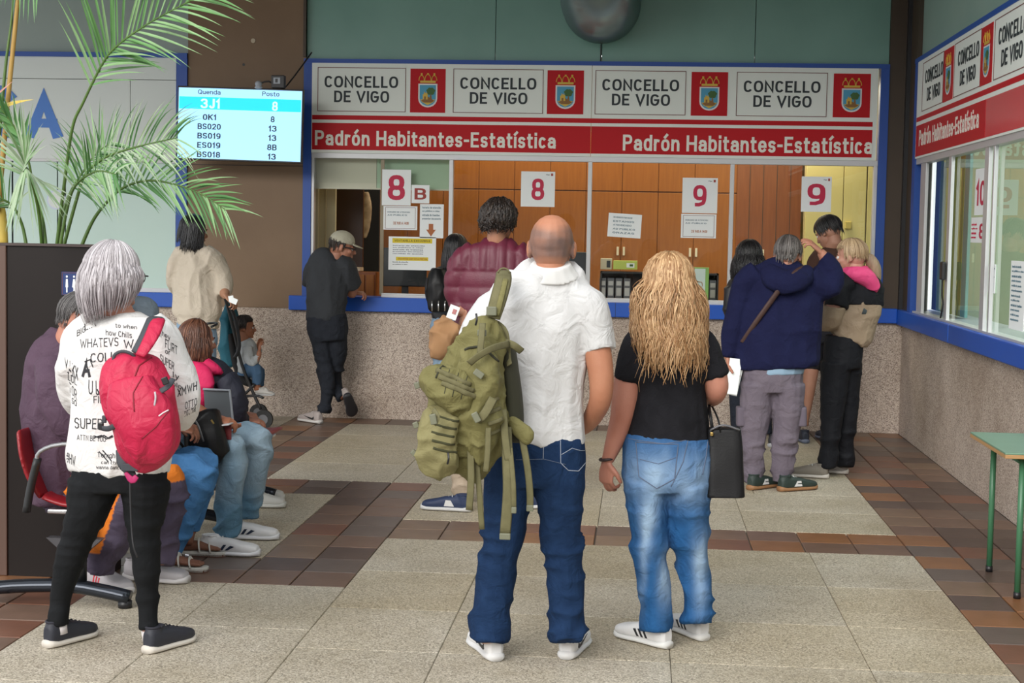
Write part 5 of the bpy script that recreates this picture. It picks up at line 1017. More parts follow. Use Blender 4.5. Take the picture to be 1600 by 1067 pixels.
for b, x0, x1, y0, y1, sl in [('WHATEVS', 125, 185, 528, 545, -3), ('W', 193, 209, 530, 545, 0), ('COLLIO', 141, 196, 552, 567, -4), ('SUPER', 116, 160, 652, 670, 2), ('ATTN BE YOU', 120, 165, 678, 688, 3), ('Tonight', 152, 184, 706, 716, 2), ('can chill', 158, 186, 719, 725, 1), ('wanna dance', 150, 190, 727, 733, 1),
                              ('how Chills', 165, 206, 514, 524, 5), ('U U', 138, 156, 593, 616, 2), ('to when', 180, 214, 505, 512, 3), ('LIN', 132, 150, 505, 518, -8), ('FLIRT', 258, 277, 528, 543, 12), ('SUPER', 250, 272, 552, 566, 14), ('OTTO', 289, 308, 628, 640, -7), ('not me', 288, 306, 640, 652, -9), ('XMWH', 277, 308, 606, 622, -12), ('or', 258, 266, 546, 552, 3), ('MAKX', 101, 122, 556, 580, 16), ('TOR', 108, 120, 596, 612, 14),
                              ('LOL', 106, 120, 581, 594, 9), ('#HW', 104, 118, 706, 724, 6), ('ly', 270, 280, 580, 592, 5), ('yolo', 262, 284, 592, 602, 9), ('so', 112, 120, 620, 630, 6), ('FIKE', 146, 170, 618, 630, 1), ('ok', 176, 192, 636, 646, 1), ('BIG', 120, 134, 516, 526, -8), ('mm', 242, 252, 512, 522, 6), ('hey', 253, 266, 516, 526, 8)]:
    printed(sw, F, b, x0, x1, y0, y1, INKS, sw, slant=sl, bold=.0 if b not in ('XMWH', 'MAKX', '#HW') else .02)
printed(sw, F, 'A', 127, 142, 558, 590, INKS, sw, bold=.05)
for pts in ([(124, 616), (130, 628), (133, 642)], [(120, 691), (128, 694), (136, 690), (144, 695), (151, 692)], [(120, 694), (132, 690), (140, 696), (150, 690)], [(128, 716), (136, 724), (144, 732)], [(134, 714), (142, 722), (150, 731)], [(280, 612), (290, 604), (304, 618)], [(103, 572), (113, 568), (118, 580)], [(142, 648), (150, 653), (160, 655)], [(262, 508), (268, 522), (272, 530)]):
    stitched(sw, [F.p(x, y, -.3) for x, y in pts], .0022, INKS, sw, 'scribble')
F.make('leggings', [F.limb(hips), F.limb(lL), F.limb(lR)], mat('black_leggings', (.008, .009, .010), .85, spec=.15, col2=(.013, .014, .016), nscale=8, bump=.1, bscale=300, fold=.25), .009, 2, [(leg_w(zz(F, 830), zz(F, 965), .0035), (4, 4, 26), 'r', 4)])
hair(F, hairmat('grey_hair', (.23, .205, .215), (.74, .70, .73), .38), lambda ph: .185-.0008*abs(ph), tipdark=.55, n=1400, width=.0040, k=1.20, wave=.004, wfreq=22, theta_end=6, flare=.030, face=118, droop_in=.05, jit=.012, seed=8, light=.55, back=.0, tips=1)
for s_, ww in ((1, 0),): 
    MB().tube([tuple(xf(H, [(.078, .02, .01)])[0]), tuple(xf(H, [(.080, .06, .012)])[0]), tuple(xf(H, [(.066, .098, .012)])[0])], .0028, n=6).build('glasses_arm', BLACK, F.root, True)
    for sx in (-1, 1): MB().tube([tuple(xf(H, [(sx*.034+.024*math.cos(a), .100-.008*abs(math.cos(a)), .006+.018*math.sin(a))])[0]) for a in np.linspace(0, math.tau, 17)], .002, n=6, sub=1).build('glasses_rim', BLACK, F.root, True)
for hx, hy, yw in ((73, 1013, 24), (229, 1022, 24)):
    sh_at(F, hx, hy, yw, L=.25, W=.09, up=(.022, .024, .035), sole=(.62, .58, .52), st=.024, laces=mm('black_lace', (.01, .01, .015), .8), collar=(.02, .02, .03))
for (x, y, d) in ((92, 982, .02), (233, 992, .01)): MB().add(*F.limb([(x, y-8, d, 13), (x+2, y+8, d, 12.5)], sub=1)).build('sock', mm('sock_white', (.62, .58, .58), .9), F.root, True)
B = Thing(5.60, 222, 740, 'backpack', 'crimson red rucksack on the grey haired woman\'s right shoulder', 'backpack')
RD = mat('crimson_nylon', (.43, .006, .045), .55, col2=(.52, .010, .06), nscale=6, bump=.12, bscale=260, fold=.5); RDD = mm('dark_grey_nylon', (.045, .05, .06), .7)
pb = [(214, 553, 0, 18, 14), (213, 566, 0, 40, 30), (211, 590, 0, 54, 40), (215, 622, 0, 60, 46), (229, 660, 0, 56, 48), (233, 700, 0, 50, 44), (236, 724, 0, 30, 28), (238, 735, 0, 12, 14)]
bp = B.make('pack_body', [B.limb(pb, sq=2.5)], RD, .008, 2, [(.007, (5, 5, 5), 'r', 5), (.002, (16, 16, 16), 'n', 6)])
fp = B.make('front_pocket', [B.limb([(205, 595, -.08, 34, 20), (212, 630, -.10, 46, 26), (230, 665, -.105, 47, 28), (235, 700, -.09, 40, 24), (236, 720, -.07, 22, 14)], sq=2.6)], RD, .007, 2, [(.005, (6, 6, 6), 'r', 7)])
qb = lambda pts: [B.p(x, y, -.4) for x, y in pts]
stitched(bp, qb([(162, 610), (168, 584), (190, 566), (214, 556), (240, 566), (262, 594)]), .003, mm('crimson_dark', (.22, .004, .02), .6), bp, 'zip'); stitched(fp, qb([(176, 655), (172, 625), (182, 600)]), .0025, MT['crimson_dark'], fp, 'seam'); stitched(fp, qb([(218, 560), (221, 600), (226, 615)]), .0022, MT['crimson_dark'], fp, 'seam')
stitched(fp, qb([(187, 700), (210, 680), (228, 655)]), .002, MT['crimson_dark'], fp, 'seam')
stitched(fp, qb([(214, 663), (220, 658), (227, 654)]), .0025, mm('logo_white', (.7, .6, .62), .5), fp, 'logo_mark', flat=True)
ribbon(B, [(243, 497, .16, 14), (242, 502, .08, 15), (232, 525, .0, 15), (214, 552, -.05, 11)], 14, RDD, 'strap_edging', B.root, .008)
ribbon(B, [(248, 499, .15, 10), (246, 503, .065, 12), (236, 527, -.016, 12), (219, 556, -.065, 9)], 11, RD, 'shoulder_strap', B.root, .008)
ribbon(B, [(178, 572, -.05), (178, 556, -.05), (190, 549, -.05), (204, 552, -.05), (212, 560, -.04)], 2.6, RDD, 'grab_handle', B.root, .003)
ribbon(B, [(180, 665, -.09), (168, 670, -.07), (156, 668, -.05)], 4.5, RDD, 'side_strap', B.root, .004); buckle(B, 158, 666, -.055, 4, 6, BLACK, B.root); buckle(B, 163, 655, -.05, 3.5, 6, RDD, B.root)
ribbon(B, [(270, 592, -.07), (262, 604, -.10), (246, 614, -.11)], 5, RDD, 'side_strap', B.root, .004); buckle(B, 258, 595, -.12, 5, 6, BLACK, B.root, .4)
ribbon(B, [(242, 612, -.15), (243, 622, -.155), (241, 634, -.155)], 1.6, mm('zip_grey', (.45, .42, .45), .4), 'zip_pull', B.root)
ribbon(B, [(186, 702, .0, 6), (192, 722, -.02, 10), (204, 738, -.02, 8), (208, 750, -.02, 5)], 8, RDD, 'lower_strap', B.root, .005); buckle(B, 203, 730, -.05, 14, 6, RDD, B.root)
ribbon(B, [(196, 738, -.04, 3), (206, 750, -.04, 6), (214, 744, -.04, 4)], 5, mm('magenta_web', (.45, .02, .13), .6), 'strap_webbing', B.root, .003)
ribbon(B, [(203, 745, -.03), (204, 790, -.04), (206, 830, -.05), (209, 855, -.06), (215, 871, -.06)], 1.6, BLACK, 'cord', B.root, .003)

# ---------- man in the maroon quilted jacket
F = Fig(9.3, (770, 800), 'dark haired man in a maroon quilted jacket seen beyond the bald man', skin=(.42, .21, .13))
H = F.head(780, 350, yaw=20, pitch=-6, sc=1.02); F.neck = F.p(776, 384, .02)
tor = [(776, 375, .02, 22, 18), (776, 386, .01, 40, 26), (774, 402, 0, 62, 32), (770, 440, 0, 66, 36), (768, 490, 0, 60, 36), (766, 552, 0, 60, 36)]
aL = [(722, 412, 0, 17), (711, 440, 0, 15), (712, 470, .0, 14), (722, 486, -.06, 11), (728, 490, -.1, 8)]
aR = [(822, 412, 0, 17), (834, 450, 0, 15), (834, 490, .05, 13), (820, 495, .2, 9)]
hips = [(766, 545, 0, 52, 34), (766, 570, 0, 54, 36), (766, 590, 0, 50, 34)]
lL = [(745, 580, 0, 28, 32), (738, 640, 0, 25, 27), (728, 700, 0, 22, 22), (722, 745, .02, 18, 20), (724, 768, .03, 16, 18)]
lR = [(790, 580, 0, 28, 32), (800, 640, 0, 24, 27), (812, 700, .03, 21, 22), (824, 745, .05, 18, 20), (826, 765, .05, 16, 18)]
F.body([F.limb(tor, .78), F.limb(aL, .9), F.limb(aR, .9), F.limb(hips, .72), F.limb(lL, .68), F.limb(lR, .68)], [hand_parts(F.p(727, 489, -.09), (-.3, -.1, -1), (.5, .3, -.2), size=.95), hand_parts(F.p(820, 495, .2), (-.6, .6, .2), (0, .3, -1), side=-1)])
z0 = F.p(770, 400).z
def quilt(P, N):
    s_ = abs(np.sin((P[:, 2]-z0)*math.pi/.092)); yoke = np.clip((P[:, 2]-F.p(770, 422).z)/.01, 0, 1); v_ = abs(np.sin((P[:, 0])*math.pi/.055))
    return .010*(np.sqrt(s_)*(1-yoke)+np.sqrt(v_)*yoke)-.005
F.make('jacket', [F.limb(tor), F.limb([(745, 396, 0, 22, 26), (725, 412, 0, 24, 26), (713, 440, 0, 19, 22), (714, 466, 0, 17, 19), (722, 483, -.04, 14)]), F.limb([(805, 396, 0, 22, 26), (822, 412, 0, 23, 26), (833, 450, 0, 18), (834, 485, .05, 16), (822, 494, .16, 12)]), F.limb([(778, 372, .01, 22, 20), (778, 384, .01, 27, 24)], sub=1)],
       mat('maroon_nylon', (.105, .012, .030), .5, col2=(.135, .018, .04), nscale=6, bump=.15, bscale=120), .009, 2, [(.004, (14, 14, 14), 'n', 2)], post=quilt)
F.make('trousers', [F.limb(hips), F.limb(lL), F.limb(lR)], cloth('beige_chino', (.46, .37, .28)), .009, 2, [(leg_w(zz(F, 690), zz(F, 765)), (7, 7, 18), 'r', 4)])
hair(F, hairmat('dark_brown_hair', (.012, .008, .007), (.045, .03, .022)), lambda ph: .012, n=900, width=.007, k=1.25, theta_end=lambda ph: -24 if abs(ph) < 60 else (-12 if abs(ph) < 100 else 25), face=165, curl=.006, seed=11, steps=12, light=.3)
NV = (.02, .035, .09)
sh_at(F, 735, 800, -80, L=.29, W=.10, up=NV, sole=(.6, .6, .6), marks=('patch', mm('mark_white', (.65, .65, .65), .6))); sh_at(F, 815, 795, 65, L=.29, W=.10, up=NV, sole=(.6, .6, .6))
B = Thing(9.15, 695, 555, 'paper_bag', 'crumpled brown paper bag held by the man in the maroon jacket', 'bag')
B.make('bag_body', [B.limb([(705, 502, 0, 18, 10), (695, 520, 0, 22, 22), (688, 540, 0, 17, 20), (681, 558, 0, 9, 12)], sq=3)], mat('kraft', (.36, .19, .085), .85, col2=(.42, .24, .12), nscale=9), .007, 0, [(.008, (14, 14, 14), 'r', 1)])
B = Thing(9.14, 706, 488, 'paper_slip', 'small white paper slip with a red mark held by the man in the maroon jacket', 'paper')
MB().obox(B.p(708, 488), (1, 0, -.35), (.35, 0, 1), (0, -1, 0), 8*B.s, 11*B.s, .002).build('sheet', PAPER, B.root); MB().obox(B.p(710, 487, -.004), (1, 0, -.35), (.35, 0, 1), (0, -1, 0), 3*B.s, 4*B.s, .001).build('red_mark', mm('pale_red', (.5, .2, .2), .7), B.root)

# ---------- woman with the black backpack at the counter
F = Fig(12.6, (700, 660), 'woman with long black hair at the counter beside the maroon jacket', skin=(.42, .23, .15))
H = F.head(713, 391, yaw=15, sc=1.0); F.neck = F.p(713, 416, .02)
tor = [(713, 414, .01, 12, 12), (712, 420, 0, 24, 18), (710, 432, 0, 36, 22), (708, 465, 0, 32, 22), (706, 500, 0, 32, 24)]
hips = [(706, 496, 0, 32, 24), (705, 520, 0, 34, 26), (705, 530, 0, 30, 24)]; lL = [(690, 525, 0, 18, 22), (690, 590, 0, 13, 14), (690, 655, .0, 9, 10)]; lR = [(722, 525, 0, 18, 22), (722, 590, 0, 13, 14), (722, 655, .0, 9, 10)]
aL = [(678, 435, 0, 11), (676, 465, 0, 9), (690, 478, .15, 8), (700, 470, .25, 6)]; aR = [(745, 435, 0, 11), (752, 462, 0, 9), (742, 470, .15, 8), (730, 465, .25, 6)]
F.body([F.limb(tor, .78), F.limb(aL, .85), F.limb(aR, .85), F.limb(hips, .72), F.limb(lL, .68), F.limb(lR, .68)], [hand_parts(F.p(700, 470, .25), (.5, .8, .1), (0, 0, -1), size=.9), hand_parts(F.p(730, 465, .25), (-.5, .8, .1), (0, 0, -1), size=.9, side=-1)], vox=.012)
F.make('jacket', [F.limb(tor), F.limb(aL, 1.15), F.limb(aR, 1.15)], mm('black_jacket', (.012, .012, .015), .5), .012, 2, [(.006, (8, 8, 8), 'r')])
F.make('jeans', [F.limb(hips), F.limb(lL), F.limb(lR)], denim('light_denim', (.20, .29, .40), (.26, .36, .47)), .012, 2, [(.006, (8, 8, 18), 'r')])
hair(F, hairmat('black_hair', (.004, .004, .005), (.02, .018, .02), .35), lambda ph: .20, n=500, width=.005, k=1.15, theta_end=-5, flare=.02, face=125, seed=12)
for x in (690, 722): shoe(F, (F.p(x, 600).x, 12.55, .001), 10, L=.25, up=(.02, .02, .02), sole=(.1, .1, .1), laces=False)
B = Thing(12.35, 690, 487, 'backpack', 'small black leather backpack worn by the black haired woman at the counter', 'backpack')
B.make('pack_body', [B.limb([(684, 420, 0, 10, 12), (684, 435, 0, 17, 18), (685, 460, 0, 19, 20), (685, 482, 0, 17, 18), (685, 489, 0, 12, 12)], sq=2.6)], BL, .008, 2, [(.006, (9, 9, 9), 'r')])
ribbon(B, [(696, 420, .05), (700, 440, -.03), (697, 480, -.05)], 2, BL, 'strap', B.root, .004)
for x in (675, 685, 695): ribbon(B, [(x, 470, -.12), (x, 486, -.12)], 1, CHROME, 'zip_pull', B.root, .002, 1)
# ---------- man in the navy hooded top
F = Fig(10.25, (1205, 765), 'grey haired man in a navy hooded top raising his right hand beside the corner', skin=(.46, .22, .15))
H = F.head(1231, 400, yaw=12, pitch=-10, roll=3, sc=1.05); F.neck = F.p(1226, 424, .02)
tor = [(1226, 409, .02, 20, 17), (1225, 418, .0, 40, 24), (1223, 434, 0, 60, 29), (1220, 475, 0, 66, 33), (1216, 520, 0, 65, 35), (1213, 560, 0, 66, 36), (1213, 574, 0, 62, 34)]
aL = [(1168, 438, 0, 18), (1150, 480, 0, 16), (1143, 520, 0, 14), (1139, 550, -.01, 11), (1138, 562, -.02, 8)]
aR = [(1275, 440, 0, 20), (1300, 446, -.0, 17), (1298, 424, .0, 15), (1288, 402, -.01, 11), (1281, 393, -.02, 8)]
hips = [(1207, 560, 0, 46, 30), (1207, 590, 0, 48, 33), (1207, 612, 0, 43, 30)]
lL = [(1184, 600, 0, 27, 30), (1180, 650, 0, 24, 26), (1176, 700, 0, 18, 21), (1178, 735, .0, 16, 19), (1178, 752, 0, 13, 17)]
lR = [(1232, 600, 0, 26, 30), (1231, 650, 0, 23, 26), (1225, 700, 0, 19, 22), (1222, 732, .0, 18, 20), (1222, 752, 0, 15, 18)]
F.body([F.limb(tor, .78), F.limb(aL, .8), F.limb(aR, .8), F.limb(hips, .72), F.limb(lL, .68), F.limb(lR, .68)], [hand_parts(F.p(1138, 562, -.02), (.15, -.05, -1), (.9, -.2, 0), size=1.0, curl=(.6, .7, .8, .8)), hand_parts(F.p(1282, 394, -.02), (-.75, -.1, .7), (-.5, .3, -.8), size=1.0, curl=(.4, .5, .6, .7), side=-1)])
NVY = mat('navy_fleece', (.007, .008, .036), .9, col2=(.010, .013, .052), nscale=8, bump=.3, bscale=250, spec=.2, fold=.4)
jk = F.make('hoodie', [F.limb(tor), F.limb([(1185, 428, 0, 22, 26), (1168, 442, 0, 22, 24), (1152, 480, 0, 19, 22), (1145, 520, 0, 17, 19), (1140, 552, -.005, 13, 14), (1139, 559, -.01, 9, 10)]), F.limb([(1262, 430, 0, 22, 26), (1280, 444, 0, 23, 24), (1299, 448, 0, 19, 20), (1299, 425, 0, 18, 18), (1290, 405, -.01, 13), (1286, 400, -.01, 9)])], NVY, .010, 3, [(.007, (5, 5, 4), 'r', 1), (.004, (12, 12, 8), 'n', 2)])
F.make('hood', [F.limb([(1196, 418, -.02, 12, 12), (1206, 430, -.10, 18, 14), (1225, 440, -.14, 20, 16), (1250, 434, -.12, 18, 14), (1262, 424, -.04, 12, 12)])], NVY, .009, 2, [(.006, (10, 10, 10), 'r', 6)], parent=jk)
F.make('shirt_collar', [F.limb([(1226, 402, .02, 15, 15), (1225, 411, .01, 21, 20)], sub=2)], mm('ivory', (.5, .46, .36), .8), .007, 1)
F.make('shirt_hem', [F.limb([(1210, 566, 0, 52, 33), (1210, 584, 0, 44, 33)], sub=2)], mm('light_blue_cotton', (.24, .36, .48), .8), .009, 1, [(.004, (14, 14, 5), 'r', 3)])
F.make('trousers', [F.limb(hips), F.limb(lL), F.limb(lR)], mat('mauve_grey_cotton', (.115, .095, .125), .85, col2=(.15, .125, .155), nscale=7, bump=.2, bscale=250, fold=.5), .010, 2, [(leg_w(zz(F, 690), zz(F, 745), .008), (6, 6, 15), 'r', 4)])
for x0 in (1158, 1252): F.make('cargo_pocket', [F.limb([(x0, 635, 0, 8, 16), (x0, 665, 0, 8, 16)], sq=4)], MT.get('mg') or mm('mauve_pocket', (.12, .10, .13), .85), .008, 1)
hair(F, hairmat('grey_brown_hair', (.035, .03, .028), (.22, .20, .19)), lambda ph: .005, n=700, width=.004, k=1.08, theta_end=lambda ph: -28 if abs(ph) < 50 else (-2 if abs(ph) < 105 else 30), face=150, seed=15, steps=12)
st = F.make('shoulder_strap', [F.limb([(1256, 418, -.06, 4, 4), (1244, 425, -.15, 4.5, 4), (1226, 442, -.185, 4.5, 3), (1205, 470, -.155, 4.5, 3), (1180, 505, -.125, 4.5, 3), (1160, 535, -.07, 4.5, 3)])], mm('brown_leather', (.06, .03, .025), .5), .007, 1)
GRN = (.02, .035, .03)
for hx, hy, yw in ((1171, 766, 40), (1218, 768, 55)): sh_at(F, hx, hy, yw, L=.29, W=.10, up=GRN, sole=(.28, .14, .06), marks=('patch', mm('mark_white', (.65, .65, .65), .6)))
B = Thing(10.18, 1145, 617, 'document', 'folded white sheets held low in the navy hooded man\'s left hand', 'paper')
MB().obox(B.p(1146, 588), (1, 0, -.12), (.12, 0, 1), (0, -1, .1), 9.5*B.s, 28*B.s, .004).obox(B.p(1149, 592, .02), (1, 0, -.2), (.2, 0, 1), (0, -1, .1), 8*B.s, 26*B.s, .002).build('sheet', PAPER, B.root)

# ---------- blonde ponytail woman, pink hood
F = Fig(10.8, (1295, 745), 'woman with a blonde ponytail, pink hood and black and beige jacket beside the corner', skin=(.50, .27, .20))
H = F.head(1329, 402, yaw=-72, pitch=-6, sc=1.0); F.neck = F.p(1336, 424, .0)
tor = [(1338, 424, .0, 16, 15), (1338, 432, 0, 32, 22), (1336, 450, 0, 40, 26), (1334, 485, 0, 41, 28), (1332, 515, 0, 34, 28), (1326, 532, 0, 30, 26)]
aL = [(1312, 446, -.10, 16), (1302, 480, -.14, 15), (1298, 500, -.12, 14), (1290, 500, .05, 11), (1284, 490, .22, 8)]
aR = [(1352, 446, .12, 16), (1344, 480, .16, 14), (1325, 495, .25, 12), (1305, 485, .4, 8)]
hips = [(1320, 525, 0, 30, 26), (1317, 555, 0, 31, 28), (1316, 575, 0, 29, 26)]
lL = [(1306, 565, -.03, 24, 24), (1302, 620, -.03, 20, 20), (1297, 680, -.03, 15, 16), (1294, 715, -.02, 15, 16), (1293, 730, -.02, 13, 15)]
lR = [(1326, 565, .05, 22, 24), (1324, 620, .08, 19, 20), (1322, 680, .1, 14, 16), (1321, 715, .12, 14, 15), (1321, 728, .12, 12, 14)]
F.body([F.limb(tor, .78), F.limb(aL, .8), F.limb(aR, .8), F.limb(hips, .72), F.limb(lL, .68), F.limb(lR, .68)], [hand_parts(F.p(1284, 490, .22), (-.4, .7, .3), (0, .2, -1), size=.9), hand_parts(F.p(1305, 485, .4), (-.5, .7, .3), (0, .2, -1), size=.9, side=-1)])
BGE = mat('beige_nylon', (.27, .20, .135), .7, col2=(.33, .25, .17), nscale=6, bump=.2, bscale=200, fold=.5); BKN = mat('black_nylon', (.007, .008, .011), .7, spec=.2, col2=(.011, .012, .016), nscale=6, bump=.15, bscale=200, fold=.4)
lowj = [q for q in tor if q[1] >= 450]; lowj[0] = (1336, 470, 0, 42, 29)
F.make('jacket_lower', [F.limb(lowj), F.limb([(1303, 478, -.14, 17, 17), (1298, 500, -.12, 17, 17), (1292, 503, .0, 14), (1288, 497, .1, 11)])], BGE, .010, 2, [(.007, (8, 8, 6), 'r', 3)])
F.make('jacket_upper', [F.limb([(1338, 426, .0, 20, 19), (1338, 434, 0, 36, 25), (1337, 452, 0, 43, 30), (1336, 476, 0, 44, 31)]), F.limb([(1325, 440, -.08, 18, 18), (1312, 450, -.11, 19, 18), (1305, 480, -.14, 18.5, 18)]), F.limb([(1352, 446, .12, 18), (1346, 478, .16, 16)])], BKN, .010, 2, [(.006, (8, 8, 6), 'r', 5)])
F.make('pink_hood', [F.limb([(1322, 424, -.06, 7, 9), (1336, 428, -.13, 12, 12), (1354, 434, -.12, 14, 12), (1364, 446, -.08, 9, 12), (1366, 456, -.06, 4, 8)]), F.limb([(1338, 418, 0, 16, 16), (1340, 428, 0, 24, 22)], sub=2)], mat('pink_fabric', (.62, .045, .17), .7, col2=(.70, .07, .22), nscale=6, fold=.4), .008, 2, [(.006, (10, 10, 10), 'r')])
MB().add(*F.limb([(1348, 486, -.34, 5, 1.5), (1354, 488, -.34, 3, 1)], sub=1)).build('logo_mark', INK, F.root)
tr = F.make('trousers', [F.limb(hips), F.limb(lL), F.limb(lR)], BKN, .010, 2, [(leg_w(zz(F, 680), zz(F, 730), .007), (6, 6, 15), 'r', 4)])
stitched(tr, [F.p(x, y, -.5) for x, y in ((1296, 545), (1292, 580), (1289, 610), (1288, 650), (1288, 690))], .006, mm('stripe_white', (.6, .6, .6), .7), tr, 'side_stripe', flat=True, off=.002)
HB = hairmat('straw_hair', (.22, .14, .07), (.55, .40, .24))
hair(F, HB, lambda ph: .0, n=700, width=.0035, k=1.10, theta_end=lambda ph: -22 if abs(ph) < 60 else (-10 if abs(ph) < 110 else 30), face=165, seed=16, steps=12, light=.5)
F.make('ponytail', [F.limb([(1350, 402, .0, 5, 5), (1358, 404, 0, 9, 9), (1366, 418, 0, 10, 10), (1369, 436, 0, 7, 8), (1366, 448, 0, 3, 4)])], mat('ponytail_hair', (.17, .11, .07), .5, col2=(.35, .25, .16), nscale=5, vec=(12, 12, 2), bump=.3), .006, 1, [(.005, (40, 40, 6), 'r')])
MB().add(*F.limb([(1349, 402, 0, 6, 6), (1353, 403, 0, 6, 6)], sub=1)).build('hair_tie', INK, F.root, True)
sh_at(F, 1294, 748, -75, L=.27, W=.10, up=(.20, .18, .15), sole=(.55, .52, .48)); shoe(F, (F.p(1330, 740).x, 10.98, .001), -75, L=.27, W=.10, up=(.3, .28, .26), sole=(.55, .52, .48))

# ---------- young man in shorts by the last pane
F = Fig(12.75, (1270, 672), 'young man with black hair, brown T-shirt and shorts bending to the corner pane', skin=(.42, .22, .15))
H = F.head(1294, 364, yaw=-50, pitch=-28, sc=1.05); F.neck = F.p(1299, 385, .0)
tor = [(1300, 385, 0, 11, 11), (1300, 392, 0, 20, 16), (1298, 402, 0, 30, 18), (1296, 440, 0, 30, 20), (1292, 480, 0, 28, 20), (1290, 505, 0, 28, 20)]
hips = [(1288, 500, 0, 28, 20), (1286, 525, 0, 28, 21), (1285, 535, 0, 25, 20)]; lL = [(1272, 530, 0, 15, 17), (1268, 575, -.05, 12, 13), (1263, 615, -.05, 9.5, 11), (1258, 655, -.03, 6.5, 8), (1258, 666, -.03, 6, 8)]; lR = [(1298, 530, 0, 15, 17), (1298, 575, .1, 12, 13), (1298, 615, .1, 9.5, 11), (1296, 655, .1, 6.5, 8), (1296, 666, .1, 6, 8)]
aL = [(1273, 408, 0, 9), (1268, 435, .02, 8), (1272, 450, .2, 7), (1282, 452, .3, 6)]; aR = [(1322, 410, 0, 9), (1325, 440, .02, 8), (1318, 450, .2, 7), (1308, 452, .3, 6)]
F.body([F.limb(tor, .78), F.limb(aL), F.limb(aR), F.limb(hips, .72), F.limb(lL), F.limb(lR)], [hand_parts(F.p(1282, 452, .3), (.4, .8, 0), (0, 0, -1), size=.95), hand_parts(F.p(1308, 452, .3), (-.4, .8, 0), (0, 0, -1), size=.95, side=-1)])
F.make('shirt', [F.limb(tor), F.limb([(1280, 400, 0, 12, 13), (1272, 412, 0, 12, 12), (1268, 430, 0, 11, 11)]), F.limb([(1316, 400, 0, 12, 13), (1322, 412, 0, 12, 12), (1325, 430, 0, 11, 11)])], cloth('brown_cotton', (.06, .03, .022)), .011, 2, [(.006, (8, 8, 8), 'r')])
F.make('shorts', [F.limb(hips), F.limb([(1272, 525, 0, 17, 19), (1268, 578, -.04, 15, 16)]), F.limb([(1298, 525, 0, 17, 19), (1298, 578, .08, 15, 16)])], cloth('black_cotton', (.014, .014, .018)), .011, 2)
hair(F, hairmat('black_hair_short', (.004, .004, .005), (.02, .018, .018), .35), lambda ph: .008, n=500, width=.006, k=1.14, theta_end=lambda ph: -22 if abs(ph) < 50 else (-5 if abs(ph) < 110 else 20), face=165, seed=17, steps=12)
for x, d in ((1258, -.10), (1296, .06)): shoe(F, (F.p(x, 600).x, 12.66+d, .001), -8, L=.27, up=(.015, .02, .035), sole=(.12, .14, .2), laces=False)

# ---------- woman with long black hair left of the navy man
F = Fig(12.3, (1165, 690), 'woman with long black hair and dark clothes behind the navy hooded man', skin=(.45, .25, .17))
H = F.head(1174, 402, yaw=55, sc=1.0); F.neck = F.p(1172, 428, 0)
tor = [(1172, 427, 0, 11, 11), (1171, 434, 0, 22, 17), (1170, 446, 0, 33, 20), (1168, 480, 0, 30, 21), (1166, 520, 0, 29, 22)]
hips = [(1166, 512, 0, 29, 22), (1165, 535, 0, 32, 24), (1165, 548, 0, 29, 22)]; lL = [(1152, 540, 0, 17, 20), (1152, 600, 0, 14, 15), (1153, 655, 0, 12, 12), (1153, 678, 0, 11, 12)]; lR = [(1182, 540, 0, 17, 20), (1188, 600, 0, 14, 15), (1194, 655, 0, 12, 12), (1196, 678, 0, 11, 12)]
aL = [(1143, 450, 0, 10), (1140, 485, 0, 9), (1152, 498, .15, 8), (1165, 492, .25, 6)]; aR = [(1198, 450, 0, 10), (1202, 485, 0, 9), (1192, 498, .15, 8), (1182, 492, .25, 6)]
F.body([F.limb(tor, .78), F.limb(aL, .85), F.limb(aR, .85), F.limb(hips, .72), F.limb(lL, .68), F.limb(lR, .68)], [hand_parts(F.p(1165, 492, .25), (.3, .8, 0), (0, 0, -1), size=.9), hand_parts(F.p(1182, 492, .25), (-.3, .8, 0), (0, 0, -1), size=.9, side=-1)])
F.make('jacket', [F.limb(tor), F.limb(aL, 1.15), F.limb(aR, 1.15)], mm('black_jacket'), .012, 2, [(.006, (8, 8, 8), 'r')])
F.make('trousers', [F.limb(hips), F.limb(lL), F.limb(lR)], cloth('black_cotton2', (.016, .02, .03)), .012, 2)
hair(F, hairmat('black_hair_long', (.004, .004, .005), (.02, .018, .02), .35), lambda ph: .17 if abs(ph) < 90 else .12, n=700, width=.0045, k=1.2, theta_end=-5, flare=.03, wave=.01, face=115, seed=18)
for x in (1153, 1207): shoe(F, (F.p(x, 600).x, 12.25, .001), 20, L=.25, up=(.02, .02, .025), sole=(.4, .4, .42), laces=False)

# ---------- man in the cap leaning on the sill
F = Fig(13.0, (512, 655), 'man in a pale cap and dark clothes leaning on the blue sill with crossed legs', skin=(.42, .20, .13))
H = F.head(535, 387, yaw=78, pitch=-12, roll=0, sc=1.05); F.neck = F.p(521, 402, .0)
tor = [(521, 396, 0, 13, 13), (516, 402, 0, 27, 18), (514, 412, 0, 35, 21), (512, 440, 0, 35, 24), (510, 475, 0, 32, 25), (510, 500, 0, 32, 25)]
aR = [(543, 415, .0, 12), (548, 435, .02, 11), (551, 452, .10, 9), (548, 458, .22, 8), (553, 458, .20, 6)]
aR = [(540, 416, 0, 13), (548, 437, .03, 12), (549, 455, .09, 10.5), (554, 457, .12, 8)]
aL = [(490, 416, 0, 12), (484, 440, .12, 11), (500, 455, .22, 9), (515, 455, .28, 7)]
hips = [(510, 492, 0, 32, 25), (512, 515, 0, 33, 27), (513, 532, 0, 29, 25)]
lL = [(501, 522, 0, 18, 22), (506, 560, 0, 14.5, 17), (512, 600, 0, 11.5, 13), (509, 628, -.01, 10.5, 12), (506, 644, -.01, 9.5, 11)]
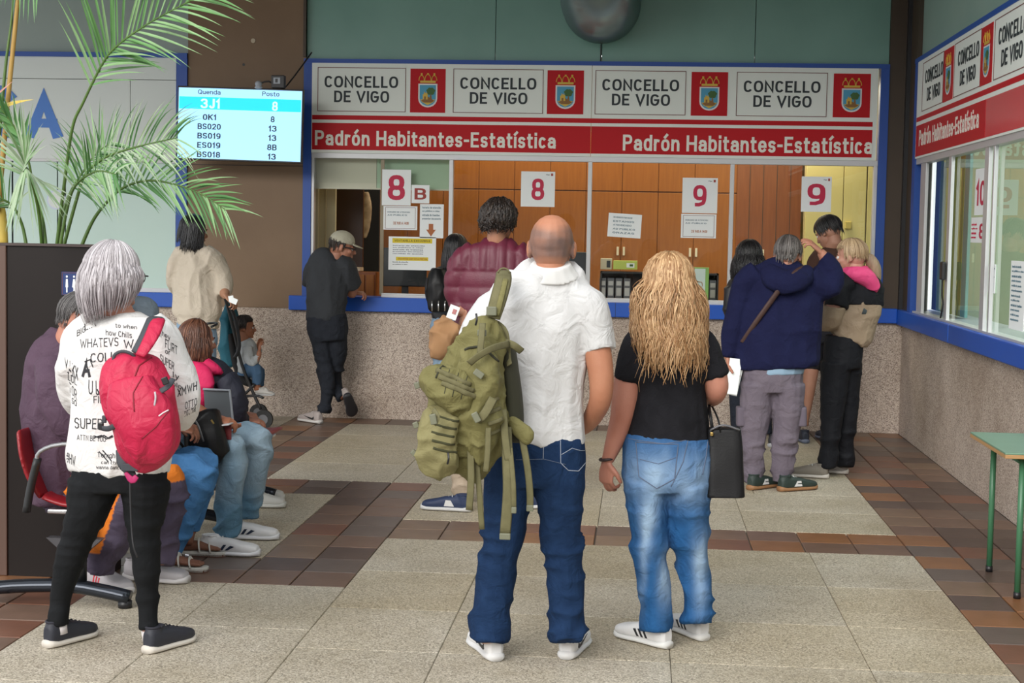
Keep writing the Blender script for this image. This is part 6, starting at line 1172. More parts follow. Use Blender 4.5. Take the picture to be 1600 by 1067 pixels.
lR = [(526, 522, .03, 17, 22), (528, 560, .06, 14, 17), (521, 592, .12, 11, 13), (529, 612, .08, 10, 11), (536, 622, .05, 8.5, 10)]
F.body([F.limb(tor, .78), F.limb(aR), F.limb(aL, .85), F.limb(hips, .72), F.limb(lL, .68), F.limb(lR, .68)], [hand_parts(F.p(551, 457, .14), (.9, .15, -.05), (0, .2, -1), size=1.0, curl=(.7, .8, .8, .9)), hand_parts(F.p(515, 455, .28), (.9, .1, 0), (0, 0, -1), size=.95, side=-1)])
F.make('t_shirt', [F.limb(tor), F.limb([(530, 408, 0, 16, 18), (541, 417, 0, 16, 18), (548, 436, .03, 16, 17), (550, 447, .06, 14, 15)]), F.limb([(500, 408, 0, 15, 17), (490, 418, 0, 13, 15), (484, 442, .12, 13, 13)])], mat('charcoal_jersey', (.022, .025, .030), .85, col2=(.03, .034, .04), nscale=7, fold=.4), .011, 3, [(.006, (6, 6, 5), 'r', 2)])
F.make('jeans', [F.limb(hips), F.limb(lL), F.limb(lR)], denim('black_denim', (.018, .021, .028), (.028, .032, .042)), .010, 2, [(leg_w(zz(F, 590), zz(F, 640), .008), (7, 7, 16), 'r', 5)])
hair(F, hairmat('dark_hair', (.015, .01, .008), (.05, .035, .025)), lambda ph: .0, n=260, width=.005, k=1.03, theta_end=lambda ph: -25 if abs(ph) < 60 else -2, face=105, seed=19, steps=12)
CAPM = cloth('cap_cotton', (.42, .40, .31)); V = []; Hq = H
cv = [(0, -.012+.0, .0)]
capp = [loft([tuple(xf(H, [(0, -.012, z)])[0]) for z in (.035, .06, .09, .115, .130, .135)], [.086*1.02, .088, .078, .056, .030, .01], [.108, .106, .094, .070, .036, .012], 20, ref=tuple(xf(H, [(0, 1, 0)])[0]-xf(H, [(0, 0, 0)])[0]), sub=2)]
cap = F.make('cap', capp, CAPM, .007, 1)
brim = MB(); n_ = 11; R_ = []
for z_ in (0, -.005):
    for j in range(n_):
        a = math.pi*(j/(n_-1)); R_.append((.072*math.cos(a), .075+.085*math.sin(a), .050+z_-.016*math.sin(a)+.012*abs(math.sin(a))*0-.010*abs(math.cos(a))))
    for j in range(n_):
        a = math.pi*(1-j/(n_-1)); R_.append((.070*math.cos(a), .070+.010*math.sin(a), .050+z_))
nn = 2*n_; brim.add(xf(H, R_).tolist(), [(j, j+1, nn-2-j, nn-1-j) for j in range(n_-1)]+[(nn+nn-1-j, nn+nn-2-j, nn+j+1, nn+j) for j in range(n_-1)]+[(i, nn+i, nn+(i+1) % nn, (i+1) % nn) for i in range(nn)]); brim.build('brim', CAPM, cap, True)
MB().tube([tuple(xf(H, [(.082, -.0, .008)])[0]), tuple(xf(H, [(.078, .06, .010)])[0]), tuple(xf(H, [(.055, .097, .006)])[0]), tuple(xf(H, [(0, .108, .008)])[0])], .005, n=6).build('sunglasses', BLACK, F.root, True)
shoe(F, (F.p(506, 600).x-.01, 12.93, .001), -48, L=.28, up=(.38, .33, .31), sole=(.6, .58, .55), marks=('swoosh', NK)); shoe(F, tuple(F.p(543, 619, -.02)), -18, L=.27, up=(.38, .33, .31), sole=(.03, .03, .035), pitch=-48, roll=-22, marks=('swoosh', NK), laces=False)

# ---------- woman in the cream jacket
F = Fig(12.0, (300, 690), 'woman with black hair in a cream bomber jacket standing at the pushchair', skin=(.40, .21, .13))
H = F.head(304, 362, yaw=48, pitch=-8, sc=1.0); F.neck = F.p(303, 386, 0)
tor = [(303, 378, 0, 15, 14), (303, 386, 0, 22, 18), (302, 396, 0, 32, 22), (304, 415, 0, 35, 25), (306, 450, 0, 38, 28), (310, 485, 0, 40, 30), (310, 497, 0, 34, 27), (309, 506, 0, 33, 26)]
aR = [(332, 410, 0, 14), (345, 435, .02, 13), (350, 455, -.03, 12), (352, 462, -.10, 7), (354, 464, -.12, 5.5)]
aL = [(276, 410, 0, 13), (272, 440, .05, 12), (285, 462, .25, 9), (300, 465, .35, 7)]
hips = [(308, 498, 0, 31, 24), (308, 525, 0, 33, 26), (308, 540, 0, 30, 24)]; lL = [(295, 535, 0, 18, 20), (292, 610, 0, 14, 15), (292, 680, 0, 11, 12)]; lR = [(322, 535, 0, 18, 20), (324, 610, 0, 14, 15), (324, 680, 0, 11, 12)]
F.body([F.limb(tor, .78), F.limb(aL, .8), F.limb(aR, .8), F.limb(hips, .72), F.limb(lL, .68), F.limb(lR, .68)], [hand_parts(F.p(353, 462, -.11), (.6, -.1, -.5), (-.3, .3, -1), size=.9), hand_parts(F.p(300, 465, .35), (.8, .3, 0), (0, 0, -1), size=.9, side=-1)])
CJ = cloth('cream_cotton', (.52, .46, .37), (.58, .51, .42), bump=.15)
bj = F.make('bomber_jacket', [F.limb(tor), F.limb([(318, 396, 0, 17, 20), (333, 408, 0, 17, 19), (346, 432, .02, 16, 18), (349, 452, -.01, 15, 15), (344, 462, -.02, 10, 11)]), F.limb([(288, 396, 0, 17, 20), (278, 410, 0, 14, 18), (272, 440, .05, 13, 15), (280, 458, .18, 11)])], CJ, .010, 2, [(.010, (7, 7, 3), 'r', 5), (.004, (18, 18, 8), 'n', 2)])
F.make('jacket_rib', [F.limb([(310, 500, 0, 35, 28), (309, 510, 0, 34, 27)], sub=2)], CJ, .009, 1, [(.002, (80, 80, 2), 'n')], parent=bj); F.make('jacket_collar', [F.limb([(301, 370, 0, 15, 14), (302, 380, 0, 19, 17)], sub=2)], CJ, .009, 1, parent=bj)
F.make('jeans', [F.limb(hips), F.limb(lL), F.limb(lR)], mm('light_denim2', (.22, .33, .46), .8), .012, 2, [(.006, (8, 8, 18), 'r')])
hair(F, hairmat('black_hair_down', (.004, .004, .006), (.018, .018, .022), .32), lambda ph: .09 if ph < 20 else .16, n=600, width=.0045, k=1.15, theta_end=-5, flare=.006, face=118, seed=20)
for x in (292, 324): shoe(F, (F.p(x, 600).x, 11.95, .001), 30, L=.25, up=(.5, .5, .5), sole=(.5, .5, .5), laces=False)
B = Thing(11.8, 366, 470, 'paper_slip', 'crumpled white paper in the hand of the woman in the cream jacket', 'paper')
MB().obox(B.p(365, 470), (1, 0, -.4), (.4, 0, 1), (0, -1, .2), 6*B.s, 4.5*B.s, .003).obox(B.p(361, 466, .01), (1, 0, .2), (-.2, 0, 1), (0, -1, -.2), 4*B.s, 4*B.s, .003).build('sheet', PAPER, B.root)

# ---------- pushchair and child
SY_ = 12.75
B = Thing(SY_, 385, 655, 'pushchair', 'dark pushchair with a teal cover holding a toddler beside the aggregate wall', 'pushchair')
TC = mat('teal_cloth', (.008, .085, .13), .75, col2=(.012, .12, .17), nscale=6, fold=.4); FRM = mm('pushchair_frame', (.02, .02, .022), .4)
B.make('cover', [B.limb([(357, 470, 0, 6, 10), (358, 500, 0, 14, 22), (360, 540, 0, 18, 26), (366, 570, 0, 17, 26)])], TC, .010, 2, [(.010, (7, 7, 4), 'r')])
B.make('seat', [B.limb([(364, 520, -.0, 6, 26), (372, 560, 0, 8, 28), (385, 590, 0, 9, 28), (396, 596, 0, 8, 28)], sq=3)], mm('black_seat', (.012, .012, .014), .8), .010, 2)
for d in (-.22, .22):
    MB().tube([tuple(B.p(x, y, d)) for x, y in ((350, 462), (356, 480), (366, 520), (378, 570), (396, 615), (408, 640))], .013, n=8).build('frame_tube', FRM, B.root, True)
    MB().tube([tuple(B.p(x, y, d)) for x, y in ((398, 600), (380, 618), (352, 642))], .012, n=8).build('frame_tube', FRM, B.root, True)
    MB().tube([tuple(B.p(x, y, d)) for x, y in ((362, 622), (398, 618), (412, 622))], .011, n=8).build('foot_bar', FRM, B.root, True)
    for x, o_ in ((404, .0), (352, 0)):
        if x == 352 or 1:
            c = B.p(x+(8 if d < 0 and x == 404 else 0), 642, d); c.z = .075; w_ = MB(); w_.tube([tuple(c+Vector((-.0, -.02, 0))), tuple(c+Vector((0, .02, 0)))], .075, n=20, sub=1); wo = w_.build('wheel', mm('tyre', (.015, .015, .015), .7), B.root)
            MB().tube([tuple(c+Vector((0, -.023, 0))), tuple(c+Vector((0, .023, 0)))], .04, n=14, sub=1).build('hub', mm('hub_grey', (.12, .12, .13), .5), wo)
MB().tube([tuple(B.p(349, 461, d)) for d in (-.22, 0, .22)], .015, n=8, sub=1).build('handle', FRM, B.root, True)
ribbon(B, [(360, 480, -.24), (368, 500, -.25), (374, 540, -.25), (366, 560, -.25)], 3, BLACK, 'safety_strap', B.root, .004)
MB().tube([tuple(B.p(x, y, -.1)) for x, y in ((388, 570), (396, 585), (392, 592))], .012, n=8).build('grey_clip', mm('cool_grey'), B.root, True)
F = Fig(SY_-.08, (395, 610), 'toddler with dark hair in a pale grey top sitting sideways in the pushchair', skin=(.36, .16, .09))
H = F.head(383, 512, yaw=75, pitch=-3, sc=.80); F.neck = F.p(381, 531, 0)
tor = [(381, 530, 0, 9, 9), (383, 536, 0, 15, 14), (386, 550, 0, 18, 17), (387, 568, 0, 18, 18), (386, 582, 0, 17, 18)]
aR = [(386, 542, -.08, 8), (388, 558, -.11, 7), (396, 566, -.12, 6.5), (404, 556, -.10, 5), (405, 548, -.09, 4.2)]; aL = [(390, 542, .08, 8), (398, 556, .1, 7), (404, 546, .06, 5), (405, 543, .04, 4)]
lR = [(386, 580, -.07, 11), (396, 576, -.09, 10), (402, 584, -.10, 8.5), (401, 600, -.10, 7), (402, 610, -.1, 5.5)]; lL = [(386, 580, .07, 11), (400, 577, .08, 10), (406, 586, .08, 8), (405, 602, .08, 6.5), (406, 612, .08, 5.5)]
F.body([F.limb(tor, .78), F.limb(aR, .9), F.limb(aL, .9), F.limb(lR, .9), F.limb(lL, .9)], [hand_parts(F.p(405, 549, -.09), (.1, .0, 1), (.6, .4, 0), size=.62), hand_parts(F.p(405, 543, .04), (.1, 0, 1), (.6, -.4, 0), size=.62, side=-1)], vox=.008)
F.make('top', [F.limb(tor), F.limb(aR[:4], 1.1), F.limb(aL[:3], 1.1)], cloth('pale_grey_jersey', (.40, .42, .43)), .008, 2, [(.005, (12, 12, 12), 'r')])
F.make('jeans', [F.limb(lR[:4], 1.1), F.limb(lL[:4], 1.1), F.limb([(386, 574, 0, 17, 18), (386, 586, 0, 17, 18)], sub=2)], mm('toddler_denim', (.05, .11, .20), .8), .008, 2, [(.004, (14, 14, 14), 'r')])
hair(F, hairmat('toddler_hair', (.01, .007, .006), (.04, .025, .02)), lambda ph: .01, n=400, width=.005, k=1.1, theta_end=lambda ph: -28 if abs(ph) < 60 else (-5 if abs(ph) < 100 else 35), face=160, seed=21, steps=12, curl=.002)
for d in (-.1, .08): c = F.p(399, 618, d); shoe(F, tuple(c), 80, L=.15, W=.07, up=(.5, .48, .45), sole=(.5, .5, .5), h=.05, st=.015, laces=False)

# ---------- seated woman, magenta hood (farthest seat)
def seated_legs(F, hipL, kneeL, ankL, hipR, kneeR, ankR, rt, rk, ra):
    return ([(*hipL, rt), ((hipL[0]+kneeL[0])/2, (hipL[1]+kneeL[1])/2, (hipL[2]+kneeL[2])/2, (rt+rk)/2), (*kneeL, rk), ((kneeL[0]+ankL[0])/2+1, (kneeL[1]+ankL[1])/2, (kneeL[2]+ankL[2])/2, (rk+ra)/2), (*ankL, ra)],
            [(*hipR, rt), ((hipR[0]+kneeR[0])/2, (hipR[1]+kneeR[1])/2, (hipR[2]+kneeR[2])/2, (rt+rk)/2), (*kneeR, rk), ((kneeR[0]+ankR[0])/2+1, (kneeR[1]+ankR[1])/2, (kneeR[2]+ankR[2])/2, (rk+ra)/2), (*ankR, ra)])
F = Fig(9.1, (320, 760), 'seated woman with auburn hair, magenta hood and navy jacket, farthest in the row', skin=(.46, .22, .15))
H = F.head(310, 534, yaw=50, pitch=-4, sc=1.0); F.neck = F.p(308, 562, 0)
tor = [(310, 560, 0, 18, 16), (314, 572, 0, 34, 26), (320, 590, 0, 46, 34), (326, 620, 0, 48, 38), (326, 660, 0, 46, 38), (322, 690, 0, 46, 38)]
aR = [(350, 592, -.16, 19), (366, 620, -.18, 18), (372, 648, -.16, 15), (384, 655, -.10, 10)]; aL = [(340, 592, .16, 18), (360, 620, .18, 16), (378, 645, .12, 12)]
lR, lL = seated_legs(F, (330, 680, -.10), (382, 672, -.12), (384, 775, -.12), (330, 680, .10), (384, 674, .12), (388, 770, .12), 26, 18, 12)
F.body([F.limb(tor, .78), F.limb(aR, .85), F.limb(aL, .85), F.limb(lR, .68), F.limb(lL, .68)], [hand_parts(F.p(384, 656, -.10), (.9, .2, -.1), (0, .2, -1), size=.9), hand_parts(F.p(378, 646, .12), (.9, -.2, -.1), (0, .2, -1), size=.9, side=-1)])
NVJ = mat('navy_jacket', (.012, .014, .028), .7, col2=(.018, .02, .036), nscale=6, fold=.4)
F.make('jacket', [F.limb(tor), F.limb(aR, 1.08), F.limb(aL, 1.08)], NVJ, .010, 2, [(.007, (7, 7, 7), 'r')])
F.make('hood', [F.limb([(296, 578, -.12, 15, 16), (312, 592, -.20, 26, 14), (314, 612, -.22, 22, 12), (308, 634, -.20, 10, 10)]), F.limb([(322, 572, -.08, 14, 14), (338, 578, -.10, 9, 9), (346, 582, -.08, 4, 6)]), F.limb([(300, 575, -.05, 24, 22), (312, 600, -.12, 30, 24)], sub=2)], mat('magenta_cloth', (.58, .008, .085), .75, col2=(.66, .015, .11), nscale=5, fold=.4), .009, 2, [(.006, (9, 9, 9), 'r')])
F.make('jeans', [F.limb(lR), F.limb(lL), F.limb([(325, 676, 0, 42, 36), (325, 692, 0, 40, 36)], sub=2)], mm('mid_denim', (.045, .10, .18), .8), .011, 2, [(.006, (9, 9, 12), 'r')])
hair(F, hairmat('auburn_hair', (.045, .014, .008), (.21, .085, .045)), lambda ph: .125, n=900, width=.0045, k=1.17, wave=.003, theta_end=-5, flare=.022, face=112, seed=22, light=.35)
MB().tube([tuple(xf(H, [(x, y, z)])[0]) for x, y, z in ((-.078, .04, .095), (-.05, .085, .11), (0, .098, .115), (.05, .085, .11), (.078, .04, .095))], .007, n=8).build('sunglasses', BLACK, F.root, True)
for d in (-.12, .12): shoe(F, (F.p(378, 775, d).x, 9.1+d, .001), 85, L=.25, W=.09, up=(.55, .55, .52), sole=(.55, .55, .52))

# ---------- seated person with light jeans, bag and phone
F = Fig(8.0, (330, 840), 'seated woman in light blue jeans and white trainers holding a phone', skin=(.44, .19, .11))
H = F.head(231, 533, yaw=85, pitch=-15, sc=.96); F.neck = F.p(229, 563, 0)
tor = [(228, 560, 0, 18, 16), (229, 574, 0, 32, 28), (233, 600, 0, 38, 40), (242, 636, 0, 40, 44), (254, 672, 0, 42, 46), (264, 712, 0, 46, 46)]
aR = [(236, 592, -.17, 18), (260, 630, -.21, 16), (300, 640, -.22, 14), (325, 651, -.20, 10), (335, 655, -.18, 8)]; aL = [(240, 592, .17, 18), (270, 632, .20, 16), (315, 650, .10, 13), (335, 658, -.05, 9)]
lR, lL = seated_legs(F, (290, 706, -.10), (362, 702, -.14), (353, 838, -.16), (290, 702, .10), (402, 686, .12), (386, 805, .14), 33, 24, 19)
lR[3] = (358, 770, -.15, 22); lL[3] = (395, 745, .13, 23); lL[2] = (401, 688, .12, 26); lR[1] = (328, 700, -.12, 30)
F.body([F.limb(tor, .78), F.limb(aR), F.limb(aL), F.limb(lR, .68), F.limb(lL, .68)], [hand_parts(F.p(333, 654, -.18), (.95, .1, -.15), (.1, .3, -1), size=.95, curl=(.5, .6, .6, .7)), hand_parts(F.p(335, 664, -.05), (.95, -.2, -.1), (0, .2, 1), size=.9, curl=(.2, .25, .25, .3), side=-1)])
F.make('top', [F.limb(tor), F.limb(aR[:3], 1.15), F.limb(aL[:3], 1.15)], cloth('dark_top', (.03, .03, .035)), .010, 2, [(.006, (7, 7, 7), 'r')])
def fade2(P): return np.clip(.55+.5*vn(P, (9, 9, 5), 4)-np.clip((F.p(350, 760).z-P[:, 2])/.25, 0, .5), 0, 1)
F.make('jeans', [F.limb(lR), F.limb(lL), F.limb([(278, 700, 0, 44, 44), (278, 722, 0, 42, 44)], sub=2)], denim('light_denim3', (.085, .18, .27), (.12, .23, .33), fade=(.34, .44, .52)), .010, 2, [(leg_w(zz(F, 700), zz(F, 830), .008), (8, 8, 14), 'r', 3)], tintfn=fade2)
hair(F, hairmat('dark_hair2', (.01, .01, .01), (.04, .035, .03)), lambda ph: .05, n=500, width=.005, k=1.12, theta_end=-10, face=115, seed=24)
WS = (.66, .66, .67)
sh_at(F, 314, 866, 88, L=.29, W=.10, up=WS, sole=(.66, .66, .68), marks=('chevron', mm('mark_navy', (.01, .02, .05), .5))); sh_at(F, 348, 841, 86, L=.29, W=.10, up=WS, sole=(.66, .66, .68), marks=('chevron', MT['mark_navy']))
B = Thing(7.75, 322, 712, 'handbag', 'soft black leather shoulder bag on the lap of the seated woman with the phone', 'handbag')
B.make('bag_body', [B.limb([(312, 642, 0, 14, 16), (316, 655, 0, 30, 24), (322, 685, 0, 36, 28), (326, 708, 0, 30, 26), (328, 722, 0, 14, 16)], sq=2.4)], BL, .008, 2, [(.010, (7, 7, 7), 'r', 3)])
ribbon(B, [(300, 650, -.10), (310, 665, -.14), (318, 690, -.14)], 1.6, mm('strap_grey', (.12, .12, .12), .5), 'strap', B.root); ribbon(B, [(280, 690, -.10), (300, 715, -.12), (312, 728, -.1)], 2.2, BL, 'strap', B.root); MB().tube([tuple(B.p(330, 656, -.12)), tuple(B.p(334, 662, -.12))], .005, n=6, sub=1).build('clasp', mm('brass'), B.root)
B = Thing(7.8, 352, 672, 'phone', 'phone in a dark red wallet case held by the seated woman with light jeans', 'phone')
MB().obox(B.p(352, 663, -.02), (1, 0, .12), (0, 1, 0), (-.12, 0, 1), 10*B.s, .04, .003).build('phone_screen_side', mm('white_track'), B.root, bevel=.002); MB().obox(B.p(352, 674, .0), (1, 0, 0), (0, 0, 1), (0, -1, 0), 10*B.s, 13*B.s, .004).build('wallet_flap', mat('wine_leather', (.10, .008, .012), .6, col2=(.18, .02, .02), nscale=20), B.root, bevel=.002)

# ---------- seated woman in blue jeans and white sandals
F = Fig(7.42, (280, 880), 'seated woman in bright blue jeans and white sandals behind the red rucksack', skin=(.20, .085, .05))
H = F.head(221, 508, yaw=85, pitch=-8, sc=1.0); F.neck = F.p(215, 540, 0)
tor = [(214, 538, 0, 18, 16), (214, 550, 0, 36, 30), (214, 570, 0, 42, 44), (216, 620, 0, 42, 46), (218, 670, 0, 46, 48), (220, 735, 0, 48, 50)]
aR = [(214, 566, -.19, 18), (222, 620, -.22, 16), (250, 665, -.18, 12), (275, 668, -.12, 9)]; aL = [(218, 566, .19, 18), (230, 620, .2, 16), (258, 660, .12, 12), (280, 662, .05, 9)]
lR, lL = seated_legs(F, (235, 742, -.10), (315, 738, -.12), (270, 860, -.13), (235, 738, .10), (322, 724, .12), (300, 828, .13), 34, 25, 14)
F.body([F.limb(tor, .78), F.limb(aR), F.limb(aL), F.limb(lR, .68), F.limb(lL, .68), F.limb([(266, 850, -.10, 11), (258, 876, -.06, 10)]), F.limb([(298, 820, .13, 11), (291, 852, .08, 10)])], [hand_parts(F.p(275, 668, -.12), (.9, .2, -.2), (0, .2, -1), size=.9), hand_parts(F.p(280, 662, .05), (.9, -.2, -.2), (0, .2, -1), size=.9, side=-1)])
F.make('top', [F.limb(tor), F.limb(aR, 1.15), F.limb(aL, 1.15)], cloth('slate_top', (.09, .11, .13)), .011, 2, [(.006, (7, 7, 7), 'r')])
F.make('jeans', [F.limb(lR), F.limb(lL), F.limb([(226, 728, 0, 46, 46), (226, 756, 0, 44, 46)], sub=2)], denim('bright_denim', (.055, .17, .38), (.08, .22, .45)), .009, 2, [(leg_w(zz(F, 740), zz(F, 850), .007), (8, 8, 14), 'r', 7)])
F.make('grey_hood', [F.limb([(220, 463, 0, 12, 14), (219, 473, 0, 27, 28), (217, 495, 0, 33, 33), (214, 520, 0, 33, 34), (213, 545, 0, 36, 36)])], cloth('blue_grey_cloth', (.16, .20, .24)), .010, 2, [(.006, (9, 9, 9), 'r')])
sandal(F, gnd(243, 891, .001), 88, (.20, .085, .05)); sandal(F, gnd(276, 867, .001), 86, (.20, .085, .05))

# ---------- seated man in purple
F = Fig(6.8, (110, 940), 'seated grey haired man in a purple jacket and purple orange trousers', skin=(.50, .23, .16))
H = F.head(128, 503, yaw=58, pitch=-22, roll=4, sc=1.07); F.neck = F.p(108, 545, 0)
tor = [(106, 528, .02, 26, 24), (96, 548, 0, 46, 34), (88, 580, 0, 53, 46), (86, 630, 0, 52, 50), (92, 690, 0, 50, 52), (100, 740, 0, 52, 54), (104, 782, 0, 56, 54)]
aR = [(86, 600, -.20, 26), (100, 650, -.24, 24), (110, 672, -.22, 22), (140, 672, -.16, 16), (165, 672, -.1, 11)]; aL = [(110, 600, .20, 24), (130, 650, .22, 21), (160, 672, .16, 15), (180, 675, .1, 11)]
lR = [(120, 775, -.14, 36), (165, 765, -.16, 34), (212, 742, -.18, 31), (195, 800, -.16, 29), (160, 870, -.14, 25), (155, 892, -.13, 23)]
lL = [(130, 770, .12, 36), (200, 762, .14, 33), (262, 752, .16, 31), (262, 800, .14, 27), (252, 860, .10, 24), (250, 882, .09, 22)]
F.body([F.limb(tor, .78), F.limb(aR, .85), F.limb(aL, .85), F.limb(lR, .68), F.limb(lL, .68)], [hand_parts(F.p(165, 672, -.1), (.9, .3, -.2), (0, .2, -1), size=1.0), hand_parts(F.p(180, 675, .1), (.9, -.3, -.2), (0, .2, -1), side=-1)])
PJ = mat('plum_jacket', (.060, .030, .055), .8, col2=(.085, .045, .075), nscale=6, bump=.2, bscale=300, fold=.5)
pj = F.make('jacket', [F.limb(tor), F.limb([(84, 570, -.14, 28, 28), (84, 600, -.20, 30, 28), (98, 645, -.24, 27, 26), (110, 672, -.22, 24, 24), (140, 674, -.16, 18)]), F.limb([(104, 570, .14, 26), (112, 600, .20, 26), (132, 650, .22, 23), (160, 672, .16, 17)])], PJ, .010, 2, [(.008, (6, 6, 5), 'r', 8), (.004, (14, 14, 10), 'n', 2)])
stitched(pj, [F.p(x, y, -.6) for x, y in ((48, 782), (80, 764), (104, 752), (112, 748))], .003, mm('piping_grey', (.25, .22, .25), .7), pj, 'piping')
F.make('jacket_collar', [F.limb([(104, 518, .03, 27, 25), (98, 536, .02, 36, 30)], sub=2)], PJ, .009, 1, parent=pj)
def org_(P):
    x = (P[:, 0]-F.p(150, 700).x)/F.s+150; z = 533-(P[:, 2]-F.p(150, 533).z)/F.s
    inner = (P[:, 1] < 6.82) & (z > 700) & (x > 128) & (x < 220+np.clip((765-z)*.38, -42, 8)) & (z < 862)
    top = ((P[:, 1] > 6.82) & (x > 222) & (z < 762)); return (inner | top).astype(float)
F.make('trousers', [F.limb(lR), F.limb(lL), F.limb([(118, 765, 0, 52, 50), (118, 792, 0, 50, 50)], sub=2)], mat('plum_trousers', (.048, .035, .065), .8, col2=(.065, .05, .085), nscale=6, tint=(.66, .17, .008), fold=.5), .009, 2, [(leg_w(zz(F, 800), zz(F, 880), .008), (8, 8, 14), 'r', 7)], tintfn=org_)
hair(F, hairmat('cropped_grey_hair', (.05, .045, .045), (.24, .23, .23)), lambda ph: .0, n=1600, width=.0022, k=1.015, theta_end=lambda ph: -32 if abs(ph) < 50 else (8 if abs(ph) < 105 else 30), face=150, seed=26, steps=11, light=.4)
RW = (.45, .30, .30)
for hx, hy, yw in ((140, 912, 128), (196, 905, 96)):
    o_, T = sh_at(F, hx, hy, yw, L=.30, W=.108, up=(.42, .40, .42), sole=(.58, .56, .56), marks=('bars', mm('shoe_red', (.5, .03, .05), .5)), laces=mm('lace_red', (.55, .03, .06), .7))

# ================================================================== FURNITURE LEFT
RDC = mm('red_plastic', (.26, .009, .015), .4)
def seat_unit(Y, label, full):
    b = at(100, 790, 6.95); X0 = at(60, 780, 6.95).x+.13; e = empty('waiting_seat', (X0+.25, Y, .38), label, 'seat', 'seats of the waiting row')
    zs = .42
    link('seat_pan', remesh([loft([(X0+.03, Y, zs+.03), (X0+.12, Y, zs), (X0+.30, Y, zs-.01), (X0+.46, Y, zs+.005)], [.21, .22, .22, .20], [.016, .014, .014, .012], 16, ref=(0, 0, 1), sub=2, sq=4)], .010, 2), RDC, e, True)
    link('backrest', remesh([loft([(X0+.02, Y, zs+.02), (X0-.03, Y, zs+.12), (X0-.06, Y, zs+.22), (X0-.08, Y, zs+.31)], [.20, .22, .22, .19], [.014]*4, 16, ref=(1, 0, 0), sub=2, sq=4)], .010, 2), RDC, e, True)
    MB().box((X0+.05, Y-.19, zs-.045), (X0+.42, Y+.19, zs-.025)).build('seat_rail', CHROME, e, bevel=.006)
    for s_ in ((-.24,) if Y < 7 else ()):
        arm = MB().tube([(X0-.02, Y+s_, zs-.03), (X0+.0, Y+s_, zs+.08), (X0+.03, Y+s_, zs+.20)], .026, .016, n=10, ref=(1, 0, 0)).build('armrest', mm('arm_black', (.02, .022, .024), .5), e, True)
        MB().tube([(X0+.025, Y+s_, zs+.185), (X0+.04, Y+s_, zs+.23), (X0+.14, Y+s_, zs+.265), (X0+.38, Y+s_, zs+.27)], .014, .009, n=8, ref=(0, 0, 1)).build('arm_bar', mm('arm_grey', (.30, .31, .32), .4, .3), e, True)
    MB().tube([(X0+.12, Y, zs-.03), (X0+.20, Y, zs-.10), (X0+.22, Y, .36)], .02, n=8).build('bracket', BLACK, e, True)
    return X0
X0 = 0
for i, (Y, lab) in enumerate(((6.77, 'red seat under the man in the purple jacket, nearest of the row'), (7.48, 'red seat under the woman with sandals, second of the row'), (8.0, 'red seat under the woman with the phone, third of the row'), (8.55, 'empty red seat between the two women, fourth of the row'), (9.1, 'red seat under the magenta hooded woman, farthest of the row'))):
    X0 = seat_unit(Y, lab, True)
be = empty('bench_beam', (X0+.22, 8.0, 0), 'black steel beam and legs carrying the row of seats', 'bench frame'); BM = mm('black_steel', (.018, .02, .024), .3, .5)
MB().box((X0+.18, 6.46, .30), (X0+.26, 9.35, .36)).build('beam', BM, be, bevel=.006)
for Y in (6.50, 8.3, 9.2):
    MB().tube([(X0+.22, Y, .30), (X0+.22, Y, .09)], .035, .022, n=10, sub=1).build('leg', BM, be, True)
    ft = MB().tube([(X0-.24, Y, .05), (X0-.06, Y, .075), (X0+.18, Y, .085), (X0+.34, Y, .065), (X0+.44, Y, .045)], .036, .030, n=12, ref=(0, 0, 1)).build('foot', mm('gloss_steel', (.03, .035, .045), .18, .6), be, True)
    for x in (X0-.20, X0+.42): MB().tube([(x, Y, .03), (x, Y, .002)], .03, n=12, sub=1).build('glide', BLACK, ft, True)
MB().prism([(X0+.10, 6.44, .30), (X0+.34, 6.44, .30), (X0+.27, 6.44, .24), (X0+.17, 6.44, .24)], (0, .05, 0)).build('end_plate', mm('steel_plate', (.10, .10, .11), .35, .7), be)
# grey panel between the seated people
B = Thing(8.45, 345, 660, 'lid_panel', 'grey panel like an open lid with a pale rim standing behind the phone', 'panel')
a, b_, c, d = [B.p(x, y) for x, y in ((331, 609), (358, 610), (366, 660), (325, 660))]
MB().prism([B.p(318, 609, .10), B.p(358, 611), B.p(364, 668), B.p(322, 668, .1)], (0, .02, 0)).build('panel_back', mm('grey_panel', (.13, .15, .16), .45), B.root)
MB().tube([tuple(B.p(318, 608, .09)), tuple(B.p(359, 610, -.01)), tuple(B.p(365, 668, -.01))], .007, n=6, sub=1).build('rim', mm('cool_grey'), B.root)

# ---------------- planter and palms
PX = -2.82; PY = 7.02; PZ = at(90, 385, 7.02).z
PB = mat('planter_brown', (.008, .005, .0045), .45, col2=(.011, .007, .006), nscale=4, spec=.25)
pl = empty('planter', (-3.2, 7.3, 0), 'tall dark brown planter box behind the seated man', 'planter')
xl = at(12, 600, PY).x; xr = at(163, 400, PY).x
MB().box((xl, PY, 0), (xr, PY+.025, PZ)).box((xl, PY+.22, 0), (xr, PY+.24, PZ)).box((xr-.025, PY+.025, 0), (xr, PY+.22, PZ)).build('planter_wall', PB, pl)
MB().box((xl-.06, PY-.01, 0), (xl-.002, PY+.24, PZ+.01)).build('corner_post', mat('planter_post', (.10, .055, .04), .4), pl, bevel=.004)
MB().box((xl-.06, PY-.012, PZ), (xr+.01, PY+.03, PZ+.012)).box((xr-.03, PY, PZ), (xr+.01, PY+.26, PZ+.012)).build('rim', mm('planter_rim', (.05, .032, .028), .4), pl)
MB().box((xl, PY+.025, PZ-.09), (xr-.02, PY+.22, PZ-.05)).build('soil', mat('soil', (.02, .012, .008), 1, col2=(.05, .03, .02), nscale=30), pl)
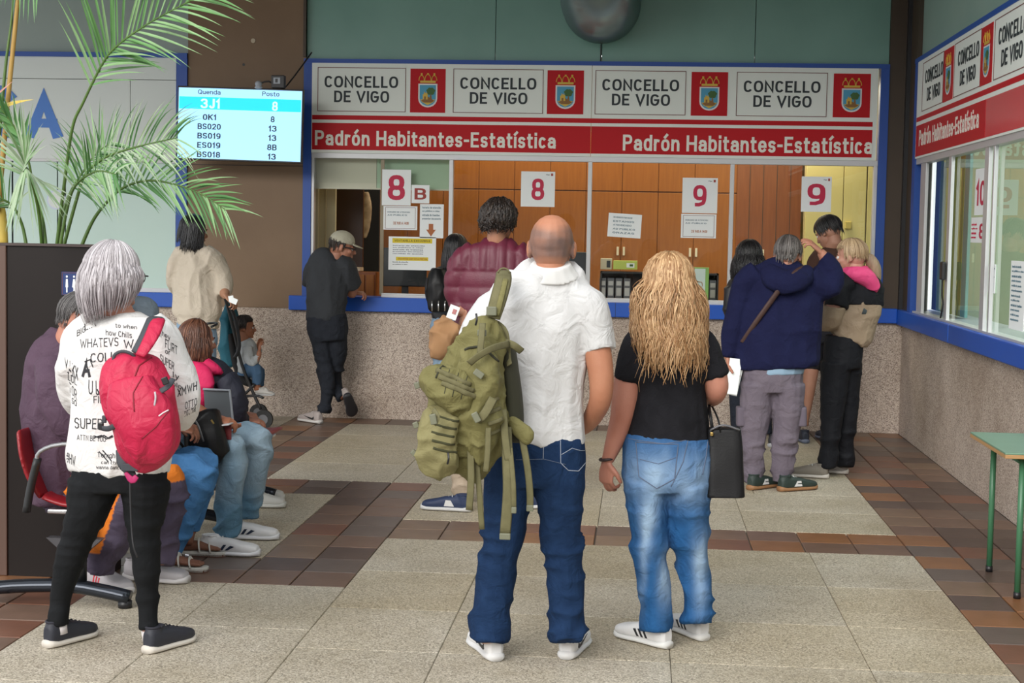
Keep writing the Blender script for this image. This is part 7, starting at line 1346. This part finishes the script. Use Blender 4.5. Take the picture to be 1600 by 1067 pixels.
bs = empty('toilet_sign', at(111, 443, PY-.005), 'small blue toilet sign with two white figures on the planter', 'sign')
a = at(97, 461, PY); b = at(125, 425, PY); MB().box((a.x, PY-.006, a.z), (b.x, PY-.001, b.z)).build('plate', mm('plate_blue', (.008, .03, .14), .4), bs)
outline(bs, (a.x+.004, PY-.007, a.z+.004), (b.x-.004, PY-.007, a.z+.004), (b.x-.004, PY-.007, b.z-.004), (a.x+.004, PY-.007, b.z-.004), (0, -1, 0), mm('outline_blue', (.05, .12, .35), .5), .0015)
for k, cx in enumerate((.3, .7)):
    x = a.x+(b.x-a.x)*cx; z = a.z; hh_ = b.z-a.z; mb = MB()
    mb.prism([(x+.0045*math.cos(t), PY-.007, z+hh_*.80+.0055*math.sin(t)) for t in [i*math.tau/8 for i in range(8)]][::-1], (0, -.001, 0)).build('figure_head', PAPER, bs)
    w_ = .006 if k == 0 else .009; MB().prism([(x-.004, PY-.007, z+hh_*.7), (x-w_, PY-.007, z+hh_*.35), (x-.003, PY-.007, z+hh_*.33), (x-.003, PY-.007, z+hh_*.12), (x+.003, PY-.007, z+hh_*.12), (x+.003, PY-.007, z+hh_*.33), (x+w_, PY-.007, z+hh_*.35), (x+.004, PY-.007, z+hh_*.7)], (0, -.001, 0)).build('figure_body', PAPER, bs)
LG = [mat('palm_leaf_%d' % i, c, .45, col2=tuple(min(1, x*1.5) for x in c), nscale=8) for i, c in enumerate([(.045, .13, .035), (.09, .21, .065), (.16, .28, .12), (.26, .34, .22)])]
STM = mat('palm_stem', (.05, .11, .02), .4, col2=(.09, .16, .03), nscale=9)
random.seed(21)
def leaflet(p, dirv, up, L, w, m, parent, droop=.25, fold=.35, seg=6):
    d = Vector(dirv).normalized(); g = Vector((0, 0, -1)); s_ = d.cross(up); s_.normalize(); mb = MB(); V = []; q = Vector(p)
    for i in range(seg+1):
        t = i/seg; ww = w*(math.sin(math.pi*min(1, .12+t*.95))**.6 if t < 1 else 0)*(1-t*.55); dd = (d+g*droop*t*2).normalized(); nn = s_.cross(dd).normalized()
        V += [q+s_*ww+nn*ww*fold, q, q-s_*ww+nn*ww*fold]; q = q+dd*L/seg
    mb.add(V, [f for i in range(seg) for f in ((i*3, i*3+1, i*3+4, i*3+3), (i*3+1, i*3+2, i*3+5, i*3+4))]); return mb.build('leaflet', m, parent)
def frond(px_pts, Y, leaf0, n, Lmax, w, ms, label=None, droop=.25, spread=55, toward=0.0, sidebias=(1, 1), stem_r=.009, parent=None, lift=.25):
    """px_pts: (px, py, depth offset); leaflets start at fraction leaf0 along the rachis"""
    P = crom([list(at(x, y, Y+d)) for x, y, d in px_pts], 8); N_ = len(P); T = np.gradient(P, axis=0); T /= np.linalg.norm(T, axis=1)[:, None]
    fr_ = MB().tube([tuple(q) for q in P], [stem_r*(1-.75*i/(N_-1)) for i in range(N_)], n=7, sub=1).build('frond', STM, parent, True)
    for k in range(n):
        t = leaf0+(1-leaf0)*((k+.5)/n); i = t*(N_-1); a = int(i); f = i-a; b = min(a+1, N_-1); p = P[a]*(1-f)+P[b]*f; tt = Vector(T[a]); u = (t-leaf0)/(1-leaf0)
        view = Vector((0, -1, 0)); s_ = tt.cross(view).normalized()
        for sd, sb in ((1, sidebias[0]), (-1, sidebias[1])):
            if sb == 0: continue
            ang = math.radians(spread*(1-.45*u)+random.uniform(-6, 6)); dv = tt*math.cos(ang)+s_*sd*math.sin(ang)+view*(toward+random.uniform(-.25, .25)+lift*.5)
            L = Lmax*sb*(math.sin(math.pi*(.16+.70*u))**.5)*random.uniform(.85, 1.1)
            leaflet(p, dv, Vector((random.uniform(-.3, .3), -1, .55)), L, w*random.uniform(.8, 1.15), random.choice(ms), fr_, droop*random.uniform(.6, 1.5))
    return fr_
pm = empty('potted_palm', at(90, 385, 7.14), 'large green palm with arching fronds growing in the dark planter', 'palm')
G = LG
frond([(88, 390, 0), (100, 290, -.02), (113, 200, -.05), (130, 160, -.07), (160, 100, -.12), (185, 70, -.18), (235, 35, -.25), (300, 0, -.32), (345, -25, -.4)], 7.14, .42, 30, .46, .008, [G[1], G[1], G[2]], parent=pm, spread=50, droop=.14, sidebias=(.8, 1.05))
frond([(125, 390, 0), (145, 345, .0), (168, 315, -.02), (195, 292, -.04), (235, 282, -.08), (280, 290, -.12), (320, 306, -.16), (352, 328, -.2)], 7.14, .36, 26, .27, .007, [G[0], G[1], G[2]], parent=pm, spread=48, droop=.18)
frond([(98, 390, 0), (120, 310, .0), (134, 272, -.02), (165, 246, -.05), (205, 232, -.1), (245, 222, -.12), (275, 216, -.15)], 7.14, .38, 24, .27, .006, [G[0], G[3], G[2]], parent=pm, spread=62, droop=.30)
frond([(66, 390, 0), (60, 330, -.05), (50, 285, -.15), (44, 266, -.28), (40, 262, -.42), (36, 268, -.6)], 7.14, .42, 26, .34, .006, [G[2], G[3], G[3]], parent=pm, spread=78, droop=.22, lift=.0)
frond([(72, 390, 0), (66, 340, 0), (52, 290, -.02), (44, 250, -.04), (32, 215, -.05), (8, 178, -.08), (-20, 150, -.1)], 7.14, .52, 11, .17, .011, [G[0], G[0], G[1]], parent=pm, spread=34, droop=.2)
frond([(42, 390, 0), (34, 350, 0), (18, 320, -.05), (-10, 308, -.1), (-40, 310, -.15)], 7.14, .42, 16, .27, .0055, [G[0], G[2], G[3]], parent=pm, spread=60, droop=.3)
frond([(90, 390, .05), (96, 340, .08), (110, 300, .12), (130, 268, .18), (150, 240, .22), (175, 222, .25)], 7.14, .46, 18, .25, .0055, [G[0], G[0], G[2]], parent=pm, spread=66, droop=.25)
frond([(93, 390, -.05), (104, 330, -.06), (118, 290, -.10), (150, 268, -.2), (180, 272, -.3)], 7.14, .46, 20, .27, .0055, [G[2], G[3], G[0]], parent=pm, spread=70, droop=.3)
frond([(-8, 390, 0), (-4, 250, 0), (8, 110, 0), (18, 30, 0), (22, -40, 0)], 7.2, .9, 3, .2, .006, [G[0]], parent=pm, stem_r=.012)
frond([(4, -60, 0), (20, -40, -.05), (40, -25, -.1), (60, -8, -.15)], 7.2, .1, 9, .20, .005, [G[0], G[1]], parent=pm, spread=70, droop=.5)
YS = mat('yellow_stem', (.30, .17, .03), .5, col2=(.40, .25, .06), nscale=8)
MB().tube([tuple(at(x, y, 7.15)) for x, y in ((30, -20), (22, 60), (12, 160), (4, 250), (-4, 330))], [.010, .011, .012, .013, .014], n=8).build('dry_stem', YS, pm, True)
YL = mat('yellow_leaf', (.55, .36, .04), .5, col2=(.6, .5, .12), nscale=6)
leaflet(at(-8, 172, 7.1), Vector((.9, -.1, .35)), Vector((0, -1, .5)), .20, .013, YL, pm, droop=.15); leaflet(at(-6, 150, 7.1), Vector((.7, -.1, .6)), Vector((0, -1, .5)), .11, .006, mat('pink_leaf', (.5, .25, .2), .5), pm, droop=.05)
MB().tube([tuple(at(x, y, 7.18)) for x, y in ((-2, 305), (4, 340), (6, 386))], [.016, .020, .022], n=8).build('dry_stem', YL, pm, True)
# ---------------- green school desk at the right
DX0 = 1.70; tg = mat('desk_green', (.14, .25, .17), .4, col2=(.17, .29, .20), nscale=5); gp = mm('tube_green', (.05, .17, .085), .35)
zt = .675
ds = empty('school_desk', (1.93, 7.57, 0), 'green topped school desk with green tube legs at the right edge', 'desk')
MB().box((DX0-.06, 7.20, zt-.008), (2.155, 7.96, zt)).build('desk_top', tg, ds, bevel=.002); MB().box((DX0-.06, 7.20, zt-.026), (2.155, 7.96, zt-.0085)).build('top_edge', mm('plywood', (.42, .24, .10), .6), ds, bevel=.002)
for x, y in ((1.737, 7.87), (1.739, 7.295), (2.12, 7.87), (2.12, 7.295)):
    l = MB().tube([(x, y, .02), (x, y, zt-.03)], .0145, n=12, sub=1).build('leg', gp, ds, True); MB().tube([(x, y, .001), (x, y, .03)], .017, n=12, sub=1).build('rubber_foot', BLACK, l, True)
for a, b in (((1.737, 7.87), (1.739, 7.295)), ((1.737, 7.87), (2.12, 7.87)), ((1.739, 7.295), (2.12, 7.295))):
    MB().tube([(*a, zt-.055), (*b, zt-.055)], .011, n=10, sub=1).build('frame_tube', gp, ds, True)
